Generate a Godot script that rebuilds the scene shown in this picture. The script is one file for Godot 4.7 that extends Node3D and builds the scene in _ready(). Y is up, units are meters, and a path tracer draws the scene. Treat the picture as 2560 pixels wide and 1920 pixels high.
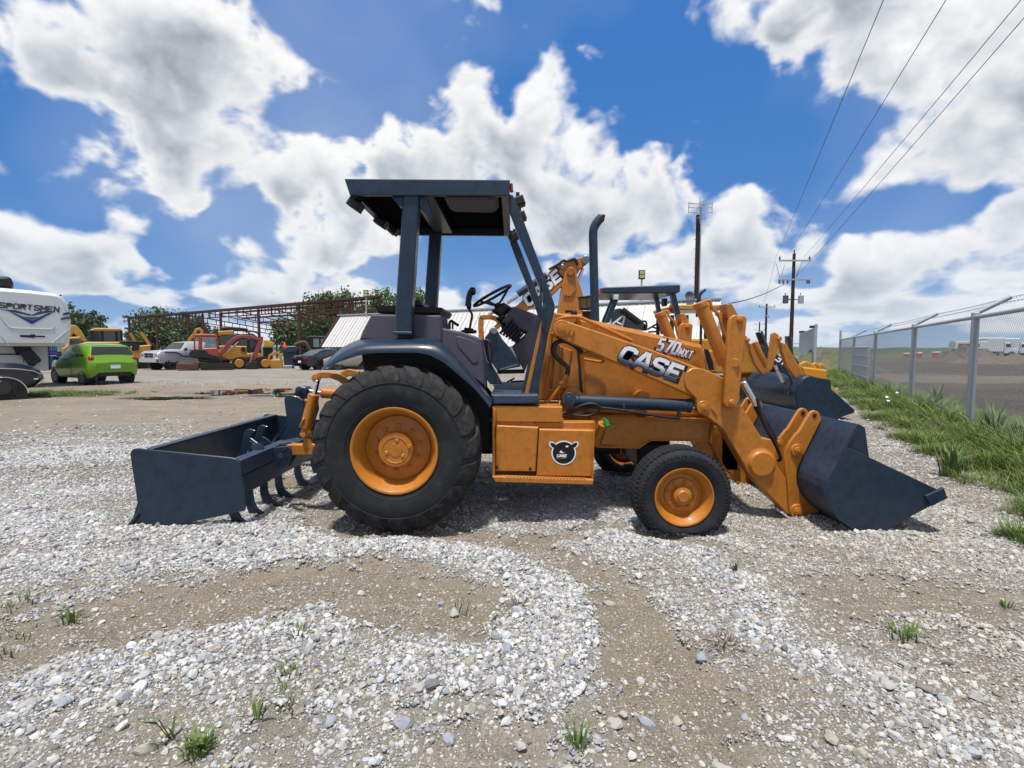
extends Node3D

# ---------------------------------------------------------------- mesh collector
class Shape:
	var v := PackedVector3Array()
	var n := PackedVector3Array()
	var uv := PackedVector2Array()
	var c := PackedColorArray()
	var col := Color.WHITE
	func tri(a: Vector3, b: Vector3, d: Vector3, na: Vector3, nb: Vector3, nd: Vector3) -> void:
		var g := (b - a).cross(d - a)
		if g.length_squared() < 1e-16:
			return
		if g.dot(na + nb + nd) > 0.0:
			v.append_array([a, d, b]); n.append_array([na, nd, nb])
		else:
			v.append_array([a, b, d]); n.append_array([na, nb, nd])
		c.append_array([col, col, col])
	func flat(a: Vector3, b: Vector3, d: Vector3, out: Vector3) -> void:
		var g := (b - a).cross(d - a).normalized()
		if g.dot(out) < 0.0: g = -g
		tri(a, b, d, g, g, g)
	func quad(a: Vector3, b: Vector3, d: Vector3, e: Vector3, out: Vector3) -> void:
		flat(a, b, d, out); flat(a, d, e, out)
	# polygon in xy pulled along z from z0 to z1, edges bevelled
	func prism(poly: PackedVector2Array, z0: float, z1: float, bev := 0.006, xf := Transform3D()) -> void:
		var p := poly.duplicate()
		if Geometry2D.is_polygon_clockwise(p): p.reverse()
		var k := p.size()
		bev = minf(bev, absf(z1 - z0) * 0.45)
		var q := PackedVector2Array()
		var en := PackedVector2Array()
		for i in k:
			var d := (p[(i + 1) % k] - p[i]).normalized()
			en.append(Vector2(d.y, -d.x))
		for i in k:
			var a := en[(i + k - 1) % k]
			var b := en[i]
			var m := a + b
			q.append(p[i] - m / maxf(m.length_squared() * 0.5, 0.35) * bev)
		var ids := Geometry2D.triangulate_polygon(q)
		if ids.is_empty():
			q = p; ids = Geometry2D.triangulate_polygon(p)
		var bz := xf.basis.z.normalized()
		for i in range(0, ids.size(), 3):
			tri(xf * v3(q[ids[i]], z1), xf * v3(q[ids[i + 1]], z1), xf * v3(q[ids[i + 2]], z1), bz, bz, bz)
			tri(xf * v3(q[ids[i]], z0), xf * v3(q[ids[i + 1]], z0), xf * v3(q[ids[i + 2]], z0), -bz, -bz, -bz)
		for i in k:
			var j := (i + 1) % k
			var na := en[i]
			var nb := en[i]
			if en[(i + k - 1) % k].dot(en[i]) > 0.78: na = (en[(i + k - 1) % k] + en[i]).normalized()
			if en[j].dot(en[i]) > 0.78: nb = (en[j] + en[i]).normalized()
			var wa := (xf.basis * Vector3(na.x, na.y, 0)).normalized()
			var wb := (xf.basis * Vector3(nb.x, nb.y, 0)).normalized()
			var a1 := xf * v3(p[i], z1 - bev); var b1 := xf * v3(p[j], z1 - bev)
			var a0 := xf * v3(p[i], z0 + bev); var b0 := xf * v3(p[j], z0 + bev)
			tri(a1, b1, b0, wa, wb, wb); tri(a1, b0, a0, wa, wb, wa)
			if bev > 0.0:
				var aq := xf * v3(q[i], z1); var bq := xf * v3(q[j], z1)
				var fa := (wa + bz).normalized(); var fb := (wb + bz).normalized()
				tri(a1, b1, bq, fa, fb, fb); tri(a1, bq, aq, fa, fb, fa)
				aq = xf * v3(q[i], z0); bq = xf * v3(q[j], z0)
				fa = (wa - bz).normalized(); fb = (wb - bz).normalized()
				tri(a0, b0, bq, fa, fb, fb); tri(a0, bq, aq, fa, fb, fa)
	func v3(p: Vector2, z: float) -> Vector3:
		return Vector3(p.x, p.y, z)
	func box(at: Vector3, size: Vector3, bev := 0.006, turn := Basis()) -> void:
		var h := size * 0.5
		prism(PackedVector2Array([Vector2(-h.x, -h.y), Vector2(h.x, -h.y), Vector2(h.x, h.y), Vector2(-h.x, h.y)]), -h.z, h.z, minf(bev, minf(h.x, h.y) * 0.5), Transform3D(turn, at))
	# box whose long side runs from a to b
	func bar(a: Vector3, b: Vector3, w: float, h: float, bev := 0.004, up := Vector3.UP) -> void:
		var z := (b - a)
		var l := z.length()
		z /= l
		if absf(z.dot(up)) > 0.98: up = Vector3(1, 0, 0)
		var x := up.cross(z).normalized()
		box((a + b) * 0.5, Vector3(w, h, l), bev, Basis(x, z.cross(x), z))
	# profile of (radius, along) points turned about the local z axis
	func lathe(prof: PackedVector2Array, xf: Transform3D, seg := 24, smooth := 0.75) -> void:
		var en := PackedVector2Array()
		for i in prof.size() - 1:
			var d := (prof[i + 1] - prof[i]).normalized()
			en.append(Vector2(-d.y, d.x))
		for i in prof.size() - 1:
			var na := en[i]
			var nb := en[i]
			if i > 0 and en[i - 1].dot(en[i]) > smooth: na = (en[i - 1] + en[i]).normalized()
			if i < en.size() - 1 and en[i + 1].dot(en[i]) > smooth: nb = (en[i + 1] + en[i]).normalized()
			for s in seg:
				var t0 := TAU * s / seg
				var t1 := TAU * (s + 1) / seg
				var d0 := Vector3(cos(t0), sin(t0), 0)
				var d1 := Vector3(cos(t1), sin(t1), 0)
				var a := xf * (d0 * prof[i].x + Vector3(0, 0, prof[i].y))
				var b := xf * (d1 * prof[i].x + Vector3(0, 0, prof[i].y))
				var e := xf * (d1 * prof[i + 1].x + Vector3(0, 0, prof[i + 1].y))
				var f := xf * (d0 * prof[i + 1].x + Vector3(0, 0, prof[i + 1].y))
				var q := xf.basis
				var n0 := (q * (d0 * na.x + Vector3(0, 0, na.y))).normalized(); var n1 := (q * (d1 * na.x + Vector3(0, 0, na.y))).normalized()
				var m0 := (q * (d0 * nb.x + Vector3(0, 0, nb.y))).normalized(); var m1 := (q * (d1 * nb.x + Vector3(0, 0, nb.y))).normalized()
				tri(a, b, e, n0, n1, m1); tri(a, e, f, n0, m1, m0)
	func cyl(a: Vector3, b: Vector3, r: float, seg := 14, bev := 0.003, r2 := -1.0) -> void:
		var l := (b - a).length()
		if r2 < 0.0: r2 = r
		bev = minf(bev, minf(l * 0.4, minf(r, r2) * 0.4))
		lathe(PackedVector2Array([Vector2(0, l), Vector2(r2 - bev, l), Vector2(r2, l - bev), Vector2(r, bev), Vector2(r - bev, 0), Vector2(0, 0)]), Transform3D(aim(b - a), a), seg, 0.9)
	func aim(d: Vector3) -> Basis:
		var z := d.normalized()
		var x := Vector3.UP.cross(z)
		x = Vector3(1, 0, 0) if x.length() < 0.01 else x.normalized()
		return Basis(x, z.cross(x), z)
	func tube(pts: PackedVector3Array, r: float, seg := 8, r_end := -1.0) -> void:
		var k := pts.size()
		if r_end < 0.0: r_end = r
		var t := (pts[1] - pts[0]).normalized()
		var x := t.cross(Vector3(0.31, 0.83, 0.47)).normalized()
		var rings := []
		for i in k:
			var d := (pts[mini(i + 1, k - 1)] - pts[maxi(i - 1, 0)]).normalized()
			x = (x - d * x.dot(d)).normalized()
			var y := d.cross(x)
			var ring := PackedVector3Array()
			for s in seg + 1:
				ring.append(x * cos(TAU * s / seg) + y * sin(TAU * s / seg))
			rings.append(ring)
		for i in k - 1:
			var ra := lerpf(r, r_end, float(i) / (k - 1)); var rb := lerpf(r, r_end, float(i + 1) / (k - 1))
			for s in seg:
				var n0: Vector3 = rings[i][s]; var n1: Vector3 = rings[i][s + 1]; var m0: Vector3 = rings[i + 1][s]; var m1: Vector3 = rings[i + 1][s + 1]
				tri(pts[i] + n0 * ra, pts[i] + n1 * ra, pts[i + 1] + m1 * rb, n0, n1, m1); tri(pts[i] + n0 * ra, pts[i + 1] + m1 * rb, pts[i + 1] + m0 * rb, n0, m1, m0)
		for s in seg:
			flat(pts[0], pts[0] + rings[0][s] * r, pts[0] + rings[0][s + 1] * r, pts[0] - pts[1])
			flat(pts[k - 1], pts[k - 1] + rings[k - 1][s] * r_end, pts[k - 1] + rings[k - 1][s + 1] * r_end, pts[k - 1] - pts[k - 2])
	# skin over rows of points (all rows as long); creases where faces meet steeply
	func loft(rows: Array, out_from: Vector3, crease := 0.6, wrap := false) -> void:
		var rn := rows.size()
		var cn: int = rows[0].size()
		var cm := cn if wrap else cn - 1
		var fn := {}
		for i in rn - 1:
			for j in cm:
				var a: Vector3 = rows[i][j]; var b: Vector3 = rows[i][(j + 1) % cn]; var d: Vector3 = rows[i + 1][(j + 1) % cn]; var e: Vector3 = rows[i + 1][j]
				var g := (d - a).cross(e - b)
				if g.length() < 1e-12: g = Vector3.UP * 1e-6
				g = g.normalized()
				if g.dot((a + b + d + e) * 0.25 - out_from) < 0.0: g = -g
				fn[i * cn + j] = g
		for i in rn - 1:
			for j in cm:
				var f: Vector3 = fn[i * cn + j]
				var ns := []
				for q in [[0, 0], [0, 1], [1, 1], [1, 0]]:
					var s := Vector3.ZERO
					for w in [[0, 0], [0, -1], [-1, -1], [-1, 0]]:
						var ii: int = i + q[0] + w[0]
						var jj: int = j + q[1] + w[1]
						if wrap: jj = posmod(jj, cn)
						if ii < 0 or ii >= rn - 1 or jj < 0 or jj >= cm: continue
						var g: Vector3 = fn[ii * cn + jj]
						if g.dot(f) > crease: s += g
					ns.append(s.normalized())
				var a: Vector3 = rows[i][j]; var b: Vector3 = rows[i][(j + 1) % cn]; var d: Vector3 = rows[i + 1][(j + 1) % cn]; var e: Vector3 = rows[i + 1][j]
				tri(a, b, d, ns[0], ns[1], ns[2]); tri(a, d, e, ns[0], ns[2], ns[3])
	func fan(ring: PackedVector3Array, out: Vector3) -> void:
		var m := Vector3.ZERO
		for p in ring: m += p
		m /= ring.size()
		for i in ring.size(): flat(m, ring[i], ring[(i + 1) % ring.size()], out)
	func mesh(colored := false) -> ArrayMesh:
		var a := []
		a.resize(Mesh.ARRAY_MAX)
		a[Mesh.ARRAY_VERTEX] = v; a[Mesh.ARRAY_NORMAL] = n
		if colored: a[Mesh.ARRAY_COLOR] = c
		if uv.size() == v.size() and uv.size() > 0: a[Mesh.ARRAY_TEX_UV] = uv
		var m := ArrayMesh.new()
		m.add_surface_from_arrays(Mesh.PRIMITIVE_TRIANGLES, a)
		return m

func pv(a: Array) -> PackedVector2Array:
	var r := PackedVector2Array()
	for i in range(0, a.size(), 2): r.append(Vector2(a[i], a[i + 1]))
	return r
func p3(a: Array) -> PackedVector3Array:
	var r := PackedVector3Array()
	for i in range(0, a.size(), 3): r.append(Vector3(a[i], a[i + 1], a[i + 2]))
	return r
# a smooth curve through the points
func curve(p: PackedVector3Array, per := 6) -> PackedVector3Array:
	var r := PackedVector3Array()
	for i in p.size() - 1:
		var a := p[maxi(i - 1, 0)]; var b := p[i]; var c := p[i + 1]; var d := p[mini(i + 2, p.size() - 1)]
		for k in per: r.append(b.cubic_interpolate(c, a, d, float(k) / per))
	r.append(p[p.size() - 1])
	return r
func disc(at: Vector2, r: float, seg := 20, sx := 1.0) -> PackedVector2Array:
	var o := PackedVector2Array()
	for i in seg: o.append(at + Vector2(cos(TAU * i / seg) * r * sx, sin(TAU * i / seg) * r))
	return o
# a bent strip of plate seen edge on
func strip(p: PackedVector2Array, thick: float) -> PackedVector2Array:
	return Geometry2D.offset_polyline(p, thick * 0.5, Geometry2D.JOIN_ROUND, Geometry2D.END_BUTT)[0]

# ---------------------------------------------------------------- naming things
var taken := {}
var in_world := {}
var M := {}
func numbered(called: String) -> String:
	var k: int = taken.get(called, 0)
	taken[called] = k + 1
	return called if k == 0 else "%s_%03d" % [called, k]
func thing(called: String, label: String, category: String, at := Vector3.ZERO, turn := 0.0, group := "", world := false) -> Node3D:
	var o := Node3D.new()
	o.name = numbered(called)
	add_child(o)
	o.position = at; o.rotation.y = turn
	tag(o, label, category, group)
	if world: in_world[o] = at
	return o
# a thing that stands square to a line of sight: bearing, distance; its meshes are given with z = -reach at that distance
func facing(called: String, label: String, category: String, bearing: float, far: float, reach: float, group := "") -> Node3D:
	var o := thing(called, label, category, Vector3(sin(bearing) * far, 0, -cos(bearing) * far), -bearing, group)
	in_world[o] = Vector3(0, 0, -reach)
	return o
func tag(o: Node, label: String, category := "", group := "", kind := "") -> Node:
	if label: o.set_meta("label", label)
	if category: o.set_meta("category", category)
	if group: o.set_meta("group", group)
	if kind: o.set_meta("kind", kind)
	return o
func obj(called: String, s, m: Material, parent: Node = self, at := Transform3D(), colored := false) -> MeshInstance3D:
	var o := MeshInstance3D.new()
	o.mesh = s.mesh(colored) if s is Shape else s
	o.material_override = m
	o.name = numbered(called) if parent == self else called
	parent.add_child(o, true)
	o.transform = at
	if in_world.has(parent): o.position -= in_world[parent]
	return o
func dup(o: Node3D, at: Vector3, turn: float, label := "", group := "") -> Node3D:
	var r: Node3D = o.duplicate()
	r.name = numbered(String(o.name))
	add_child(r)
	r.position = at; r.rotation.y = turn
	tag(r, label, "", group)
	return r
func structure(called: String, s, m: Material, colored := false) -> MeshInstance3D:
	var o := obj(called, s, m, self, Transform3D(), colored)
	o.set_meta("kind", "structure")
	return o
func stuff_copies(called: String, m: Mesh, mat: Material, where: Array, cols: PackedColorArray, parent: Node = self) -> MultiMeshInstance3D:
	var mm := MultiMesh.new()
	mm.transform_format = MultiMesh.TRANSFORM_3D
	mm.use_colors = cols.size() > 0
	mm.mesh = m
	mm.instance_count = where.size()
	for i in where.size():
		mm.set_instance_transform(i, where[i])
		if cols.size() > 0: mm.set_instance_color(i, cols[i])
	var o := MultiMeshInstance3D.new()
	o.multimesh = mm
	o.material_override = mat
	o.name = numbered(called) if parent == self else called
	parent.add_child(o, true)
	o.set_meta("kind", "stuff")
	return o

# ---------------------------------------------------------------- materials
func noise(freq: float, oct := 4, sd := 1, kind := FastNoiseLite.TYPE_SIMPLEX_SMOOTH) -> FastNoiseLite:
	var f := FastNoiseLite.new()
	f.noise_type = kind; f.frequency = freq; f.fractal_octaves = oct; f.seed = sd
	f.fractal_type = FastNoiseLite.FRACTAL_FBM if oct > 1 else FastNoiseLite.FRACTAL_NONE
	return f
func grain(n: FastNoiseLite, stops: Array, cols: Array, size := 512) -> NoiseTexture2D:
	var t := NoiseTexture2D.new()
	t.width = size; t.height = size; t.seamless = true; t.noise = n
	var g := Gradient.new()
	g.offsets = PackedFloat32Array(stops); g.colors = PackedColorArray(cols)
	t.color_ramp = g
	return t
func grey(v: float) -> Color:
	return Color(v, v, v)
func mat(called: String, col: Color, rough: float, tex: Texture2D = null, scale := 1.0, coat := 0.0, metal := 0.0) -> StandardMaterial3D:
	var m := StandardMaterial3D.new()
	m.resource_name = called
	m.albedo_color = col; m.roughness = rough; m.metallic = metal
	if tex:
		m.albedo_texture = tex
		m.uv1_triplanar = true; m.uv1_world_triplanar = true
		m.uv1_scale = Vector3.ONE * scale
	if coat > 0.0:
		m.clearcoat_enabled = true; m.clearcoat = coat; m.clearcoat_roughness = 0.12
	M[called] = m
	return m

# ---------------------------------------------------------------- the scene
func _ready() -> void:
	var cam := Camera3D.new()
	cam.name = "camera"
	cam.fov = 74.06
	cam.position = Vector3(0, 1.365, 0)
	cam.rotation_degrees.x = -3.865
	cam.near = 0.05; cam.far = 9000.0
	add_child(cam)
	cam.current = true
	var env := Environment.new()
	env.background_mode = Environment.BG_SKY
	env.tonemap_mode = Environment.TONE_MAPPER_LINEAR
	env.tonemap_exposure = 1.2
	env.sdfgi_enabled = true; env.ssao_enabled = true; env.ssil_enabled = true
	env.fog_enabled = true; env.fog_density = 0.00016; env.fog_light_color = Color(0.78, 0.87, 0.97)
	var sky := Sky.new()
	var pano := PanoramaSkyMaterial.new()
	pano.panorama = ImageTexture.create_from_image(sky_image())
	sky.sky_material = pano
	env.sky = sky
	var we := WorldEnvironment.new()
	we.name = "world"
	we.environment = env
	add_child(we)
	var sun := DirectionalLight3D.new()
	sun.name = "sun"
	sun.light_energy = 1.25
	sun.light_angular_distance = 5.0
	sun.light_color = Color(1.0, 0.98, 0.95)
	sun.shadow_enabled = true
	add_child(sun)
	sun.look_at_from_position(Vector3.ZERO, Vector3(0.10, -1.0, -0.24), Vector3(0, 0, -1))
	materials()
	build_ground()
	build_all()

# ---------------------------------------------------------------- sky: clear blue with broken cumulus
# each cloud: azimuth, elevation, half width, half height (degrees), lean (degrees), strength
var clouds := [
	[-34.438, 25.02, 14.0, 7.5, -20, 1.15], [-32.516, 21.755, 12, 9, 30, 1.2], [-25.317, 25.698, 11, 5.5, 35, 1.0], [-19.21, 22.724, 3.2, 4.5, 30, 0.6],
	[-32.678, 17.896, 12, 6.5, 15, 1.2], [-24.139, 17.676, 13, 7, 10, 1.2], [-36.991, 12.219, 7, 5, 20, 0.8], [-31.007, 14.093, 9, 5, 40, 0.9], [-28.847, 10.414, 4.5, 3.5, 30, 0.7], [-35.077, 10.343, 4, 3, 0, 0.5],
	[-43.475, 24.228, 6, 4, 60, 0.55], [-41.412, 22.998, 5, 1.6, 60, 0.42], [-38.178, 17.487, 3, 2.5, 0, 0.5],
	[-43.511, 8.295, 10, 4.2, 15, 1.1], [-40.155, 7.409, 9, 4.5, 25, 1.1], [-36.938, 5.741, 7, 2.5, 20, 0.9],
	[-29.94, 6.874, 6, 2.6, 0, 0.9], [-21.76, 10.349, 7, 3.6, 0, 1.0], [-16.473, 12.071, 6, 4.5, 0, 0.8], [-24.901, 6.281, 14, 2.6, 0, 0.9],
	[-8.314, 23.287, 6.5, 6.5, 10, 1.2], [-9.595, 19.434, 9, 6, 0, 1.2], [-3.067, 24.895, 6, 4, 20, 0.9], [4.265, 25.855, 4.2, 4.6, -30, 1.0], [-13.244, 19.418, 6, 4.5, 20, 1.1], [-4.098, 20.078, 11, 6.5, 0, 1.25], [3.789, 21.373, 9, 7, 0, 1.2],
	[9.203, 26.781, 1.4, 2.0, 30, 0.36], [8.319, 18.623, 8, 4.5, 10, 1.1], [15.801, 19.633, 5, 3.6, -40, 0.9], [20.371, 19.371, 4, 2.8, -30, 0.75], [12.536, 15.731, 14, 7, 0, 1.1], [21.789, 15.859, 8, 4.5, 20, 0.95], [5.101, 13.237, 12, 5, 0, 1.1],
	[24.103, 10.398, 11, 4.2, -8, 1.15], [19.274, 9.124, 8, 3.2, 0, 1.0], [29.915, 11.985, 6, 5, 60, 0.75], [30.542, 15.558, 4, 4, 40, 0.5], [12.653, 8.217, 12, 2.4, 0, 0.9],
	[21.337, 30.672, 10, 5, 10, 1.1], [29.469, 28.204, 12, 7, 20, 1.2], [26.064, 26.258, 6, 4.5, -30, 0.8], [36.486, 25.883, 15, 10, 20, 1.3], [40.459, 21.893, 12, 8, 0, 1.2], [43.087, 23.785, 12, 12, 0, 1.2], [33.336, 22.27, 9, 5.5, 25, 1.0], [38.318, 20.37, 11, 6.5, -30, 1.2], [43.339, 19.151, 8, 8, 0, 1.2],
	[38.214, 16.062, 10, 4.2, -35, 1.1], [42.58, 15.774, 7, 4.2, -30, 0.9], [42.785, 11.606, 9, 3.4, -22, 1.05], [43.976, 9.117, 6, 2.6, -10, 0.9],
	[37.78, 8.051, 9, 2.9, -14, 1.15], [33.541, 8.691, 5, 2.4, -18, 0.8], [41.924, 6.284, 9, 2.0, -6, 0.9], [35.727, 6.035, 9, 1.5, -4, 0.75], [30.14, 5.553, 3.4, 1.5, -5, 0.7], [42.715, 4.349, 8, 1.0, -6, 0.55], [34.065, 4.269, 8, 0.9, -4, 0.5], [25.486, 6.478, 3, 1.8, -40, 0.55], [19.339, 6.294, 10, 1.6, 0, 0.7]]
# clear gaps in the same form
var gaps := [[32.283, 17.97, 5.5, 4.5, 0, 1.0], [37.147, 11.623, 7, 3.0, 0, 0.9], [-33.592, 8.273, 6, 2.2, 0, 0.8], [-26.606, 11.708, 4.5, 3.0, 0, 0.7], [17.022, 26.795, 9, 7, 0, 0.9], [23.886, 17.708, 3.5, 2.5, 0, 0.7], [27.794, 11.16, 3, 2.0, 0, 0.4], [-22.067, 22.729, 6.5, 3.2, 10, 1.0], [-25.948, 13.063, 4, 3.5, 20, 0.7], [-32.296, 9.229, 3, 4, 30, 0.9], [12.399, 23.82, 9, 6, 20, 0.8], [-41.138, 17.471, 10, 9, 0, 0.9], [25.454, 20.673, 7, 7, 30, 0.9], [-14.967, 27.766, 12, 9, 0, 0.8], [19.167, 13.698, 3, 1.6, -20, 0.5], [37.001, 11.26, 6, 2.6, -20, 0.8], [30.491, 21.644, 5, 3.5, 30, 0.6], [-5.419, 11.075, 5, 2.5, 20, 0.5]]
var sky_warp: FastNoiseLite
var sky_puff: FastNoiseLite
var sky_soft: FastNoiseLite
var sky_far: FastNoiseLite
var sky_mid: FastNoiseLite
var sky_cells: FastNoiseLite
var field := PackedFloat32Array()
func cloud_field(az: float, el: float) -> float:
	var x := clampf((az + 62.0) * 2.0, 0.0, 247.9)
	var y := clampf((el + 4.0) * 2.0, 0.0, 127.9)
	var i := int(x)
	var j := int(y)
	var k := j * 249 + i
	return lerpf(lerpf(field[k], field[k + 1], x - i), lerpf(field[k + 249], field[k + 250], x - i), y - j)
func cloud_sum(az: float, el: float) -> float:
	var d := 1.0
	for q in clouds:
		var dx: float = az - q[0]
		if absf(dx) > (q[2] + q[3]) * 1.5: continue
		var dy: float = el - q[1]
		var t: float = deg_to_rad(q[4])
		var a: float = (dx * cos(t) - dy * sin(t)) / (q[2] * 0.80)
		var b: float = (dx * sin(t) + dy * cos(t)) / (q[3] * 0.80)
		var r := a * a + b * b
		if r < 2.5: d *= 1.0 - minf(0.93, q[5] * 0.85) * exp(-1.5 * r * r) * 0.98
	d = 1.0 - d
	for q in gaps:
		var dx: float = (az - q[0]) / q[2]
		var dy: float = (el - q[1]) / q[3]
		var r := dx * dx + dy * dy
		if r < 2.5: d -= q[5] * exp(-1.5 * r) * 0.75
	return d
func cloud_lumps(p: Vector3) -> float:
	return sky_puff.get_noise_3dv(p) * 0.74 - (sky_cells.get_noise_3dv(p) + 0.42) * 0.66
func sky_at(az: float, el: float) -> Color:
	var ca := cos(deg_to_rad(el))
	var d := Vector3(sin(deg_to_rad(az)) * ca, sin(deg_to_rad(el)), -cos(deg_to_rad(az)) * ca)
	var up := clampf(d.y, 0.0, 1.0)
	var blue := Color(0.048, 0.195, 0.56).lerp(Color(0.15, 0.36, 0.74), exp(-up * 5.0)).lerp(Color(0.45, 0.61, 0.80), exp(-up * 13.0))
	var flat := 1.35 + 2.4 * exp(-up * 7.0)
	var p := Vector3(d.x, d.y * flat, d.z) * 100.0
	var w := Vector3(sky_warp.get_noise_3dv(p), sky_warp.get_noise_3dv(p + Vector3(71, 13, 5)), 0)
	var front := clampf((60.0 - absf(az)) / 8.0, 0.0, 1.0) * clampf((50.0 - el) / 8.0, 0.0, 1.0)
	var f := sky_far.get_noise_3dv(Vector3(d.x, 0.0, d.z) * 60.0 / (d.y + 0.25)) * 1.7 + 0.48
	var low := exp(-pow((el - 3.2) / 3.8, 2.0)) * (0.66 + 0.75 * sky_far.get_noise_3d(d.x * 190.0, d.y * 1000.0, d.z * 190.0))
	f = maxf(f, low)
	var fa := f
	if front > 0.0:
		f = lerpf(f, maxf(low, cloud_field(az + w.x * 2.6, el + w.y * 2.0)), front)
		fa = lerpf(fa, cloud_field(az + w.x * 2.0, el + w.y * 1.6 + 1.0 + el * 0.07), front)
	var q := p + w * 3.0
	var lump := cloud_lumps(q)
	var lump_up := cloud_lumps(q + Vector3(0.25, 1.5, 0.0))
	var soft := sky_soft.get_noise_3dv(p)
	var dens := f + lump + sky_mid.get_noise_3dv(q) * 0.38 - 0.36
	var wisp := 0.30 + 0.36 * clampf(soft + 0.4, 0.0, 1.0)
	var cover := smoothstep(-0.04, wisp * 0.85, dens)
	var thick := smoothstep(0.05, 0.75, dens)
	var above := smoothstep(0.05, 0.85, fa + lump * 0.5 - 0.15)
	var lit := 1.0 - 0.38 * above * thick * clampf(0.9 - soft * 1.4, 0.2, 1.3) + clampf((lump - lump_up) * 0.50, -0.20, 0.12) * (0.35 + 0.65 * thick)
	lit = clampf(lit, 0.44, 1.04)
	var white := Color(lit, lit, lit).lerp(Color(lit * 0.88, lit * 0.965, lit * 1.06), clampf((0.95 - lit) * 2.4, 0.0, 1.0))
	white = white.lerp(Color(0.66, 0.76, 0.87), exp(-up * 9.0) * 0.75)
	var veil := clampf(sky_far.get_noise_3dv(p * 0.8 + Vector3(9, 40, 3)) * 0.4 + 0.05, 0.0, 0.28) * (1.0 - thick)
	var c := blue.lerp(white, clampf(cover * 0.97 + veil, 0.0, 1.0))
	c *= 0.80
	c.a = 1.0
	return c
var sky_rows := []
func sky_low(j: int) -> void:
	var r := PackedFloat32Array()
	var el := 90.0 - (j + 0.5) / 512.0 * 180.0
	for i in 512:
		var az := (i + 0.5) / 512.0 * 360.0
		var c := sky_at(az if az < 180.0 else az - 360.0, maxf(el, 0.0)) if el > -2.0 else Color(0.30, 0.29, 0.27)
		r.append_array([c.r, c.g, c.b])
	sky_rows[j] = r
func sky_high(j: int) -> void:
	var r := PackedFloat32Array()
	var el := 90.0 - (j + 400.5) / 2048.0 * 180.0
	for i in range(-320, 320):
		var c := sky_at((i + 0.5) / 2048.0 * 360.0, maxf(el, 0.0))
		r.append_array([c.r, c.g, c.b])
	sky_rows[j] = r
func sky_part(work: Callable, w: int, h: int) -> Image:
	sky_rows.resize(h)
	WorkerThreadPool.wait_for_group_task_completion(WorkerThreadPool.add_group_task(work, h))
	var all := PackedFloat32Array()
	for r in sky_rows: all.append_array(r)
	sky_rows = []
	return Image.create_from_data(w, h, false, Image.FORMAT_RGBF, all.to_byte_array())
func sky_image() -> Image:
	sky_warp = noise(0.05, 4, 11)
	sky_puff = noise(0.07, 7, 23)
	sky_puff.fractal_gain = 0.60
	sky_mid = noise(0.10, 3, 51)
	sky_soft = noise(0.05, 3, 5)
	sky_cells = noise(0.09, 5, 29, FastNoiseLite.TYPE_CELLULAR)
	sky_cells.cellular_return_type = FastNoiseLite.RETURN_DISTANCE
	sky_cells.cellular_distance_function = FastNoiseLite.DISTANCE_EUCLIDEAN
	sky_far = noise(0.012, 5, 37)
	for j in 129:
		for i in 249: field.append(cloud_sum(i * 0.5 - 62.0, j * 0.5 - 4.0))
	var low := sky_part(sky_low, 512, 512)
	low.resize(2048, 2048, Image.INTERPOLATE_BILINEAR)
	var high := sky_part(sky_high, 640, 640)
	low.blit_rect(high, Rect2i(320, 0, 320, 640), Vector2i(0, 400))
	low.blit_rect(high, Rect2i(0, 0, 320, 640), Vector2i(2048 - 320, 400))
	return low

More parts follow.
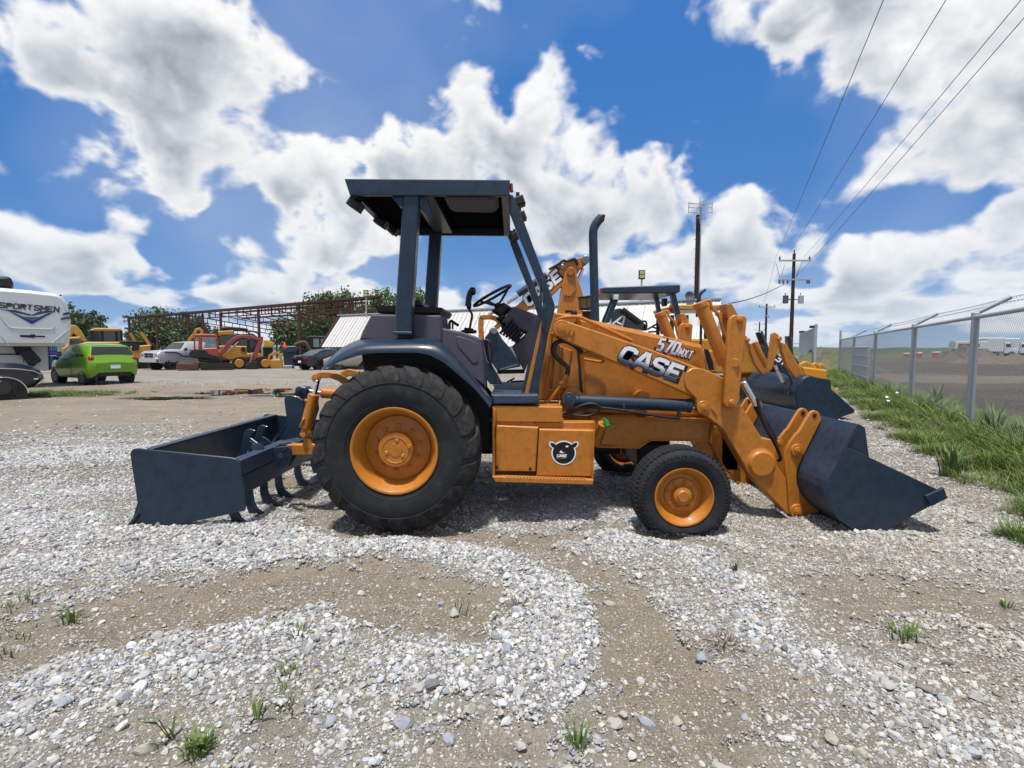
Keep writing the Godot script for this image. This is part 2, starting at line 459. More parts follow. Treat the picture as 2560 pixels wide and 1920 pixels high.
# ---------------------------------------------------------------- ground
func materials() -> void:
	var dust := grain(noise(0.012, 6, 3), [0.0, 0.28, 0.42, 0.7, 1.0], [Color(0.88, 0.87, 0.86), Color(0.95, 0.945, 0.94), grey(0.98), grey(1.0), Color(0.95, 0.96, 0.97)], 1024)
	var worn := grain(noise(0.010, 6, 19), [0.0, 0.30, 0.46, 0.64, 1.0], [Color(0.66, 0.66, 0.68), Color(0.80, 0.81, 0.84), Color(0.88, 0.89, 0.92), Color(0.93, 0.93, 0.95), grey(1.0)], 1024)
	var speck := grain(noise(0.2, 3, 8), [0.0, 0.5, 1.0], [grey(0.80), grey(0.92), grey(1.0)])
	var cells := noise(0.16, 2, 4, FastNoiseLite.TYPE_CELLULAR)
	cells.cellular_return_type = FastNoiseLite.RETURN_CELL_VALUE
	var dist := noise(0.16, 2, 4, FastNoiseLite.TYPE_CELLULAR)
	dist.cellular_return_type = FastNoiseLite.RETURN_DISTANCE
	mat("ground", Color(1, 1, 1), 0.96, grain(cells, [0.0, 0.3, 0.6, 1.0], [grey(0.66), grey(0.82), Color(0.93, 0.915, 0.89), grey(1.0)], 1024), 0.9)
	M.ground.vertex_color_use_as_albedo = true
	M.ground.heightmap_enabled = true
	M.ground.heightmap_texture = grain(dist, [0.0, 1.0], [Color.WHITE, Color.BLACK], 1024)
	M.ground.heightmap_scale = 1.2
	mat("stone", Color(1, 1, 1), 0.93, speck, 9.0)
	M.stone.vertex_color_use_as_albedo = true
	mat("blade", Color(1, 1, 1), 0.75)
	M.blade.vertex_color_use_as_albedo = true
	M.blade.backlight_enabled = true; M.blade.backlight = Color(0.18, 0.25, 0.05)
	mat("orange", Color(0.73, 0.455, 0.125), 0.52, dust, 0.5, 0.12)
	mat("navy", Color(0.09, 0.185, 0.265), 0.45, worn, 0.7, 0.25)
	var grime := grain(noise(0.009, 6, 71), [0.0, 0.28, 0.45, 0.7, 1.0], [Color(0.90, 0.89, 0.88), Color(0.955, 0.95, 0.945), grey(0.985), grey(1.0), Color(0.98, 0.985, 0.99)], 1024)
	for m in [M.orange, M.navy]:
		m.detail_enabled = true; m.detail_blend_mode = BaseMaterial3D.BLEND_MODE_MUL; m.detail_albedo = grime
		m.detail_uv_layer = BaseMaterial3D.DETAIL_UV_2
		m.uv2_triplanar = true; m.uv2_world_triplanar = true; m.uv2_scale = Vector3.ONE * 1.7
	mat("navy_worn", Color(0.205, 0.265, 0.35), 0.62, worn, 1.2)
	mat("plastic", Color(0.335, 0.325, 0.375), 0.72, speck, 3.0)
	mat("black", Color(0.07, 0.075, 0.08), 0.55, dust, 1.0)
	mat("rubber", Color(0.19, 0.195, 0.20), 0.85, grain(noise(0.012, 6, 31), [0.0, 0.5, 0.62, 0.8, 1.0], [Color(0.48, 0.53, 0.60), Color(0.60, 0.64, 0.70), Color(0.68, 0.70, 0.73), Color(0.86, 0.84, 0.80), Color(1.0, 0.96, 0.86)]), 1.0)
	mat("lug_rubber", Color(0.27, 0.265, 0.25), 0.9, grain(noise(0.02, 6, 33), [0.0, 0.42, 0.55, 0.72, 1.0], [Color(0.40, 0.44, 0.50), Color(0.52, 0.56, 0.61), Color(0.66, 0.67, 0.68), Color(0.92, 0.88, 0.80), Color(1.0, 0.95, 0.84)]), 1.5)
	mat("chrome", Color(0.86, 0.87, 0.88), 0.13, null, 1.0, 0.0, 1.0)
	mat("steel", Color(0.62, 0.645, 0.67), 0.42, grain(noise(0.03, 4, 12), [0.0, 1.0], [grey(0.78), grey(1.0)]), 2.0, 0.0, 0.65)
	mat("hose", Color(0.085, 0.09, 0.11), 0.5)
	mat("lining", Color(0.03, 0.033, 0.04), 1.0)
	M.lining.metallic_specular = 0.1
	mat("white_print", Color(0.93, 0.93, 0.96), 0.45)
	mat("black_print", Color(0.03, 0.03, 0.045), 0.4)
	mat("red_lamp", Color(0.62, 0.06, 0.04), 0.2)
	mat("amber_lamp", Color(0.50, 0.20, 0.10), 0.3)
	mat("green_cap", Color(0.03, 0.52, 0.22), 0.35)
	mat("glass_dark", Color(0.05, 0.06, 0.07), 0.06)
	M.glass_dark.metallic_specular = 0.7
	mat("glass_clear", Color(0.75, 0.85, 0.85, 0.18), 0.03)
	M.glass_clear.transparency = BaseMaterial3D.TRANSPARENCY_ALPHA
	mat("water", Color(0.10, 0.085, 0.065), 0.03)
	mat("rust", Color(0.36, 0.185, 0.15), 0.85, grain(noise(0.03, 5, 14), [0.0, 0.5, 1.0], [grey(0.6), grey(0.85), Color(1, 0.9, 0.85)]), 0.6)
	mat("siding", Color(0.80, 0.795, 0.785), 0.5, dust, 0.25)
	mat("machine_yellow", Color(0.74, 0.52, 0.13), 0.5, dust, 0.5, 0.2)
	mat("tan_yellow", Color(0.72, 0.56, 0.25), 0.55, dust, 0.5)
	mat("kubota", Color(0.63, 0.20, 0.16), 0.45, dust, 0.6, 0.3)
	mat("faded_red", Color(0.56, 0.24, 0.22), 0.6, dust, 0.6)
	mat("track", Color(0.20, 0.16, 0.13), 0.9, speck, 1.5)
	mat("green_paint", Color(0.40, 0.585, 0.075), 0.34, null, 1.0, 0.4)
	mat("silver_paint", Color(0.66, 0.68, 0.70), 0.3, null, 1.0, 0.7)
	mat("black_paint", Color(0.04, 0.042, 0.05), 0.22, null, 1.0, 0.8)
	mat("navy_paint", Color(0.055, 0.075, 0.12), 0.25, null, 1.0, 0.8)
	mat("beige_paint", Color(0.55, 0.52, 0.47), 0.3, null, 1.0, 0.7)
	mat("trailer_white", Color(0.80, 0.815, 0.83), 0.35, null, 1.0, 0.4)
	mat("blue_paint", Color(0.05, 0.20, 0.48), 0.4)
	mat("cone_orange", Color(0.86, 0.24, 0.06), 0.6)
	mat("leaf", Color(1, 1, 1), 0.7)
	M.leaf.vertex_color_use_as_albedo = true
	M.leaf.backlight_enabled = true; M.leaf.backlight = Color(0.05, 0.08, 0.02)
	mat("bark", Color(0.26, 0.21, 0.17), 0.9, speck, 2.0)
	mat("pole_wood", Color(0.20, 0.165, 0.14), 0.85, grain(noise(0.04, 4, 17), [0.0, 1.0], [grey(0.65), grey(1.0)]), 0.8)
	mat("galvanised", Color(0.70, 0.72, 0.74), 0.5, speck, 1.0, 0.0, 0.1)
	mat("rim_steel", Color(0.55, 0.56, 0.58), 0.35, null, 1.0, 0.0, 0.7)
	mat("lamp_glass", Color(0.8, 0.82, 0.76), 0.15)

var n_big := noise(0.35, 3, 41)
var n_mid := noise(1.6, 3, 42)
var n_fine := noise(6.0, 2, 43)
# distance from a point to a bent line
func off_line(p: Vector2, l: PackedVector2Array) -> float:
	var d := 1e9
	for i in l.size() - 1:
		d = minf(d, p.distance_squared_to(Geometry2D.get_closest_point_to_segment(p, l[i], l[i + 1])))
	return sqrt(d)
# bare wheel tracks, half width
var bare := [
	[pv([-2.851, -2.143, -2.365, -2.265, -1.935, -2.555, -1.41, -2.755, -0.741, -2.866, -0.166, -2.676]), 0.27], [pv([-1.397, -2.728, -1.123, -2.956, -0.527, -2.728]), 0.25], [pv([-0.499, -2.578, -0.297, -2.728, -0.157, -2.532]), 0.14],
	[pv([-0.752, -3.932, -0.087, -3.588, 0.339, -3.188, 0.59, -2.809, 0.676, -2.444, 0.657, -2.143, 0.704, -1.782, 0.715, -1.504]), 0.17], [pv([-2.431, -5.204, -1.034, -3.634, -0.506, -3.728]), 0.2],
	[pv([1.94, -2.782, 2.287, -2.728, 2.723, -2.532]), 0.22], [pv([-0.657, -1.693, -0.338, -1.715, -0.083, -1.539]), 0.22], [pv([0.533, -2.532, 0.54, -1.933, 0.498, -1.504]), 0.2], [pv([-0.019, -3.458, 0.708, -3.932, 1.299, -3.544]), 0.12]]
# windrows of clean stone thrown up beside them
var ridges := [
	[pv([-3.81, -2.896, -2.93, -3.118, -1.803, -3.188, -0.844, -3.544, -0.299, -3.337, 0.04, -3.019, 0.207, -2.626, 0.276, -2.361]), 0.16], [pv([-2.019, -1.612, -1.733, -1.906, -1.453, -2.177, -1.215, -2.361, -0.958, -2.509]), 0.2],
	[pv([0.186, -2.676, 0.184, -2.322, 0.087, -2.079, -0.287, -1.933, -0.52, -1.782]), 0.22], [pv([0.672, -3.728, 1.204, -3.458, 1.285, -2.896, 1.257, -2.322, 1.404, -1.989, 1.529, -1.693, 1.657, -1.504]), 0.14], [pv([-4.523, -4.042, -2.724, -3.634, -1.469, -3.458]), 0.25], [pv([-1.128, -3.501, -0.527, -3.634]), 0.15],
	[pv([-7.012, -5.827, -5.096, -6.471, -4.048, -7.272]), 0.5]]
func fence_x(d: float) -> float:
	return 7.24 + 0.525 * (d - 8.0)
# 0 bare soil .. 1 clean stone
func stoniness(x: float, z: float) -> float:
	var p := Vector2(x, z)
	var g := 0.60 + n_big.get_noise_2d(x, z) * 0.35 + n_mid.get_noise_2d(x, z) * 0.28
	if z < -0.8 and z > -7.5 and absf(x) < 6.5:
		for b in bare:
			var d: float = off_line(p, b[0]) / (b[1] * 0.82)
			if d < 1.9: g -= 0.50 * smoothstep(1.9, 0.5, d + n_mid.get_noise_2d(x * 1.7, z * 1.7) * 1.1 + n_fine.get_noise_2d(x * 1.3, z * 1.3) * 0.5)
		for b in ridges:
			var d: float = off_line(p, b[0]) / b[1]
			if d < 1.8: g += 0.42 * smoothstep(1.8, 0.4, d)
	return clampf(g, 0.0, 1.0)
func height(x: float, z: float) -> float:
	var d := -z
	var h := n_big.get_noise_2d(x + 50.0, z) * 0.02
	if d < 9.0 and absf(x) < 9.0: h += (stoniness(x, z) - 0.55) * 0.075 + n_mid.get_noise_2d(x, z + 30.0) * 0.012
	var fx := x - fence_x(d)
	if fx > 0.6 and d < 80.0: h += minf(1.0, fx - 0.6) * (n_big.get_noise_2d(x * 2.4, z * 2.4) * 0.16 + n_mid.get_noise_2d(x * 1.4, z * 1.4) * 0.10)
	# the machine has settled a little into the yard
	h -= 0.045 * smoothstep(3.2, 3.9, d) * smoothstep(7.0, 6.0, d) * smoothstep(-2.0, -1.4, x) * smoothstep(4.4, 3.6, x)
	if d > 1.0 and d < 7.0 and absf(x) < 4.0: h = minf(h, 0.03)
	return h
func grassy(x: float, z: float) -> float:
	var d := -z
	var fx := x - fence_x(d) + n_mid.get_noise_2d(x, z) * 0.5 + n_big.get_noise_2d(x, z) * 0.4
	var g := 0.0
	if d > 2.0 and d < 27.0: g = smoothstep(-1.4, -0.6, fx) * smoothstep(1.6, 0.7, fx)
	# the patch by the black car
	var q := Vector2((x + 16.4) / 3.9, (d - 15.3 - (x + 15.0) * 0.12) / 1.2)
	g = maxf(g, smoothstep(1.25, 0.8, q.length() + n_mid.get_noise_2d(x, z) * 0.5))
	return g
func packed(x: float, d: float) -> float:
	if d < 5.5 or d > 26.0: return 0.0
	var l := d + x * 0.10 + n_big.get_noise_2d(x * 0.5, d * 0.7) * 1.6 + n_mid.get_noise_2d(x * 0.8, d * 0.8) * 0.7
	return smoothstep(6.9, 9.2, l) * smoothstep(20.5, 18.0, l) * smoothstep(3.5, 0.5, x)
func ground_colour(x: float, z: float) -> Color:
	var d := -z
	var g := stoniness(x, z)
	var soil := Color(0.305, 0.27, 0.205).lerp(Color(0.32, 0.26, 0.19), clampf(n_big.get_noise_2d(x * 0.7 + 9.0, z) + 0.4, 0.0, 1.0))
	var stone := Color(0.34, 0.325, 0.30).lerp(Color(0.45, 0.44, 0.425), smoothstep(5.0, 9.5, d))
	var c := soil.lerp(stone, g * 0.85)
	# packed tan lane and its muddier middle, worn by traffic across the yard
	var lane := packed(x, d)
	c = c.lerp(Color(0.385, 0.325, 0.25) * (1.0 + n_mid.get_noise_2d(x * 0.3, z * 3.0) * 0.22), lane * 0.9)
	var mud := lane * exp(-pow((d - 15.2 + x * 0.05 + n_big.get_noise_2d(x * 0.4, z) * 2.0) / 2.2, 2.0)) * clampf(0.6 + n_mid.get_noise_2d(x * 0.4, z * 2.2) * 1.3, 0.0, 1.0)
	c = c.lerp(Color(0.25, 0.19, 0.135), mud * 0.8)
	if d > 24.0: c = c.lerp(Color(0.31, 0.28, 0.23), 0.35)
	var fx := x - fence_x(d)
	if d > 1.5 and fx > 0.9 and d < 90.0:
		var tilled := Color(0.088, 0.072, 0.057).lerp(Color(0.14, 0.115, 0.088), clampf(n_big.get_noise_2d(x * 0.8, z * 0.8) * 1.4 + 0.5, 0.0, 1.0))
		if absf(d - 24.0 - n_big.get_noise_2d(x * 0.3, z) * 4.0) < 3.0: tilled = Color(0.23, 0.195, 0.15)
		c = c.lerp(tilled, clampf((fx - 0.9) * 2.0, 0.0, 1.0))
	if d > 60.0: c = c.lerp(Color(0.115, 0.135, 0.055), smoothstep(60.0, 110.0, d + n_big.get_noise_2d(x * 0.1, z * 0.1) * 40.0))
	c = c.lerp(Color(0.10, 0.105, 0.045), grassy(x, z) * 0.85)
	return c * (1.0 + n_fine.get_noise_2d(x, z) * 0.16)
func steps(first: float, until: float, even: float, grow: float) -> Array:
	var r := [0.0]
	var st := first
	while r[-1] < until:
		if r[-1] > even: st *= grow
		r.append(r[-1] + st)
	return r
func build_ground() -> void:
	var xs := []
	for v in steps(0.065, 1500.0, 5.6, 1.085):
		xs.append(v)
		if v > 0.0: xs.push_front(-v)
	var zs := []
	for v in steps(0.065, 2600.0, 7.6, 1.05): zs.append(-v)
	for v in steps(0.5, 40.0, 5.0, 1.3):
		if v > 0.0: zs.push_front(v)
	var w := xs.size()
	var vs := PackedVector3Array()
	var cs := PackedColorArray()
	var ns := PackedVector3Array()
	for z in zs:
		for x in xs:
			vs.append(Vector3(x, height(x, z), z))
			var c := ground_colour(x, z)
			c.a = 1.0
			cs.append(c)
	var ids := PackedInt32Array()
	for j in zs.size():
		for i in w:
			var a := vs[j * w + maxi(i - 1, 0)]; var b := vs[j * w + mini(i + 1, w - 1)]
			var c := vs[maxi(j - 1, 0) * w + i]; var d := vs[mini(j + 1, zs.size() - 1) * w + i]
			ns.append((c - d).cross(b - a).normalized())
			if i < w - 1 and j < zs.size() - 1:
				var k := j * w + i
				ids.append_array([k, k + w, k + 1, k + 1, k + w, k + w + 1])
	if ns[0].y < 0.0:
		for i in ns.size(): ns[i] = -ns[i]
	var arr := []
	arr.resize(Mesh.ARRAY_MAX)
	arr[Mesh.ARRAY_VERTEX] = vs; arr[Mesh.ARRAY_NORMAL] = ns; arr[Mesh.ARRAY_COLOR] = cs; arr[Mesh.ARRAY_INDEX] = ids
	var m := ArrayMesh.new()
	m.add_surface_from_arrays(Mesh.PRIMITIVE_TRIANGLES, arr)
	structure("ground", m, M.ground)
	build_gravel()

# crushed limestone: angular lumps
func rock_mesh(sd: int, sub := 1) -> ArrayMesh:
	var rng := RandomNumberGenerator.new()
	rng.seed = sd
	var src := SphereMesh.new()
	src.radius = 0.5; src.height = 1.0
	src.radial_segments = 6 + sub * 2; src.rings = 3 + sub
	var a := src.get_mesh_arrays()
	var pts: PackedVector3Array = a[Mesh.ARRAY_VERTEX]
	var ids: PackedInt32Array = a[Mesh.ARRAY_INDEX]
	var cuts := []
	for i in 9: cuts.append([Vector3(rng.randfn(), rng.randfn(), rng.randfn()).normalized(), rng.randf_range(0.27, 0.43)])
	var jit := {}
	var s := Shape.new()
	for i in pts.size():
		var key := Vector3i(pts[i] * 1000.0)
		if not jit.has(key): jit[key] = Vector3(rng.randfn(), rng.randfn(), rng.randfn()) * 0.035
		var p: Vector3 = pts[i] + jit[key]
		for c in cuts:
			var o: float = p.dot(c[0]) - c[1]
			if o > 0.0: p -= c[0] * o
		pts[i] = p
	for i in range(0, ids.size(), 3):
		var p := pts[ids[i]]; var q := pts[ids[i + 1]]; var r := pts[ids[i + 2]]
		s.flat(p, q, r, p + q + r)
	return s.mesh()
func stone_colour(rng: RandomNumberGenerator, g: float, x: float, d: float) -> Color:
	var t := rng.randf()
	var c := Color(0.575, 0.575, 0.57) if t < 0.46 else Color(0.455, 0.475, 0.50) if t < 0.72 else Color(0.52, 0.49, 0.43) if t < 0.90 else Color(0.28, 0.28, 0.285) if t < 0.99 else Color(0.46, 0.36, 0.22)
	c = c.lerp(Color(0.43, 0.39, 0.325), (1.0 - g) * 0.55)
	# the stone towards the grass strip is a tanner load
	c = c.lerp(Color(0.49, 0.44, 0.365), clampf(smoothstep(0.4, 3.2, x + n_big.get_noise_2d(x, d) * 1.6) * rng.randf() * 0.9, 0.0, 0.7))
	c *= rng.randf_range(0.66, 1.38)
	c.a = 1.0
	return c
func build_gravel() -> void:
	var rng := RandomNumberGenerator.new()
	rng.seed = 77
	var kinds := []
	for k in 7: kinds.append(rock_mesh(100 + k, 1 if k < 5 else 0))
	var where := []
	var cols := []
	for k in 7: where.append([]); cols.append(PackedColorArray())
	# count, least size, most size, nearest, farthest
	for layer in [[18000, 0.025, 0.054, 0.7, 9.0, 0], [235000, 0.012, 0.032, 0.7, 7.8, 0], [390000, 0.005, 0.014, 0.7, 5.0, 5], [60000, 0.025, 0.06, 7.0, 22.0, 5]]:
		for i in layer[0]:
			var d: float = sqrt(lerpf(layer[3] * layer[3], layer[4] * layer[4], rng.randf()))
			var x := rng.randf_range(-1.0, 1.0) * (1.06 * d + 1.3)
			var g := stoniness(x, -d) if d < 9.0 else 0.6
			if rng.randf() > (0.45 if layer[5] == 5 else 0.20) + g * g: continue
			if x > fence_x(d) - 0.2 or grassy(x, -d) > rng.randf_range(0.3, 0.9): continue
			if d > 5.5 and rng.randf() < 0.93 * packed(x, d): continue
			var size: float = lerpf(layer[1], layer[2], pow(rng.randf(), 2.0)) * (0.8 + 0.35 * g)
			var b := Basis.from_euler(Vector3(rng.randf_range(-0.5, 0.5), rng.randf() * TAU, rng.randf_range(-0.5, 0.5))).scaled(Vector3.ONE)
			b = b * Basis.from_scale(Vector3(rng.randf_range(0.9, 1.45), rng.randf_range(0.55, 0.95), rng.randf_range(0.8, 1.15)) * size)
			var k: int = layer[5] + rng.randi() % (5 if layer[5] == 0 else 2)
			where[k].append(Transform3D(b, Vector3(x, height(x, -d) + size * rng.randf_range(-0.08, 0.26), -d)))
			cols[k].append(stone_colour(rng, g, x, d))
	for k in 7: tag(stuff_copies("gravel", kinds[k], M.stone, where[k], cols[k]), "loose crushed limestone gravel covering the yard", "gravel", "gravel on the yard")

# ---------------------------------------------------------------- lettering, cut as strokes
var strokes := {
	"C": [[0.78, 0.70, 0.74, 0.86, 0.60, 0.93, 0.26, 0.93, 0.08, 0.82, 0.06, 0.5, 0.08, 0.18, 0.26, 0.07, 0.60, 0.07, 0.74, 0.14, 0.78, 0.30]],
	"A": [[0.02, 0.0, 0.34, 0.95, 0.52, 0.95, 0.84, 0.0], [0.22, 0.3, 0.64, 0.3]],
	"S": [[0.78, 0.74, 0.72, 0.90, 0.56, 0.93, 0.24, 0.93, 0.08, 0.84, 0.08, 0.64, 0.22, 0.53, 0.62, 0.47, 0.76, 0.36, 0.76, 0.16, 0.60, 0.07, 0.24, 0.07, 0.10, 0.11, 0.05, 0.27]],
	"E": [[0.80, 0.92, 0.10, 0.92, 0.10, 0.08, 0.80, 0.08], [0.12, 0.5, 0.70, 0.5]],
	"5": [[0.72, 0.93, 0.12, 0.93, 0.12, 0.55, 0.58, 0.55, 0.70, 0.46, 0.70, 0.16, 0.60, 0.07, 0.08, 0.07]],
	"7": [[0.06, 0.93, 0.72, 0.93, 0.36, 0.0]],
	"0": [[0.40, 0.93, 0.18, 0.93, 0.10, 0.84, 0.10, 0.16, 0.18, 0.07, 0.41, 0.07], [0.39, 0.93, 0.62, 0.93, 0.70, 0.84, 0.70, 0.16, 0.62, 0.07, 0.39, 0.07]],
	"M": [[0.08, 0.0, 0.08, 0.95, 0.42, 0.35, 0.76, 0.95, 0.76, 0.0]],
	"X": [[0.06, 0.0, 0.70, 1.0], [0.06, 1.0, 0.70, 0.0]],
	"T": [[0.0, 0.93, 0.72, 0.93], [0.36, 0.93, 0.36, 0.0]],
	"P": [[0.1, 0.0, 0.1, 0.93, 0.58, 0.93, 0.72, 0.82, 0.72, 0.56, 0.58, 0.45, 0.1, 0.45]],
	"O": [[0.42, 0.93, 0.20, 0.93, 0.08, 0.80, 0.08, 0.20, 0.20, 0.07, 0.43, 0.07], [0.41, 0.93, 0.64, 0.93, 0.76, 0.80, 0.76, 0.20, 0.64, 0.07, 0.41, 0.07]],
	"R": [[0.1, 0.0, 0.1, 0.93, 0.58, 0.93, 0.72, 0.82, 0.72, 0.58, 0.58, 0.48, 0.1, 0.48], [0.40, 0.48, 0.74, 0.0]],
	"N": [[0.08, 0.0, 0.08, 0.97, 0.70, 0.03, 0.70, 1.0]],
	"3": [[0.06, 0.93, 0.6, 0.93, 0.72, 0.82, 0.72, 0.62, 0.58, 0.5, 0.24, 0.5], [0.56, 0.5, 0.72, 0.38, 0.72, 0.18, 0.6, 0.07, 0.06, 0.07]],
	"1": [[0.12, 0.78, 0.36, 0.95, 0.36, 0.0]],
	"J": [[0.66, 1.0, 0.66, 0.18, 0.54, 0.07, 0.2, 0.07, 0.08, 0.2]]}
# print: the letters; edge: the dark outline behind them
func lettering(fill: Shape, edge: Shape, text: String, xf: Transform3D, h: float, weight: float, slant: float, pitch: float, rim: float, bands: Array = [], wide := 1.0) -> void:
	var x := 0.0
	for ch in text:
		var n := 0
		for line in strokes.get(ch, []):
			var p := PackedVector2Array()
			for i in range(0, line.size(), 2): p.append(Vector2((x + line[i]) * wide + slant * line[i + 1], line[i + 1]) * h)
			for poly in Geometry2D.offset_polyline(p, weight * h * 0.5, Geometry2D.JOIN_MITER, Geometry2D.END_BUTT):
				if bands.is_empty(): fill.prism(poly, 0.0012, 0.0026 + n * 0.0004, 0.0, xf)
				for b in bands.size():
					fill.col = bands[b]
					var y0 := h * (-0.2 if b == 0 else float(b) / bands.size())
					var y1 := h * (1.2 if b == bands.size() - 1 else float(b + 1) / bands.size())
					var cut := PackedVector2Array([Vector2(-5, y0), Vector2(5, y0), Vector2(5, y1), Vector2(-5, y1)])
					for part in Geometry2D.intersect_polygons(poly, cut): fill.prism(part, 0.0012, 0.0026 + n * 0.0004, 0.0, xf)
			if rim > 0.0 and edge:
				for poly in Geometry2D.offset_polyline(p, weight * h * 0.5 + rim, Geometry2D.JOIN_ROUND, Geometry2D.END_SQUARE): edge.prism(poly, 0.0, 0.0008 + n * 0.0001 + 0.00003 * (text.find(ch) + 1), 0.0, xf)
			n += 1
		x += pitch

# ---------------------------------------------------------------- shared machine pieces
# stepped pin end, facing the camera side
func boss(s: Shape, at: Vector3, r: float, deep := 0.03, flip := false) -> void:
	var b := Basis(Vector3.UP, PI) if flip else Basis()
	s.lathe(PackedVector2Array([Vector2(0, deep * 1.35), Vector2(r * 0.24, deep * 1.35), Vector2(r * 0.28, deep), Vector2(r * 0.5, deep), Vector2(r * 0.56, deep * 0.55), Vector2(r * 0.93, deep * 0.5), Vector2(r, deep * 0.3), Vector2(r, -0.01)]), Transform3D(b, at), 24, 0.9)
func hexbolt(s: Shape, at: Vector3, r: float, deep := 0.015, basis := Basis()) -> void:
	s.prism(disc(Vector2.ZERO, r, 6), 0.0, deep, r * 0.15, Transform3D(basis, at))
	s.cyl(at + basis.z * deep, at + basis.z * (deep * 1.7), r * 0.5, 8, 0.001)

func rear_wheel(root: Node3D, at: Vector3, flip: bool) -> void:
	var w := Node3D.new()
	w.name = "rear_wheel"
	root.add_child(w, true)
	w.position = at - root.position
	if flip: w.rotation.y = PI
	var t := Shape.new()
	t.lathe(pv([0.318, -0.045, 0.332, -0.03, 0.3532, -0.022, 0.406, -0.006, 0.461, 0, 0.516, -0.006, 0.5655, -0.022, 0.604, -0.045, 0.626, -0.085, 0.6359, -0.15, 0.6381, -0.225, 0.6359, -0.3, 0.626, -0.365, 0.604, -0.405, 0.5655, -0.428, 0.516, -0.444, 0.461, -0.45, 0.406, -0.444, 0.335, -0.42, 0.318, -0.4]), Transform3D(), 72, 0.7)
	# bead ring and moulded lines
	t.lathe(pv([0.3686, -0.022, 0.3752, -0.012, 0.384, -0.012, 0.3906, -0.016]), Transform3D(), 64, 0.2)
	t.lathe(pv([0.516, -0.008, 0.5193, -0.001, 0.5248, -0.002, 0.5281, -0.012]), Transform3D(), 64, 0.2)
	obj("tyre", t, M.rubber, w)
	var lug := Shape.new()
	for side in 2:
		var rows := []
		var path := [[0.496, -0.006, 0.0, 0.022], [0.508, -0.003, 0.0, 0.044], [0.53, -0.009, 0.01, 0.058], [0.565, -0.024, 0.03, 0.064], [0.597, -0.046, 0.06, 0.064], [0.616, -0.08, 0.10, 0.060], [0.624, -0.125, 0.15, 0.052], [0.627, -0.18, 0.23, 0.046], [0.627, -0.245, 0.32, 0.040]]
		for q in path:
			var r: float = 0.34 + (q[0] - 0.34) * 1.10
			var h: float = q[1]
			var ang: float = q[2] + (0.157 if side == 1 else 0.0)
			var hw: float = q[3]
			if side == 1: h = -0.45 - h
			var inward := 0.03 if q[0] > 0.57 else 0.012
			var hb: float = h + (-0.02 if side == 0 else 0.02) if q[0] < 0.61 else h
			var row := PackedVector3Array()
			for e in [[-1.12, 1], [-1.0, 0], [-0.6, -0.08], [0.6, -0.08], [1.0, 0], [1.12, 1]]:
				var a: float = ang + e[0] * hw / r
				var rr: float = r - (inward * e[1] if q[0] > 0.57 else 0.0)
				row.append(Vector3(cos(a) * rr, sin(a) * rr, lerpf(h, hb, maxf(0.0, e[1]))))
			rows.append(row)
		lug.loft(rows, Vector3(0.50, 0.09 if side == 1 else 0.05, -0.2), 0.55)
	var lm := lug.mesh()
	for k in 20: obj("lug", lm, M.lug_rubber, w, Transform3D(Basis(Vector3(0, 0, 1), TAU * k / 20.0), Vector3.ZERO))
	var rim := Shape.new()
	rim.lathe(pv([0.255, -0.185, 0.268, -0.17, 0.272, -0.12, 0.286, -0.105, 0.292, -0.062, 0.305, -0.05, 0.312, -0.022, 0.320, -0.016, 0.333, -0.016, 0.337, -0.022, 0.337, -0.05, 0.30, -0.07, 0.29, -0.30, 0.33, -0.42]), Transform3D(), 64, 0.72)
	rim.lathe(pv([0.0, -0.15, 0.145, -0.15, 0.150, -0.155, 0.205, -0.158, 0.225, -0.168, 0.250, -0.17, 0.256, -0.180, 0.262, -0.19]), Transform3D(), 64, 0.85)
	obj("rim", rim, M.orange, w)
	var hub := Shape.new()
	hub.lathe(pv([0, -0.062, 0.05, -0.062, 0.052, -0.066, 0.095, -0.066, 0.098, -0.062, 0.104, -0.062, 0.107, -0.066, 0.126, -0.066, 0.134, -0.074, 0.137, -0.15]), Transform3D(), 48, 0.8)
	for k in 3:
		var a := 1.4 + TAU * k / 3.0
		hub.cyl(Vector3(cos(a) * 0.074, sin(a) * 0.074, -0.07), Vector3(cos(a) * 0.074, sin(a) * 0.074, -0.06), 0.018, 16, 0.003)
		hub.cyl(Vector3(cos(a) * 0.074, sin(a) * 0.074, -0.062), Vector3(cos(a) * 0.074, sin(a) * 0.074, -0.056), 0.007, 8, 0.001)
	hub.cyl(Vector3(0.108, 0.03, -0.07), Vector3(0.108, 0.03, -0.05), 0.016, 6, 0.002)
	obj("hub_cap", hub, M.orange, w)
	for k in 10:
		var b := Shape.new()
		var a := 1.5 + TAU * k / 10.0
		hexbolt(b, Vector3(cos(a) * 0.176, sin(a) * 0.176, -0.158), 0.017, 0.018)
		b.cyl(Vector3(cos(a) * 0.176, sin(a) * 0.176, -0.16), Vector3(cos(a) * 0.176, sin(a) * 0.176, -0.152), 0.021, 12, 0.002)
		obj("wheel_bolt", b, M.orange, w)

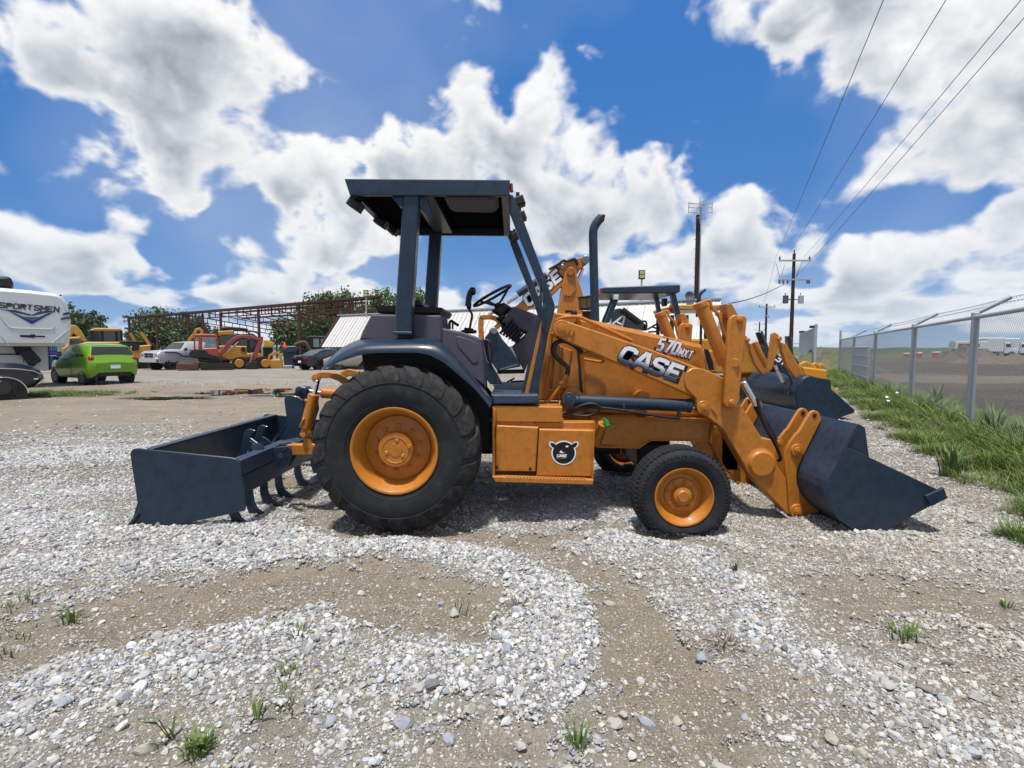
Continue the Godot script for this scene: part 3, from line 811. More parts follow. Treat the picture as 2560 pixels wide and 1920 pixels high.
func front_wheel(root: Node3D, at: Vector3, flip: bool) -> void:
	var w := Node3D.new()
	w.name = "front_wheel"
	root.add_child(w, true)
	w.position = at - root.position
	if flip: w.rotation.y = PI
	# the soft tyre is pressed flat where it stands
	var squash := func(p: Vector3) -> Vector3:
		var low := -0.255
		if p.y < low: return Vector3(p.x * 1.03, low + (p.y - low) * 0.12, p.z + (0.018 if p.z > -0.14 else -0.018))
		return p
	var t := Shape.new()
	t.lathe(pv([0.205, -0.05, 0.222, -0.026, 0.24, -0.016, 0.275, -0.004, 0.305, 0.0, 0.328, -0.008, 0.345, -0.026, 0.354, -0.05, 0.360, -0.09, 0.362, -0.14, 0.360, -0.19, 0.354, -0.23, 0.345, -0.254, 0.328, -0.272, 0.30, -0.28, 0.26, -0.274, 0.222, -0.254, 0.205, -0.23]), Transform3D(), 64, 0.7)
	for i in t.v.size(): t.v[i] = squash.call(t.v[i])
	obj("tyre", t, M.rubber, w)
	# zigzag ribs of the tread
	for h in [-0.028, -0.066, -0.112, -0.158, -0.204, -0.246]:
		var rb := Shape.new()
		var rows := []
		for k in 121:
			var a := TAU * k / 120.0
			var zz: float = h + (0.005 if k % 2 == 0 else -0.005)
			var r0 := 0.346 if absf(h + 0.14) > 0.1 else 0.362
			var row := PackedVector3Array()
			for e in [[-0.018, -0.012], [-0.016, 0.002], [0.016, 0.002], [0.018, -0.012]]:
				var drop := maxf(0.0, absf(zz + e[0] + 0.14) - 0.09) * 0.55
				row.append(squash.call(Vector3(cos(a) * (r0 + e[1] + 0.006 - drop), sin(a) * (r0 + e[1] + 0.006 - drop), zz + e[0])))
			rows.append(row)
		for k in 120:
			var f: Vector3 = Vector3(cos(TAU * (k + 0.5) / 120.0), sin(TAU * (k + 0.5) / 120.0), 0)
			for j in 3: rb.quad(rows[k][j], rows[k][j + 1], rows[k + 1][j + 1], rows[k + 1][j], f + Vector3(0, 0, [-1, 0, 1][j]))
		obj("tread_rib", rb, M.rubber, w)
	# dashes moulded on the sidewall
	var dash := Shape.new()
	for k in 72:
		var a := TAU * k / 72.0
		var p: Vector3 = squash.call(Vector3(cos(a) * 0.318, sin(a) * 0.318, -0.002))
		if p.y < -0.24: continue
		dash.box(p, Vector3(0.022, 0.010, 0.008), 0.002, Basis(Vector3(0, 0, 1), a + (0.7 if k % 2 == 0 else -0.5)))
	obj("sidewall_block", dash, M.rubber, w)
	var rim := Shape.new()
	rim.lathe(pv([0.15, -0.115, 0.168, -0.10, 0.172, -0.07, 0.186, -0.055, 0.205, -0.03, 0.212, -0.016, 0.222, -0.014, 0.226, -0.02, 0.224, -0.05, 0.19, -0.09, 0.19, -0.2, 0.22, -0.25]), Transform3D(), 56, 0.72)
	rim.lathe(pv([0, -0.09, 0.085, -0.09, 0.09, -0.085, 0.125, -0.085, 0.135, -0.10, 0.160, -0.105]), Transform3D(), 48, 0.8)
	obj("rim", rim, M.orange, w)
	var hub := Shape.new()
	hub.lathe(pv([0, -0.032, 0.038, -0.032, 0.044, -0.037, 0.047, -0.046, 0.054, -0.048, 0.066, -0.052, 0.07, -0.06, 0.074, -0.09]), Transform3D(), 36, 0.8)
	obj("hub_cap", hub, M.orange, w)
	for k in 8:
		var b := Shape.new()
		var a := 1.35 + TAU * k / 8.0
		b.cyl(Vector3(cos(a) * 0.105, sin(a) * 0.105, -0.09), Vector3(cos(a) * 0.105, sin(a) * 0.105, -0.072), 0.013, 10, 0.004)
		obj("wheel_bolt", b, M.orange, w)

func plate(called: String, poly: PackedVector2Array, near: float, thick: float, m: Material, parent: Node, bev := 0.006) -> MeshInstance3D:
	var s := Shape.new()
	s.prism(poly, -near - thick, -near, bev)
	return obj(called, s, m, parent)
func far_copy(o: MeshInstance3D, dz: float) -> MeshInstance3D:
	var r: MeshInstance3D = o.duplicate()
	r.name = String(o.name)
	o.get_parent().add_child(r, true)
	r.position = o.position + Vector3(0, 0, -dz)
	return r

# ---------------------------------------------------------------- the loader tractor
func build_tractor() -> void:
	var t := thing("loader_tractor", "large orange loader tractor with dark canopy and front bucket in the gravel foreground", "tractor", Vector3(0.3, 0, -4.85), 0.0, "", true)
	var s: Shape
	rear_wheel(t, Vector3(-0.896, 0.595, -3.8), false)
	rear_wheel(t, Vector3(-0.897, 0.595, -5.90), true)
	front_wheel(t, Vector3(1.299, 0.244, -3.75) + Vector3(0, 0.01, 0), false)
	front_wheel(t, Vector3(1.299, 0.254, -5.95), true)
	# axles and underside
	s = Shape.new()
	s.cyl(Vector3(-0.90, 0.59, -4.2), Vector3(-0.90, 0.59, -5.5), 0.14, 20, 0.01)
	s.box(Vector3(-0.75, 0.62, -4.85), Vector3(0.8, 0.42, 0.55), 0.05)
	s.box(Vector3(0.2, 0.55, -4.85), Vector3(1.6, 0.3, 0.45), 0.04)
	obj("transmission", s, M.black, t)
	s = Shape.new()
	s.box(Vector3(1.30, 0.30, -4.85), Vector3(0.16, 0.16, 1.5), 0.02)
	s.box(Vector3(1.30, 0.42, -4.85), Vector3(0.3, 0.22, 0.5), 0.03)
	s.cyl(Vector3(1.30, 0.255, -4.0), Vector3(1.30, 0.255, -5.7), 0.05, 14)
	obj("front_axle", s, M.black, t)
	# main frame rails
	var rail := plate("frame_rail", pv([0.722, 0.791, 1.732, 0.751, 1.71, 0.577, 1.194, 0.584, 1.095, 0.517, 0.424, 0.529, 0.422, 0.801]), 4.36, 0.10, M.orange, t)
	far_copy(rail, 0.88)
	s = Shape.new()
	s.prism(pv([0.723, 0.535, 1.091, 0.525, 1.191, 0.591, 1.704, 0.585, 1.705, 0.575, 1.195, 0.581, 1.097, 0.513, 0.723, 0.523]), -4.46, -4.335, 0.003)
	s.prism(pv([0.72, 0.796, 1.728, 0.758, 1.728, 0.744, 0.72, 0.782]), -4.46, -4.335, 0.003)
	s.prism(pv([0.82, 0.727, 0.89, 0.727, 0.892, 0.546, 0.763, 0.551]), -4.355, -4.335, 0.004)
	s.prism(pv([1.719, 0.737, 1.735, 0.731, 1.711, 0.559, 1.693, 0.566]), -4.5, -4.32, 0.004)
	obj("frame_flange", s, M.orange, t)
	s = Shape.new()
	s.prism(pv([1.792, 0.691, 1.865, 0.673, 1.922, 0.555, 1.998, 0.427, 2.048, 0.298, 2.06, 0.178, 2.024, 0.188, 1.911, 0.298, 1.798, 0.482, 1.769, 0.536]), -4.58, -4.5, 0.008)
	s.prism(pv([1.792, 0.691, 1.865, 0.673, 1.922, 0.555, 1.998, 0.427, 2.048, 0.298, 2.06, 0.178, 2.024, 0.188, 1.911, 0.298, 1.798, 0.482, 1.769, 0.536]), -5.2, -5.12, 0.008)
	s.box(Vector3(1.95, 0.52, -4.85), Vector3(0.18, 0.5, 0.7), 0.02)
	obj("front_support", s, M.orange, t)
	# tool and battery boxes with step
	s = Shape.new()
	s.prism(pv([-0.147, 0.916, 0.404, 0.907, 0.405, 0.782, -0.147, 0.787]), -4.5, -4.06, 0.006)
	obj("upper_side_box", s, M.orange, t)
	s = Shape.new()
	s.prism(pv([-0.133, 0.762, 0.211, 0.747, 0.189, 0.388, -0.136, 0.389]), -4.5, -4.03, 0.008)
	s.prism(pv([-0.135, 0.8, 0.153, 0.794, 0.209, 0.749, 0.209, 0.696, -0.135, 0.696]), -4.5, -4.08, 0.004)
	var bbox := obj("battery_box", s, M.orange, t)
	for q in p3([-0.122, 0.423, -4.03, 0.146, 0.412, -4.03]):
		s = Shape.new()
		s.cyl(q, q + Vector3(0, 0, 0.008), 0.012, 12, 0.002)
		obj("screw", s, M.black, bbox)
	s = Shape.new()
	s.prism(pv([0.218, 0.732, 0.659, 0.723, 0.65, 0.346, 0.198, 0.352]), -4.5, -4.03, 0.008)
	s.prism(pv([0.181, 0.778, 0.677, 0.781, 0.671, 0.676, 0.214, 0.676]), -4.5, -4.09, 0.004)
	obj("fuel_tank", s, M.orange, t)
	s = Shape.new()
	s.prism(pv([-0.154, 0.912, -0.128, 0.889, -0.14, 0.663, -0.135, 0.644, -0.137, 0.318, -0.159, 0.356]), -4.5, -4.0, 0.004)
	s.prism(pv([0.649, 0.718, 0.663, 0.79, 0.654, 0.691, 0.648, 0.288, 0.638, 0.292]), -4.5, -4.0, 0.003)
	obj("box_end_plate", s, M.orange, t)
	s = Shape.new()
	s.prism(pv([-0.157, 0.361, 0.648, 0.333, 0.643, 0.294, -0.133, 0.316]), -4.4, -3.98, 0.004)
	s.prism(pv([-0.136, 0.388, 0.189, 0.386, 0.189, 0.354, -0.136, 0.358]), -4.3, -4.12, 0.0)
	obj("step", s, M.orange, t)
	s = Shape.new()
	for k in 24:
		var x := lerpf(-0.038, 0.572, k / 23.0)
		s.box(Vector3(x, 0.357 - k * 0.0008, -3.988), Vector3(0.016, 0.020, 0.015), 0.003)
	obj("step_grip", s, M.orange, t)
	s = Shape.new()
	s.prism(pv([-0.132, 0.381, 0.188, 0.377, 0.188, 0.345, -0.132, 0.351]), -4.1, -4.045, 0.0)
	obj("vent_slot", s, M.black, t)
	# fuel filler
	s = Shape.new()
	s.cyl(Vector3(0.706, 0.657, -4.2), Vector3(0.743, 0.753, -4.14), 0.034, 16)
	s.cyl(Vector3(0.728, 0.717, -4.16), Vector3(0.743, 0.762, -4.13), 0.040, 16)
	var neck := obj("filler_neck", s, M.orange, t)
	s = Shape.new()
	s.cyl(Vector3(0.762, 0.787, -4.12), Vector3(0.781, 0.742, -4.1), 0.022, 16)
	s.tube(curve(p3([0.729, 0.794, -4.12, 0.751, 0.803, -4.11, 0.781, 0.77, -4.09, 0.802, 0.731, -4.1])), 0.006, 6)
	obj("filler_cap", s, M.green_cap, neck)
	# hood
	var hp := pv([0.564, 1.654, 1.647, 1.413, 1.667, 1.403, 1.694, 1.328, 1.729, 1.176, 1.756, 1.105, 1.785, 0.759, 0.635, 0.789])
	s = Shape.new()
	s.prism(hp, -5.25, -4.45, 0.035)
	obj("hood", s, M.orange, t)
	plate("hood_vent", pv([1.674, 1.373, 1.71, 1.363, 1.748, 1.268, 1.765, 1.187, 1.725, 1.187, 1.692, 1.288]), 4.435, 0.02, M.black, t, 0.002)
	plate("hood_seam", pv([0.542, 1.611, 0.558, 1.586, 0.618, 0.976, 0.596, 0.976, 0.562, 1.368]), 4.395, 0.03, M.black, t, 0.001)
	s = Shape.new()
	s.prism(pv([0.362, 1.687, 0.552, 1.662, 0.614, 0.925, 0.225, 0.92, 0.314, 1.498]), -5.28, -4.42, 0.015)
	obj("cowl", s, M.orange, t)
	s = Shape.new()
	s.prism(pv([0.379, 1.403, 0.438, 1.393, 0.419, 1.309, 0.411, 1.031, 0.371, 1.031, 0.341, 1.011]), -4.43, -4.37, 0.006)
	s.prism(pv([0.438, 1.388, 0.518, 1.358, 0.489, 1.19, 0.466, 1.026, 0.346, 1.016, 0.36, 1.21]), -4.43, -4.40, 0.006)
	s.prism(pv([0.421, 0.961, 0.461, 1.031, 0.52, 1.041, 0.57, 1.021, 0.61, 0.981, 0.612, 0.791, 0.422, 0.791]), -4.43, -4.34, 0.008)
	s.prism(pv([0.319, 1.496, 0.378, 1.535, 0.408, 1.447, 0.359, 1.476]), -4.4, -4.33, 0.006)
	obj("loader_tower", s, M.orange, t)
	# thin steel pipes on the tower
	s = Shape.new()
	s.tube(curve(p3([0.341, 1.485, -4.33, 0.332, 1.349, -4.33, 0.318, 1.191, -4.33, 0.294, 1.043, -4.33, 0.28, 0.924, -4.33])), 0.007, 7)
	s.tube(curve(p3([0.319, 1.309, -4.34, 0.309, 1.151, -4.34, 0.305, 1.043, -4.34, 0.36, 1.018, -4.34])), 0.006, 7)
	s.tube(p3([0.451, 1.145, -4.28, 0.414, 1.066, -4.29, 0.328, 0.946, -4.31]), 0.016, 10)
	s.tube(p3([0.463, 1.154, -4.28, 0.447, 1.13, -4.28]), 0.021, 10)
	s.tube(p3([0.428, 1.1, -4.285, 0.411, 1.076, -4.285]), 0.021, 10)
	s.tube(p3([0.328, 0.946, -4.31, 0.306, 0.931, -4.31, 0.302, 0.897, -4.31]), 0.013, 8)
	s.tube(p3([0.408, 1.019, -4.33, 0.394, 0.895, -4.33]), 0.006, 7)
	s.tube(p3([0.28, 0.924, -4.33, 0.265, 0.899, -4.33]), 0.010, 7)
	s.tube(p3([0.578, 1.339, -4.33, 0.648, 1.324, -4.34, 0.716, 1.309, -4.36]), 0.016, 10)
	s.tube(p3([0.627, 1.342, -4.33, 0.658, 1.317, -4.34]), 0.022, 10)
	s.tube(curve(p3([0.66, 1.329, -4.35, 0.726, 1.304, -4.36, 0.779, 1.284, -4.38, 0.791, 1.269, -4.39, 0.763, 1.259, -4.4, 0.624, 1.283, -4.41])), 0.012, 8)
	s.tube(curve(p3([0.368, 1.606, -4.3, 0.438, 1.633, -4.28, 0.535, 1.638, -4.28, 0.603, 1.619, -4.28, 0.801, 1.533, -4.3, 1.013, 1.442, -4.33])), 0.016, 9)
	obj("steel_pipe", s, M.orange, t)
	s = Shape.new()
	s.tube(curve(p3([0.593, 1.339, -4.33, 0.541, 1.388, -4.31, 0.48, 1.426, -4.29, 0.41, 1.438, -4.28, 0.356, 1.407, -4.27, 0.347, 1.349, -4.27, 0.381, 1.291, -4.27, 0.44, 1.242, -4.27, 0.471, 1.203, -4.27, 0.461, 1.15, -4.28])), 0.020, 10)
	obj("hydraulic_hose", s, M.hose, t)
	# lift arms, near and far
	var arm := Shape.new()
	arm.prism(pv([0.355, 1.528, 0.362, 1.575, 0.39, 1.599, 0.447, 1.598, 1.16, 1.359, 1.71, 1.148, 1.749, 0.949, 1.55, 0.892, 1.518, 0.966, 1.068, 1.164, 0.477, 1.42, 0.401, 1.458, 0.367, 1.486]), -4.30, -4.18, 0.010)
	var a1 := obj("lift_arm", arm, M.orange, t)
	far_copy(a1, 1.12)
	var fore := Shape.new()
	fore.prism(pv([1.511, 0.968, 1.473, 1.001, 1.426, 1.051, 1.412, 1.118, 1.431, 1.184, 1.48, 1.217, 1.555, 1.213, 1.689, 1.155, 1.79, 1.109, 1.826, 1.001, 1.872, 0.926, 2.063, 0.64, 2.139, 0.625, 2.188, 0.535, 2.177, 0.437, 2.276, 0.301, 2.31, 0.005, 2.295, 0.001, 2.016, 0.284, 1.928, 0.403, 1.743, 0.708, 1.692, 0.75, 1.632, 0.794, 1.552, 0.841, 1.522, 0.884]), -4.31, -4.165, 0.008)
	var a2 := obj("lift_arm_front", fore, M.orange, t)
	far_copy(a2, 1.12)
	s = Shape.new()
	boss(s, Vector3(0.405, 1.538, -4.18), 0.070, 0.022)
	boss(s, Vector3(1.576, 0.892, -4.165), 0.055, 0.02)
	s.lathe(pv([0, 0.036, 0.094, 0.036, 0.104, 0.028, 0.112, 0.010, 0.128, 0.004, 0.128, -0.01]), Transform3D(Basis(), Vector3(2.061, 0.424, -4.165)), 40, 0.8)
	boss(s, Vector3(2.386, 0.525, -4.215), 0.055, 0.03)
	boss(s, Vector3(2.402, 0.008, -4.215), 0.060, 0.03)
	boss(s, Vector3(2.259, 0.577, -4.28), 0.045, 0.03)
	var pin := obj("pivot_pin", s, M.orange, t)
	far_copy(pin, 1.12)
	s = Shape.new()
	s.bar(Vector3(1.64, 0.889, -4.16), Vector3(1.688, 0.83, -4.16), 0.012, 0.012, 0.003)
	s.bar(Vector3(0.504, 1.533, -4.175), Vector3(0.476, 1.476, -4.175), 0.03, 0.018, 0.006)
	obj("arm_tab", s, M.orange, t)
	# bell crank links
	var link := Shape.new()
	link.prism(pv([1.76, 1.63, 1.782, 1.642, 1.861, 1.635, 1.882, 1.615, 1.838, 0.948, 1.819, 0.903, 1.782, 0.889, 1.728, 0.909, 1.71, 0.942, 1.744, 1.6]), -4.155, -4.10, 0.007)
	var l1 := obj("bucket_link", link, M.orange, t)
	far_copy(l1, 1.22)
	s = Shape.new()
	for q in p3([1.824, 1.603, -4.1, 1.778, 0.937, -4.1]):
		s.cyl(q + Vector3(0, 0, -0.01), q + Vector3(0, 0, 0.014), 0.026, 16, 0.004)
		s.cyl(q, q + Vector3(0, 0, 0.022), 0.012, 6, 0.002)
	s.cyl(Vector3(1.8, 1.258, -4.11), Vector3(1.791, 1.258, -4.09), 0.036, 22, 0.004)
	var lb := obj("link_bolt", s, M.orange, t)
	far_copy(lb, 1.22)
	# dump cylinders
	s = Shape.new()
	s.cyl(Vector3(1.56, 1.753, -4.26), Vector3(1.782, 1.247, -4.26), 0.055, 22, 0.008)
	s.cyl(Vector3(1.557, 1.758, -4.26), Vector3(1.576, 1.713, -4.26), 0.061, 22, 0.005)
	s.tube(curve(p3([1.599, 1.758, -4.24, 1.629, 1.767, -4.23, 1.649, 1.71, -4.23, 1.708, 1.644, -4.23, 1.755, 1.502, -4.24, 1.81, 1.397, -4.25])), 0.013, 8)
	s.prism(pv([1.759, 1.738, 1.806, 1.747, 1.861, 1.657, 1.838, 1.624, 1.781, 1.624]), -4.36, -4.22, 0.006)
	s.prism(pv([1.716, 1.687, 1.844, 1.639, 1.852, 1.358, 1.813, 1.358, 1.796, 1.591, 1.717, 1.658]), -4.34, -4.30, 0.006)
	s.cyl(Vector3(1.763, 1.262, -4.22), Vector3(1.804, 1.26, -4.32), 0.045, 18, 0.004)
	var cyl1 := obj("dump_cylinder", s, M.orange, t)
	far_copy(cyl1, 1.15)
	s = Shape.new()
	s.cyl(Vector3(1.937, 1.095, -4.26), Vector3(2.085, 0.847, -4.26), 0.026, 16)
	var rod := obj("chrome_rod", s, M.chrome, t)
	far_copy(rod, 1.12)
	s = Shape.new()
	s.cyl(Vector3(2.054, 0.899, -4.26), Vector3(2.217, 0.607, -4.26), 0.030, 14)
	s.tube(curve(p3([2.055, 0.961, -4.24, 2.074, 0.844, -4.22, 2.116, 0.726, -4.21, 2.187, 0.607, -4.21, 2.239, 0.502, -4.22, 2.264, 0.446, -4.24, 2.254, 0.425, -4.26])), 0.014, 8)
	obj("rod_sleeve", s, M.hose, t)
	s = Shape.new()
	s.box(Vector3(2.02, 0.62, -4.85), Vector3(0.13, 0.13, 1.05), 0.02)
	s.cyl(Vector3(1.12, 0.96, -4.3), Vector3(1.12, 0.96, -5.4), 0.05, 16)
	obj("cross_tube", s, M.orange, t)
	# lift cylinders
	s = Shape.new()
	s.cyl(Vector3(0.555, 0.938, -4.24), Vector3(1.493, 0.897, -4.24), 0.054, 24, 0.006)
	s.cyl(Vector3(0.507, 0.945, -4.24), Vector3(0.565, 0.938, -4.24), 0.046, 20, 0.006)
	s.cyl(Vector3(0.484, 0.944, -4.3), Vector3(0.471, 0.956, -4.18), 0.058, 24, 0.005)
	s.cyl(Vector3(0.473, 0.954, -4.2), Vector3(0.469, 0.957, -4.165), 0.028, 18, 0.004)
	s.cyl(Vector3(1.466, 0.898, -4.24), Vector3(1.497, 0.897, -4.24), 0.060, 24, 0.004)
	s.cyl(Vector3(1.392, 0.863, -4.22), Vector3(1.392, 0.79, -4.22), 0.016, 10)
	s.cyl(Vector3(1.365, 0.798, -4.22), Vector3(1.399, 0.79, -4.22), 0.013, 10)
	s.cyl(Vector3(0.925, 0.919, -4.19), Vector3(0.923, 0.862, -4.19), 0.016, 10)
	var lift := obj("lift_cylinder", s, M.navy, t)
	far_copy(lift, 1.0)
	s = Shape.new()
	s.cyl(Vector3(1.485, 0.897, -4.24), Vector3(1.563, 0.893, -4.24), 0.024, 16)
	obj("lift_rod", s, M.chrome, t)
	s = Shape.new()
	s.tube(curve(p3([0.407, 0.831, -4.2, 0.483, 0.86, -4.2, 0.576, 0.906, -4.18, 0.66, 0.921, -4.17, 0.727, 0.893, -4.17, 0.701, 0.853, -4.18, 0.626, 0.818, -4.19, 0.522, 0.822, -4.2, 0.427, 0.838, -4.21])), 0.011, 8)
	s.tube(curve(p3([0.466, 0.848, -4.22, 0.598, 0.875, -4.2, 0.72, 0.887, -4.18, 0.882, 0.868, -4.18, 1.076, 0.838, -4.19, 1.233, 0.812, -4.2, 1.371, 0.796, -4.21])), 0.012, 8)
	obj("cylinder_hose", s, M.hose, t)
	build_bucket(t)
	build_cab(t)
	build_prints(t)
	# exhaust and air cleaner
	s = Shape.new()
	s.tube(curve(p3([0.772, 1.614, -4.75, 0.757, 1.996, -4.75, 0.747, 2.311, -4.75, 0.744, 2.416, -4.75, 0.752, 2.478, -4.75, 0.785, 2.536, -4.75, 0.819, 2.572, -4.75]), 5), 0.040, 18)
	s.tube(p3([0.785, 2.536, -4.75, 0.833, 2.582, -4.75, 0.851, 2.595, -4.75]), 0.040, 14, 0.006)
	obj("exhaust_pipe", s, M.navy, t)
	s = Shape.new()
	s.cyl(Vector3(0.701, 1.86, -4.95), Vector3(0.699, 1.877, -4.95), 0.072, 22, 0.012)
	s.cyl(Vector3(0.723, 1.736, -4.95), Vector3(0.726, 1.603, -4.95), 0.046, 18, 0.004)
	s.cyl(Vector3(0.709, 1.747, -4.95), Vector3(0.71, 1.771, -4.95), 0.069, 20, 0.01)
	obj("air_precleaner", s, M.black, t)
	s = Shape.new()
	s.cyl(Vector3(0.709, 1.765, -4.95), Vector3(0.701, 1.862, -4.95), 0.066, 22, 0.004)
	obj("precleaner_bowl", s, mat("amber_bowl", Color(0.36, 0.29, 0.13), 0.2), t)
	s = Shape.new()
	s.tube(curve(p3([0.476, 1.701, -4.55, 0.51, 1.706, -4.53, 0.55, 1.699, -4.52, 0.558, 1.687, -4.5])), 0.014, 8)
	s.cyl(Vector3(0.543, 1.662, -4.5), Vector3(0.542, 1.697, -4.5), 0.03, 14)
	obj("hood_latch", s, M.black, t)
	build_hitch(t)

func build_bucket(t: Node3D) -> void:
	var dark: Material = M.navy
	var back := pv([2.602, 0.779, 2.523, 0.604, 2.444, 0.432, 2.418, 0.359, 2.411, 0.295, 2.418, 0.224, 2.447, 0.16, 2.512, 0.081, 2.609, 0, 2.721, -0.078])
	var low := pv([2.654, -0.036, 2.69, -0.05, 2.725, -0.054, 2.808, -0.028])
	var prof := PackedVector2Array()
	for p in back: prof.append(p)
	for p in low: prof.append(p)
	var s := Shape.new()
	s.prism(strip(prof, 0.014), -5.87, -3.825, 0.002)
	obj("bucket_back", s, M.navy_worn, t)
	s = Shape.new()
	s.prism(strip(pv([2.725, -0.053, 2.808, -0.027, 3.196, 0.18]), 0.016), -5.87, -3.825, 0.002)
	s.prism(pv([3.168, 0.189, 3.289, 0.264, 3.313, 0.243, 3.196, 0.175]), -5.885, -3.80, 0.003)
	obj("bucket_floor", s, dark, t)
	var side := pv([2.596, 0.776, 2.537, 0.63, 2.707, 0.55, 3.231, 0.306, 3.254, 0.271, 3.278, 0.221, 3.196, 0.179, 2.809, -0.034, 2.767, -0.05, 2.725, -0.055, 2.69, -0.051, 2.655, -0.039, 2.489, 0.072, 2.428, 0.171, 2.375, 0.278, 2.438, 0.426])
	var p1 := plate("bucket_side", side, 3.805, 0.018, dark, t, 0.003)
	far_copy(p1, 2.065)
	var tip := plate("cutting_edge_end", pv([3.127, 0.261, 3.267, 0.322, 3.298, 0.241, 3.177, 0.183]), 3.785, 0.03, dark, t, 0.003)
	far_copy(tip, 2.085)
	var gus := plate("spill_guard_end", pv([2.629, 0.768, 2.649, 0.796, 2.702, 0.764, 2.744, 0.534, 2.603, 0.592, 2.574, 0.628]), 3.86, 0.016, dark, t, 0.003)
	far_copy(gus, 1.96)
	s = Shape.new()
	s.prism(strip(pv([2.624, 0.764, 2.647, 0.792, 2.697, 0.764]), 0.012), -5.8, -3.86, 0.002)
	obj("spill_guard", s, dark, t)
	var br := Shape.new()
	br.prism(pv([2.485, 0.839, 2.506, 0.856, 2.526, 0.859, 2.549, 0.851, 2.566, 0.83, 2.58, 0.787, 2.581, 0.779, 2.424, 0.434, 2.396, 0.362, 2.391, 0.299, 2.4, 0.233, 2.427, 0.169, 2.492, 0.088, 2.599, 0.007, 2.558, -0.015, 2.465, -0.034, 2.381, -0.039, 2.353, -0.03, 2.341, -0.022, 2.316, 0.241, 2.279, 0.51, 2.326, 0.595, 2.377, 0.667, 2.392, 0.676]), -4.25, -4.215, 0.005)
	for z in [0.0, -0.17, -1.0, -1.17]: obj("bucket_bracket", br, M.orange, t, Transform3D(Basis(), Vector3(0, 0, z)))
	var hole := Shape.new()
	var hc := Vector3(2.521, 0.817, -4.213)
	hole.cyl(hc, hc + Vector3(0, 0, 0.004), 0.017, 16, 0.0)
	for z in [0.0, -0.17, -1.0, -1.17]: obj("pin_hole", hole, M.black, t, Transform3D(Basis(), Vector3(0, 0, z)))

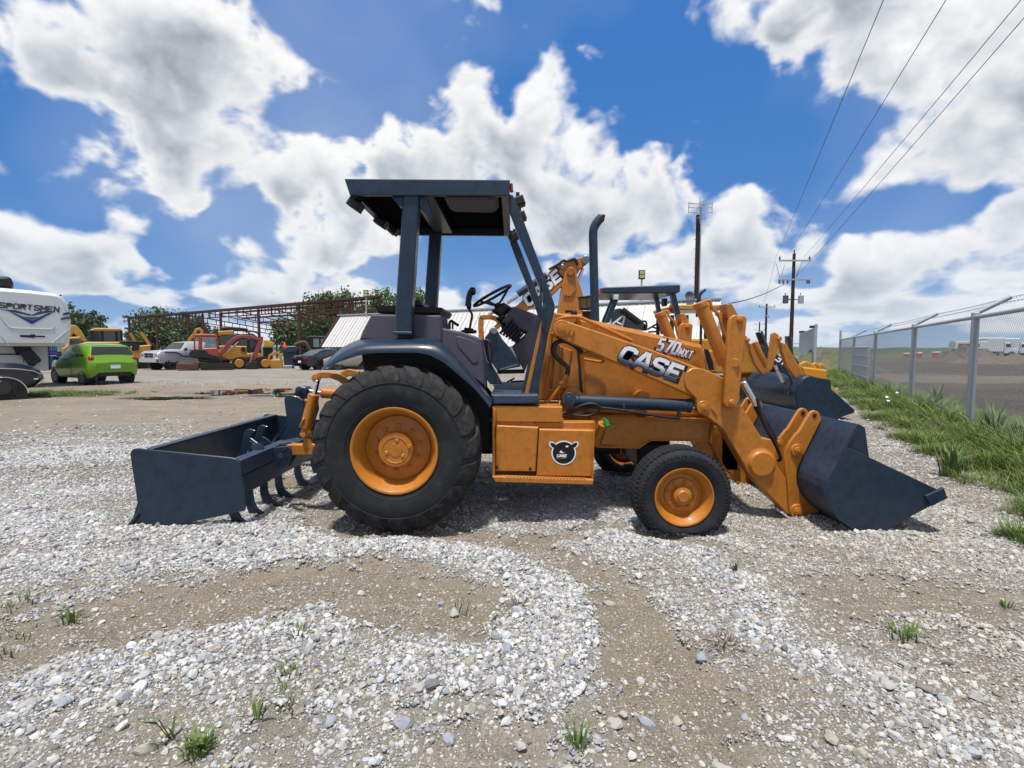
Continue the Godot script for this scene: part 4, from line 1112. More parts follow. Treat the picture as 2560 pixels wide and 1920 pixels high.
func build_cab(t: Node3D) -> void:
	var s := Shape.new()
	# canopy: sloped rim all round and a sheet on top, open below
	var near := pv([-1.328, 2.715, -0.017, 2.706, -0.02, 2.582, -1.288, 2.589])
	s.prism(near, -4.17, -4.13, 0.006)
	s.prism(near, -5.58, -5.54, 0.006)
	s.prism(pv([-1.324, 2.717, -0.017, 2.708, -0.018, 2.688, -1.317, 2.697]), -5.575, -4.135, 0.004)
	s.prism(pv([-1.326, 2.713, -1.3, 2.713, -1.265, 2.589, -1.287, 2.588]), -5.56, -4.15, 0.004)
	s.prism(pv([-0.041, 2.704, -0.017, 2.704, -0.021, 2.583, -0.045, 2.583]), -5.56, -4.15, 0.004)
	s.prism(pv([-1.286, 2.598, -1.239, 2.597, -1.239, 2.588, -1.287, 2.589]), -5.56, -4.15, 0.002)
	s.prism(pv([-0.083, 2.591, -0.021, 2.591, -0.021, 2.582, -0.083, 2.582]), -5.56, -4.15, 0.002)
	s.prism(pv([-0.816, 2.681, -0.632, 2.681, -0.633, 2.596, -0.817, 2.596]), -5.50, -4.20, 0.01)
	obj("canopy", s, M.navy, t)
	s = Shape.new()
	s.box(Vector3(-0.63, 2.655, -4.855), Vector3(1.18, 0.012, 1.30), 0.002)
	obj("headliner", s, M.lining, t)
	s = Shape.new()
	s.prism(pv([-0.551, 2.603, -0.112, 2.597, -0.14, 2.562, -0.187, 2.548, -0.495, 2.555, -0.532, 2.576]), -4.5, -4.18, 0.004)
	obj("light_panel", s, M.plastic, t)
	# rear posts
	s = Shape.new()
	s.prism(pv([-0.869, 2.602, -0.741, 2.602, -0.813, 1.663, -0.817, 1.505, -0.95, 1.505, -0.946, 1.673]), -4.27, -4.15, 0.010)
	s.prism(pv([-0.967, 1.512, -0.812, 1.51, -0.812, 1.486, -0.967, 1.488]), -4.30, -4.14, 0.004)
	var post := obj("rear_post", s, M.navy, t)
	far_copy(post, 1.29)
	s = Shape.new()
	s.prism(pv([-0.969, 2.59, -0.871, 2.594, -0.872, 2.512, -0.909, 2.517]), -4.25, -4.17, 0.003)
	s.prism(pv([-0.741, 2.594, -0.677, 2.571, -0.641, 2.435, -0.669, 2.435, -0.742, 2.512]), -4.25, -4.17, 0.003)
	obj("post_gusset", s, M.navy, t)
	# front posts: sloped above, leaning back down to the floor
	s = Shape.new()
	s.prism(pv([-0.028, 2.608, 0.009, 2.599, 0.093, 2.403, 0.257, 1.972, 0.348, 1.73, 0.334, 1.627, 0.292, 1.477, 0.236, 1.534, 0.273, 1.721, 0.244, 1.823, 0.046, 2.303, -0.019, 2.476]), -4.25, -4.17, 0.006)
	s.prism(pv([0.272, 1.73, 0.347, 1.721, 0.35, 1.697, 0.322, 1.585, 0.296, 1.491, 0.208, 0.995, 0.135, 0.995, 0.24, 1.5]), -4.26, -4.18, 0.006)
	var fp := obj("front_post", s, M.navy, t)
	far_copy(fp, 1.22)
	plate("post_trim", pv([0.245, 1.614, 0.262, 1.501, 0.149, 0.993, 0.104, 0.993, 0.212, 1.491]), 4.2, 0.05, M.orange, t, 0.004)
	plate("door_frame_edge", pv([0.203, 1.625, 0.237, 1.615, 0.218, 1.492, 0.111, 0.994, 0.078, 0.998, 0.137, 1.272]), 4.22, 0.05, M.navy, t, 0.004)
	s = Shape.new()
	s.tube(curve(p3([0.229, 1.924, -4.16, 0.242, 1.932, -4.15, 0.252, 1.801, -4.14, 0.26, 1.616, -4.14, 0.263, 1.505, -4.15])), 0.008, 7)
	s.tube(curve(p3([0.229, 1.924, -4.16, 0.233, 1.755, -4.14, 0.253, 1.542, -4.14])), 0.008, 7)
	obj("grab_rail", s, M.navy, t)
	# lamps under the canopy
	for q in [[Vector3(-1.292, 2.558, -4.3), 0.6], [Vector3(-1.235, 2.563, -4.9), 0.6], [Vector3(-1.23, 2.597, -5.35), 0.6], [Vector3(0.048, 2.59, -4.35), -0.35], [Vector3(0.068, 2.556, -4.7), -0.35], [Vector3(0.024, 2.532, -5.4), -0.6]]:
		s = Shape.new()
		s.box(q[0], Vector3(0.11, 0.075, 0.13), 0.012, Basis(Vector3(0, 0, 1), -q[1]))
		s.box(q[0] + Vector3(0.0, 0.055, 0), Vector3(0.03, 0.06, 0.03), 0.004)
		var wl := obj("work_lamp", s, M.black, t)
		s = Shape.new()
		var dirn := Basis(Vector3(0, 0, 1), -q[1]) * Vector3(-1 if q[1] > 0.0 else 1, 0, 0)
		s.box(q[0] + dirn * 0.056, Vector3(0.006, 0.06, 0.11), 0.002, Basis(Vector3(0, 0, 1), -q[1]))
		obj("lens", s, M.lamp_glass, wl)
	s = Shape.new()
	s.cyl(Vector3(-0.008, 2.698, -4.19), Vector3(-0.002, 2.627, -4.19), 0.014, 14, 0.006)
	obj("marker_lamp", s, M.amber_lamp, t)
	# fender: its edges from the body out to the rolled lip, x and height
	var edge := [
		pv([-1.631, 1.187, -1.489, 1.344, -1.317, 1.442, -1.169, 1.463, -0.999, 1.467, -0.787, 1.471, -0.65, 1.469, -0.523, 1.363, -0.344, 1.162, -0.171, 0.948]),
		pv([-1.548, 1.195, -1.407, 1.335, -1.242, 1.419, -1.101, 1.437, -0.94, 1.441, -0.738, 1.444, -0.608, 1.439, -0.492, 1.345, -0.327, 1.158, -0.162, 0.959]),
		pv([-1.51, 1.199, -1.366, 1.327, -1.203, 1.4, -1.066, 1.416, -0.908, 1.42, -0.712, 1.422, -0.585, 1.413, -0.476, 1.329, -0.319, 1.151, -0.158, 0.959]),
		pv([-1.473, 1.202, -1.332, 1.313, -1.168, 1.38, -1.035, 1.395, -0.884, 1.399, -0.69, 1.399, -0.562, 1.38, -0.454, 1.296, -0.305, 1.133, -0.156, 0.957]),
		pv([-1.465, 1.201, -1.328, 1.283, -1.153, 1.345, -1.026, 1.36, -0.88, 1.362, -0.683, 1.359, -0.546, 1.315, -0.428, 1.222, -0.289, 1.086, -0.162, 0.933]),
		pv([-1.465, 1.201, -1.33, 1.265, -1.147, 1.324, -1.023, 1.339, -0.88, 1.341, -0.68, 1.335, -0.537, 1.276, -0.414, 1.178, -0.281, 1.058, -0.166, 0.918])]
	for far in [false, true]:
		var zs := [4.32, 4.10, 4.0, 3.90, 3.88, 3.88]
		if far: zs = [5.38, 5.60, 5.70, 5.80, 5.82, 5.82]
		var rows := []
		for r in 6:
			var row := PackedVector3Array()
			for q in edge[r]: row.append(Vector3(q.x, q.y, -zs[r]))
			rows.append(curve(row, 5))
		s = Shape.new()
		s.loft(rows, Vector3(-0.85, 0.75, -4.3 if not far else -5.4), 0.5)
		obj("fender", s, M.navy, t)
	for z in [4.345, 5.335]: plate("inner_fender", pv([-1.283, 1.331, -1.144, 1.363, -0.771, 1.369, -0.612, 1.289, -0.346, 1.086, -0.186, 0.881, -0.198, 0.512, -1.213, 0.512, -1.26, 1.161]), z, 0.015, M.black, t, 0.002)
	# seat platform, consoles
	s = Shape.new()
	s.prism(pv([-1.287, 1.45, -1.255, 1.529, -1.182, 1.661, -0.597, 1.653, -0.588, 1.529, -0.589, 1.432]), -4.75, -4.30, 0.014)
	obj("seat_console", s, M.plastic, t)
	s = Shape.new()
	s.prism(pv([-0.587, 1.546, -0.427, 1.517, -0.248, 1.456, -0.232, 1.277, -0.22, 1.042, -0.449, 1.218, -0.588, 1.374]), -4.55, -4.29, 0.014)
	s.prism(pv([-0.471, 1.471, -0.446, 1.479, -0.315, 1.437, -0.291, 1.403, -0.282, 1.258, -0.331, 1.248, -0.457, 1.393]), -4.31, -4.283, 0.006)
	obj("side_console", s, M.plastic, t)
	s = Shape.new()
	s.prism(pv([-0.588, 1.547, -0.428, 1.518, -0.248, 1.457, -0.232, 1.277, -0.221, 1.042, -0.45, 1.218, -0.59, 1.374]), -5.42, -5.16, 0.014)
	obj("side_console", s, M.plastic, t)
	s = Shape.new()
	s.box(Vector3(-0.95, 1.44, -4.85), Vector3(0.62, 0.05, 0.7), 0.015)
	s.prism(pv([-1.229, 1.749, -0.612, 1.73, -0.607, 1.713, -0.633, 1.673, -1.175, 1.685, -1.179, 1.725]), -5.2, -4.45, 0.01)
	s.prism(pv([-0.934, 1.747, -0.891, 1.809, -0.829, 1.804, -0.788, 1.747]), -5.1, -4.6, 0.02)
	obj("seat", s, M.black, t)
	s = Shape.new()
	s.tube(curve(p3([-1.128, 1.766, -4.7, -1.122, 1.808, -4.7, -1.091, 1.821, -4.7, -1.07, 1.798, -4.7])), 0.006, 6)
	obj("seat_bracket", s, M.steel, t)
	# floor
	s = Shape.new()
	s.prism(pv([-0.168, 1.007, 0.206, 1.007, 0.219, 0.99, 0.218, 0.934, -0.154, 0.929]), -5.65, -4.05, 0.012)
	obj("floor_deck", s, M.navy_worn, t)
	# grey platform riser beside the fender
	s = Shape.new()
	s.prism(pv([-0.24, 1.388, -0.211, 1.271, -0.143, 1.193, -0.08, 1.075, -0.183, 1.07, -0.231, 1.134]), -4.36, -4.30, 0.006)
	obj("seat_riser", s, M.navy, t)
	s = Shape.new()
	s.tube(curve(p3([-0.223, 1.445, -4.25, -0.189, 1.43, -4.24, -0.165, 1.387, -4.24, -0.17, 1.31, -4.24, -0.18, 1.243, -4.24, -0.161, 1.209, -4.25])), 0.012, 8)
	obj("grab_handle", s, M.black, t)
	# dashboard and steering
	s = Shape.new()
	s.prism(pv([0, 1.738, 0.02, 1.747, 0.205, 1.68, 0.236, 1.672, 0.175, 1.333, 0.114, 1.168, 0.052, 1.272, 0, 1.395, 0.134, 1.518, -0.093, 1.61]), -5.15, -4.55, 0.012)
	obj("dash_console", s, M.plastic, t)
	s = Shape.new()
	s.prism(pv([-0.186, 1.719, -0.127, 1.777, -0.074, 1.798, 0, 1.75, -0.096, 1.661]), -4.95, -4.7, 0.02)
	s.prism(pv([-0.146, 1.644, -0.094, 1.685, -0.057, 1.665, -0.073, 1.623, -0.114, 1.613]), -4.8, -4.6, 0.02)
	s.tube(p3([-0.095, 1.637, -4.65, -0.073, 1.552, -4.62, -0.031, 1.541, -4.6]), 0.022, 10)
	obj("steering_column", s, M.black, t)
	s = Shape.new()
	for k in 6:
		var a := Vector3(-0.052, 1.571, -4.58).lerp(Vector3(0.062, 1.468, -4.58), k / 5.0)
		s.box(a, Vector3(0.022, 0.17 - k * 0.012, 0.13), 0.008, Basis(Vector3(0, 0, 1), -0.72))
	s.box(Vector3(0.005, 1.515, -4.6), Vector3(0.17, 0.10, 0.10), 0.01, Basis(Vector3(0, 0, 1), -0.72))
	obj("rubber_boot", s, M.black, t)
	s = Shape.new()
	var c := Vector3(-0.186, 1.871, -4.85)
	var ax := Vector3(0.875, 0.48, 0.0)
	var ring := PackedVector3Array()
	for k in 41: ring.append(c + (ax * cos(TAU * k / 40.0) + Vector3(0, 0, 1) * sin(TAU * k / 40.0)) * 0.197)
	s.tube(ring, 0.0135, 10)
	var hubp := c + Vector3(0.05, -0.09, 0)
	for k in 3:
		var a := TAU * k / 3.0 + 0.2
		s.tube(PackedVector3Array([hubp, c.lerp(hubp, 0.75) + (ax * cos(a) + Vector3(0, 0, 1) * sin(a)) * 0.06, c + (ax * cos(a) + Vector3(0, 0, 1) * sin(a)) * 0.192]), 0.011, 7)
	s.cyl(hubp - Vector3(-0.03, 0.06, 0), hubp + Vector3(-0.01, 0.02, 0), 0.035, 14)
	obj("steering_wheel", s, M.black, t)
	# levers
	s = Shape.new()
	s.tube(curve(p3([-0.38, 1.551, -4.6, -0.369, 1.613, -4.6, -0.358, 1.675, -4.6, -0.379, 1.716, -4.6, -0.396, 1.747, -4.6])), 0.011, 8)
	s.cyl(Vector3(-0.404, 1.76, -4.6), Vector3(-0.365, 1.757, -4.6), 0.03, 12, 0.005)
	s.tube(curve(p3([-0.396, 1.752, -4.6, -0.385, 1.829, -4.6, -0.368, 1.881, -4.6, -0.34, 1.891, -4.6])), 0.027, 10)
	s.cyl(Vector3(-0.381, 1.885, -4.6), Vector3(-0.325, 1.887, -4.6), 0.036, 12, 0.014)
	s.cyl(Vector3(-0.39, 1.51, -4.6), Vector3(-0.39, 1.541, -4.6), 0.075, 18, 0.012)
	s.cyl(Vector3(-0.39, 1.536, -4.6), Vector3(-0.387, 1.559, -4.6), 0.045, 16, 0.012)
	obj("loader_lever", s, M.black, t)
	s = Shape.new()
	s.tube(curve(p3([-0.572, 1.553, -4.7, -0.574, 1.603, -4.7, -0.557, 1.627, -4.7, -0.52, 1.603, -4.7, -0.489, 1.585, -4.7])), 0.013, 8)
	s.tube(p3([-0.544, 1.553, -4.7, -0.546, 1.608, -4.7]), 0.009, 7)
	obj("small_lever", s, M.black, t)
	# pedals
	s = Shape.new()
	s.bar(Vector3(-0.135, 1.16, -4.7), Vector3(0.116, 1.166, -4.7), 0.10, 0.035, 0.006)
	s.bar(Vector3(-0.05, 1.061, -4.75), Vector3(0.025, 1.099, -4.75), 0.06, 0.014, 0.004)
	s.bar(Vector3(-0.012, 1.066, -4.75), Vector3(0.112, 1.072, -4.75), 0.02, 0.016, 0.004)
	obj("pedal", s, M.black, t)
func build_prints(t: Node3D) -> void:
	var fill := Shape.new()
	var edge := Shape.new()
	var at := Vector3(0.859, 1.277, -4.179)
	var turn := Basis(Vector3(0, 0, 1), deg_to_rad(-19.7))
	var ink := [Color(0.035, 0.04, 0.06), Color(0.13, 0.15, 0.20), Color(0.36, 0.39, 0.47), Color(0.70, 0.71, 0.80), Color(0.80, 0.81, 0.88), Color(0.82, 0.83, 0.89), Color(0.80, 0.81, 0.88)]
	lettering(fill, edge, "CASE", Transform3D(turn, at), 0.138, 0.25, 0.22, 0.98, 0.008, ink)
	var ink_mat := mat("logo_ink", Color.WHITE, 0.4)
	ink_mat.vertex_color_use_as_albedo = true
	obj("arm_lettering", fill, ink_mat, t, Transform3D(), true)
	obj("arm_lettering_outline", edge, M.black_print, t)
	fill = Shape.new(); edge = Shape.new()
	turn = Basis(Vector3(0, 0, 1), deg_to_rad(-13.3))
	at = Vector3(1.246, 1.362, -4.448)
	lettering(fill, edge, "570", Transform3D(turn, at), 0.115, 0.20, 0.22, 0.98, 0.006, [Color(0.45, 0.47, 0.55), Color(0.72, 0.73, 0.80), Color(0.82, 0.83, 0.89), Color(0.82, 0.83, 0.89)], 0.60)
	at = Vector3(1.443, 1.312, -4.448)
	lettering(fill, edge, "MXT", Transform3D(turn, at), 0.070, 0.17, 0.2, 1.0, 0.005, [Color(0.55, 0.57, 0.64), Color(0.80, 0.81, 0.88), Color(0.82, 0.83, 0.89)], 0.62)
	obj("hood_lettering", fill, ink_mat, t, Transform3D(), true)
	obj("hood_lettering_outline", edge, M.black_print, t)
	# round badge with a spread bird
	var c := Vector3(0.414, 0.541, -4.028)
	var s := Shape.new()
	s.prism(disc(Vector2(c.x, c.y), 0.0985, 48), c.z, c.z + 0.001, 0.0)
	for m in [1, -1]: s.prism(PackedVector2Array([Vector2(c.x + m * 0.02, c.y + 0.065), Vector2(c.x + m * 0.065, c.y + 0.072), Vector2(c.x + m * 0.088, c.y + 0.090), Vector2(c.x + m * 0.114, c.y + 0.090), Vector2(c.x + m * 0.119, c.y + 0.072), Vector2(c.x + m * 0.112, c.y + 0.050), Vector2(c.x + m * 0.08, c.y + 0.03)]), c.z, c.z + 0.0008, 0.0)
	var badge := obj("badge", s, M.white_print, t)
	s = Shape.new()
	s.prism(disc(Vector2(c.x, c.y), 0.0885, 48), c.z + 0.0012, c.z + 0.0018, 0.0)
	for m in [1, -1]:
		var wing := PackedVector2Array()
		for q in [[0.0, 0.05], [0.03, 0.058], [0.06, 0.064], [0.085, 0.080], [0.104, 0.083], [0.110, 0.076], [0.104, 0.070], [0.108, 0.062], [0.098, 0.058], [0.097, 0.049], [0.08, 0.042], [0.06, 0.03], [0.03, 0.035]]: wing.append(Vector2(c.x + m * q[0], c.y + q[1]))
		s.prism(wing, c.z + 0.0012, c.z + 0.0022, 0.0)
	obj("badge_disc", s, M.black_print, badge)
	s = Shape.new()
	s.prism(PackedVector2Array([Vector2(c.x + 0.012, c.y + 0.052), Vector2(c.x + 0.026, c.y + 0.060), Vector2(c.x + 0.038, c.y + 0.056), Vector2(c.x + 0.034, c.y + 0.046), Vector2(c.x + 0.016, c.y + 0.046)]), c.z + 0.002, c.z + 0.0032, 0.0)
	s.prism(PackedVector2Array([Vector2(c.x - 0.035, c.y + 0.004), Vector2(c.x - 0.02, c.y + 0.022), Vector2(c.x - 0.012, c.y + 0.008), Vector2(c.x + 0.006, c.y + 0.002), Vector2(c.x - 0.02, c.y - 0.002)]), c.z + 0.002, c.z + 0.003, 0.0)
	lettering(s, null, "CASE", Transform3D(Basis(), Vector3(c.x - 0.056, c.y - 0.034, c.z + 0.0012)), 0.021, 0.27, 0.2, 0.95, 0.0)
	obj("badge_mark", s, M.white_print, badge)
	s = Shape.new()
	s.box(Vector3(c.x - 0.022, c.y - 0.043, c.z + 0.0022), Vector3(0.082, 0.004, 0.0012), 0.0)
	obj("badge_line", s, mat("gold_print", Color(0.6, 0.45, 0.12), 0.5), badge)

func build_hitch(t: Node3D) -> void:
	var s := Shape.new()
	var arm := strip(pv([-1.683, 1.132, -1.636, 1.151, -1.562, 1.151, -1.488, 1.125, -1.415, 1.078, -1.314, 1.004]), 0.055)
	s.prism(arm, -4.40, -4.35, 0.008)
	s.cyl(Vector3(-1.702, 1.119, -4.42), Vector3(-1.668, 1.124, -4.33), 0.038, 18, 0.005)
	s.cyl(Vector3(-1.672, 1.123, -4.34), Vector3(-1.662, 1.125, -4.315), 0.018, 6, 0.003)
	s.prism(strip(pv([-1.745, 1.1, -1.678, 1.133, -1.567, 1.111]), 0.07), -5.25, -5.2, 0.006)
	obj("lift_rocker", s, M.orange, t)
	s = Shape.new()
	s.cyl(Vector3(-1.686, 0.987, -4.32), Vector3(-1.764, 0.694, -4.32), 0.047, 22, 0.006)
	s.cyl(Vector3(-1.764, 0.694, -4.32), Vector3(-1.77, 0.671, -4.32), 0.038, 20, 0.006)
	s.prism(pv([-1.796, 0.685, -1.781, 0.699, -1.722, 0.694, -1.713, 0.666, -1.742, 0.62, -1.775, 0.61, -1.807, 0.624, -1.81, 0.648]), -4.35, -4.29, 0.008)
	s.cyl(Vector3(-1.78, 0.638, -4.3), Vector3(-1.765, 0.644, -4.265), 0.022, 6, 0.003)
	s.tube(p3([-1.756, 0.935, -4.29, -1.719, 0.925, -4.3]), 0.016, 10)
	s.tube(curve(p3([-1.8, 0.708, -4.29, -1.786, 0.733, -4.28, -1.762, 0.771, -4.27, -1.761, 0.788, -4.28])), 0.010, 8)
	obj("hitch_lift_cylinder", s, M.orange, t)
	s = Shape.new()
	s.cyl(Vector3(-1.655, 1.107, -4.33), Vector3(-1.686, 0.982, -4.33), 0.020, 16)
	obj("hitch_lift_rod", s, M.chrome, t)
	s = Shape.new()
	s.cyl(Vector3(-1.957, 0.975, -4.85), Vector3(-1.808, 0.949, -4.85), 0.020, 16)
	obj("top_link_rod", s, M.chrome, t)
	s = Shape.new()
	s.cyl(Vector3(-1.818, 0.954, -4.85), Vector3(-1.663, 0.941, -4.85), 0.052, 20, 0.006)
	obj("top_link", s, M.orange, t)
	# lower links
	s = Shape.new()
	s.prism(pv([-1.933, 0.548, -1.901, 0.557, -1.789, 0.557, -1.774, 0.618, -1.728, 0.618, -1.706, 0.562, -1.586, 0.557, -1.588, 0.468, -1.885, 0.464, -1.892, 0.534]), -4.38, -4.30, 0.008)
	var ll := obj("lower_link", s, M.orange, t)
	far_copy(ll, 1.02)

# ---------------------------------------------------------------- box blade hung on the hitch
func build_blade() -> void:
	var t := thing("box_blade", "dark blue grey box blade with curved ripper shanks behind the rear wheel", "box blade", Vector3(-2.3, 0, -4.85), 0.0, "", true)
	var s := Shape.new()
	var e := plate("end_plate", pv([-2.886, 0.572, -2.881, 0.593, -2.866, 0.612, -2.839, 0.621, -2.117, 0.549, -2.08, 0.538, -2.062, 0.516, -2.055, 0.485, -2.03, 0.172, -2.04, 0.14, -2.658, 0.005, -2.716, 0, -2.762, 0.007, -2.799, 0.037, -2.821, 0.071, -2.845, 0.155]), 3.80, 0.022, M.navy, t, 0.004)
	far_copy(e, 2.05)
	s = Shape.new()
	s.prism(strip(pv([-2.743, 0.612, -2.773, 0.506, -2.791, 0.365, -2.795, 0.222, -2.777, 0.113, -2.74, 0.037]), 0.016), -5.86, -3.82, 0.002)
	obj("moldboard", s, M.navy, t)
	s = Shape.new()
	s.prism(pv([-2.773, 0.621, -2.72, 0.616, -2.721, 0.599, -2.774, 0.604]), -5.86, -3.82, 0.006)
	obj("top_angle", s, M.navy, t)
	s = Shape.new()
	s.prism(pv([-2.155, 0.526, -2.067, 0.521, -2.061, 0.406, -2.147, 0.406]), -5.86, -3.822, 0.012)
	obj("front_beam", s, M.navy_worn, t)
	s = Shape.new()
	s.prism(pv([-2.139, 0.401, -2.052, 0.401, -2.037, 0.266, -2.119, 0.266]), -5.86, -3.822, 0.010)
	obj("ripper_beam", s, M.navy, t)
	# rear hinged cutter
	s = Shape.new()
	s.prism(strip(pv([-2.846, 0.151, -2.89, 0.091, -2.939, 0.032, -2.988, -0.02]), 0.02), -5.84, -3.84, 0.003)
	obj("rear_cutter", s, M.navy, t)
	for z in [3.86, 4.5, 5.15, 5.8]:
		var g := Shape.new()
		g.prism(pv([-2.897, 0.179, -2.871, 0.11, -2.822, -0.018, -2.885, -0.02, -2.986, -0.018, -2.946, 0.033]), -z - 0.015, -z, 0.003)
		obj("cutter_arm", g, M.navy, t)
	for z in [3.88, 4.13, 4.38, 4.66, 5.08, 5.5]:
		var g := Shape.new()
		g.prism(pv([-2.212, 0.273, -2.154, 0.273, -2.141, 0.111, -2.116, 0.053, -2.061, 0.009, -1.996, -0.012, -1.931, -0.019, -2.006, -0.039, -2.082, -0.045, -2.147, -0.025, -2.183, 0.023, -2.207, 0.101]), -z - 0.034, -z, 0.005)
		obj("ripper_shank", g, M.navy, t)
	# hitch mast
	for z in [4.68, 5.02]:
		var g := Shape.new()
		g.prism(pv([-2.103, 0.866, -2.104, 0.911, -2.08, 0.94, -2.035, 0.947, -1.975, 0.926, -1.926, 0.898, -1.917, 0.775, -1.969, 0.633, -1.956, 0.471, -2.159, 0.491, -2.094, 0.633, -2.087, 0.724]), -z - 0.018, -z, 0.004)
		obj("mast_plate", g, M.navy, t)
	s = Shape.new()
	s.prism(pv([-2.077, 0.94, -2.039, 0.997, -2.003, 1.02, -1.949, 1.012, -1.932, 0.982, -1.941, 0.94, -1.921, 0.915, -1.965, 0.894, -2.026, 0.923]), -4.92, -4.80, 0.012)
	boss(s, Vector3(-2.014, 0.982, -4.8), 0.035, 0.02)
	obj("top_clevis", s, M.navy, t)
	s = Shape.new()
	s.bar(Vector3(-2.018, 0.842, -4.9), Vector3(-2.432, 0.354, -4.9), 0.05, 0.012, 0.003)
	obj("mast_brace", s, M.navy, t)
	for z in [4.28, 4.5]:
		var g := Shape.new()
		g.prism(pv([-2.332, 0.44, -2.298, 0.562, -2.269, 0.665, -2.252, 0.688, -2.229, 0.696, -2.181, 0.681, -2.207, 0.655, -2.224, 0.618, -2.227, 0.592, -2.176, 0.562, -2.134, 0.506, -2.13, 0.468]), -z - 0.016, -z, 0.003)
		obj("hook_plate", g, M.navy, t)
	s = Shape.new()
	s.cyl(Vector3(-2.304, 0.489, -4.52), Vector3(-2.151, 0.547, -4.22), 0.034, 18)
	s.cyl(Vector3(-2.251, 0.495, -4.5), Vector3(-2.121, 0.545, -4.24), 0.03, 18)
	obj("hinge_tube", s, M.navy, t)
	s = Shape.new()
	s.tube(p3([-2.207, 0.616, -4.26, -2.148, 0.576, -4.25]), 0.008, 7)
	s.tube(p3([-2.228, 0.511, -4.25, -2.233, 0.465, -4.25]), 0.008, 7)
	obj("lock_pin", s, M.steel, t)
	for z in [4.22, 4.36, 5.3, 5.44]:
		var g := Shape.new()
		g.prism(pv([-2, 0.545, -1.975, 0.551, -1.879, 0.557, -1.853, 0.535, -1.85, 0.485, -1.888, 0.411, -1.926, 0.356, -1.98, 0.374]), -z - 0.02, -z, 0.004)
		obj("lower_bracket", g, M.navy, t)
	s = Shape.new()
	s.cyl(Vector3(-1.936, 0.473, -4.21), Vector3(-2.024, 0.433, -4.4), 0.022, 14)
	s.tube(p3([-1.912, 0.517, -4.2, -1.871, 0.541, -4.19]), 0.012, 8)
	obj("hitch_pin", s, M.black, t)
	s = Shape.new()
	s.prism(pv([-2.124, 0.525, -1.988, 0.552, -1.93, 0.534, -1.932, 0.485, -2.126, 0.466]), -5.2, -4.5, 0.008)
	obj("cross_plate", s, M.navy_worn, t)

# ---------------------------------------------------------------- trees
func tree(called: String, label: String, at: Vector3, crowns: Array, tall: float, leaves: int, leaf: float, sd: int, tint := Color(0.062, 0.098, 0.030), group := "trees behind the yard") -> void:
	var rng := RandomNumberGenerator.new()
	rng.seed = sd
	var t := thing(called, label, "tree", at, 0.0, group)
	var s := Shape.new()
	s.tube(curve(PackedVector3Array([Vector3(0, -0.1, 0), Vector3(0.1, tall * 0.25, 0.1), Vector3(-0.1, tall * 0.55, 0), Vector3(0.05, tall * 0.9, 0)]), 3), tall * 0.035, 8, tall * 0.008)
	for c in crowns:
		var q: Vector3 = c[0]
		s.tube(curve(PackedVector3Array([Vector3(0, tall * 0.3, 0), q * Vector3(0.5, 0.75, 0.5), q]), 3), tall * 0.014, 6, tall * 0.004)
	obj("trunk", s, M.bark, t)
	s = Shape.new()
	for c in crowns:
		var share := int(leaves * 1.7 / crowns.size())
		var clumps := maxi(8, share / 34)
		for k in clumps:
			var d := Vector3(rng.randfn(), rng.randfn(), rng.randfn()).normalized() * pow(rng.randf(), 0.45)
			var q: Vector3 = c[0] + d * c[1]
			var cr: float = (c[1].x + c[1].y) * 0.5 * rng.randf_range(0.16, 0.34)
			var hue := rng.randf_range(0.7, 1.5)
			for i in 34:
				var o := Vector3(rng.randfn(), rng.randfn() * 0.8, rng.randfn()) * cr * 0.55
				var p := q + o
				var u := Vector3(rng.randfn(), rng.randfn(), rng.randfn()).normalized()
				var w := u.cross(Vector3(rng.randfn(), rng.randfn(), rng.randfn())).normalized()
				var sz := leaf * rng.randf_range(0.4, 0.95)
				var c2 := tint * hue * rng.randf_range(0.8, 1.25)
				s.col = Color(c2.r * rng.randf_range(0.85, 1.2), c2.g, c2.b)
				s.quad(p - u * sz, p + w * sz * 0.55, p + u * sz, p - w * sz * 0.55, u.cross(w) + Vector3(0, 0.4, 0))
	obj("crown", s, M.leaf, t, Transform3D(), true)
func blob(s: Shape, c: Vector3, r: Vector3, rings := 8, seg := 14) -> void:
	var rows := []
	for i in rings + 1:
		var a := PI * i / rings
		var row := PackedVector3Array()
		for j in seg: row.append(c + Vector3(sin(a) * cos(TAU * j / seg), cos(a), sin(a) * sin(TAU * j / seg)) * r)
		rows.append(row)
	s.loft(rows, c, 0.3, true)

# ---------------------------------------------------------------- cars
# stations along the car: x, bottom, belt, top, half width at bottom, belt, top
func car_rows(st: Array) -> Array:
	var rows := []
	for q in st:
		var row := PackedVector3Array()
		var my: float = lerpf(q[1], q[2], 0.5)
		var mw: float = maxf(q[4], q[5]) * 1.02
		for e in [[q[4] * 0.9, q[1]], [q[4], q[1] + 0.05], [mw, my], [q[5], q[2]], [lerpf(q[5], q[6], 0.86), lerpf(q[2], q[3], 0.86)], [q[6] * 0.86, q[3] - 0.01], [q[6] * 0.45, q[3] + 0.012], [0.0, q[3] + 0.018]]: row.append(Vector3(q[0], e[1], -e[0]))
		for i in range(6, -1, -1): row.append(Vector3(row[i].x, row[i].y, -row[i].z))
		rows.append(row)
	return rows
func car_body(st: Array, smooth := false) -> Shape:
	var s := Shape.new()
	var rows := car_rows(st)
	var fine := []
	for i in rows.size(): fine.append(curve(rows[i], 2))
	if smooth:
		var cols := []
		for j in fine[0].size():
			var line := PackedVector3Array()
			for i in fine.size(): line.append(fine[i][j])
			cols.append(curve(line, 3))
		fine = []
		for i in cols[0].size():
			var row := PackedVector3Array()
			for j in cols.size(): row.append(cols[j][i])
			fine.append(row)
	s.loft(fine, Vector3(0, 0.6, 0), 0.72)
	s.fan(rows[0], Vector3(-1, 0, 0)); s.fan(rows[-1], Vector3(1, 0, 0))
	return s
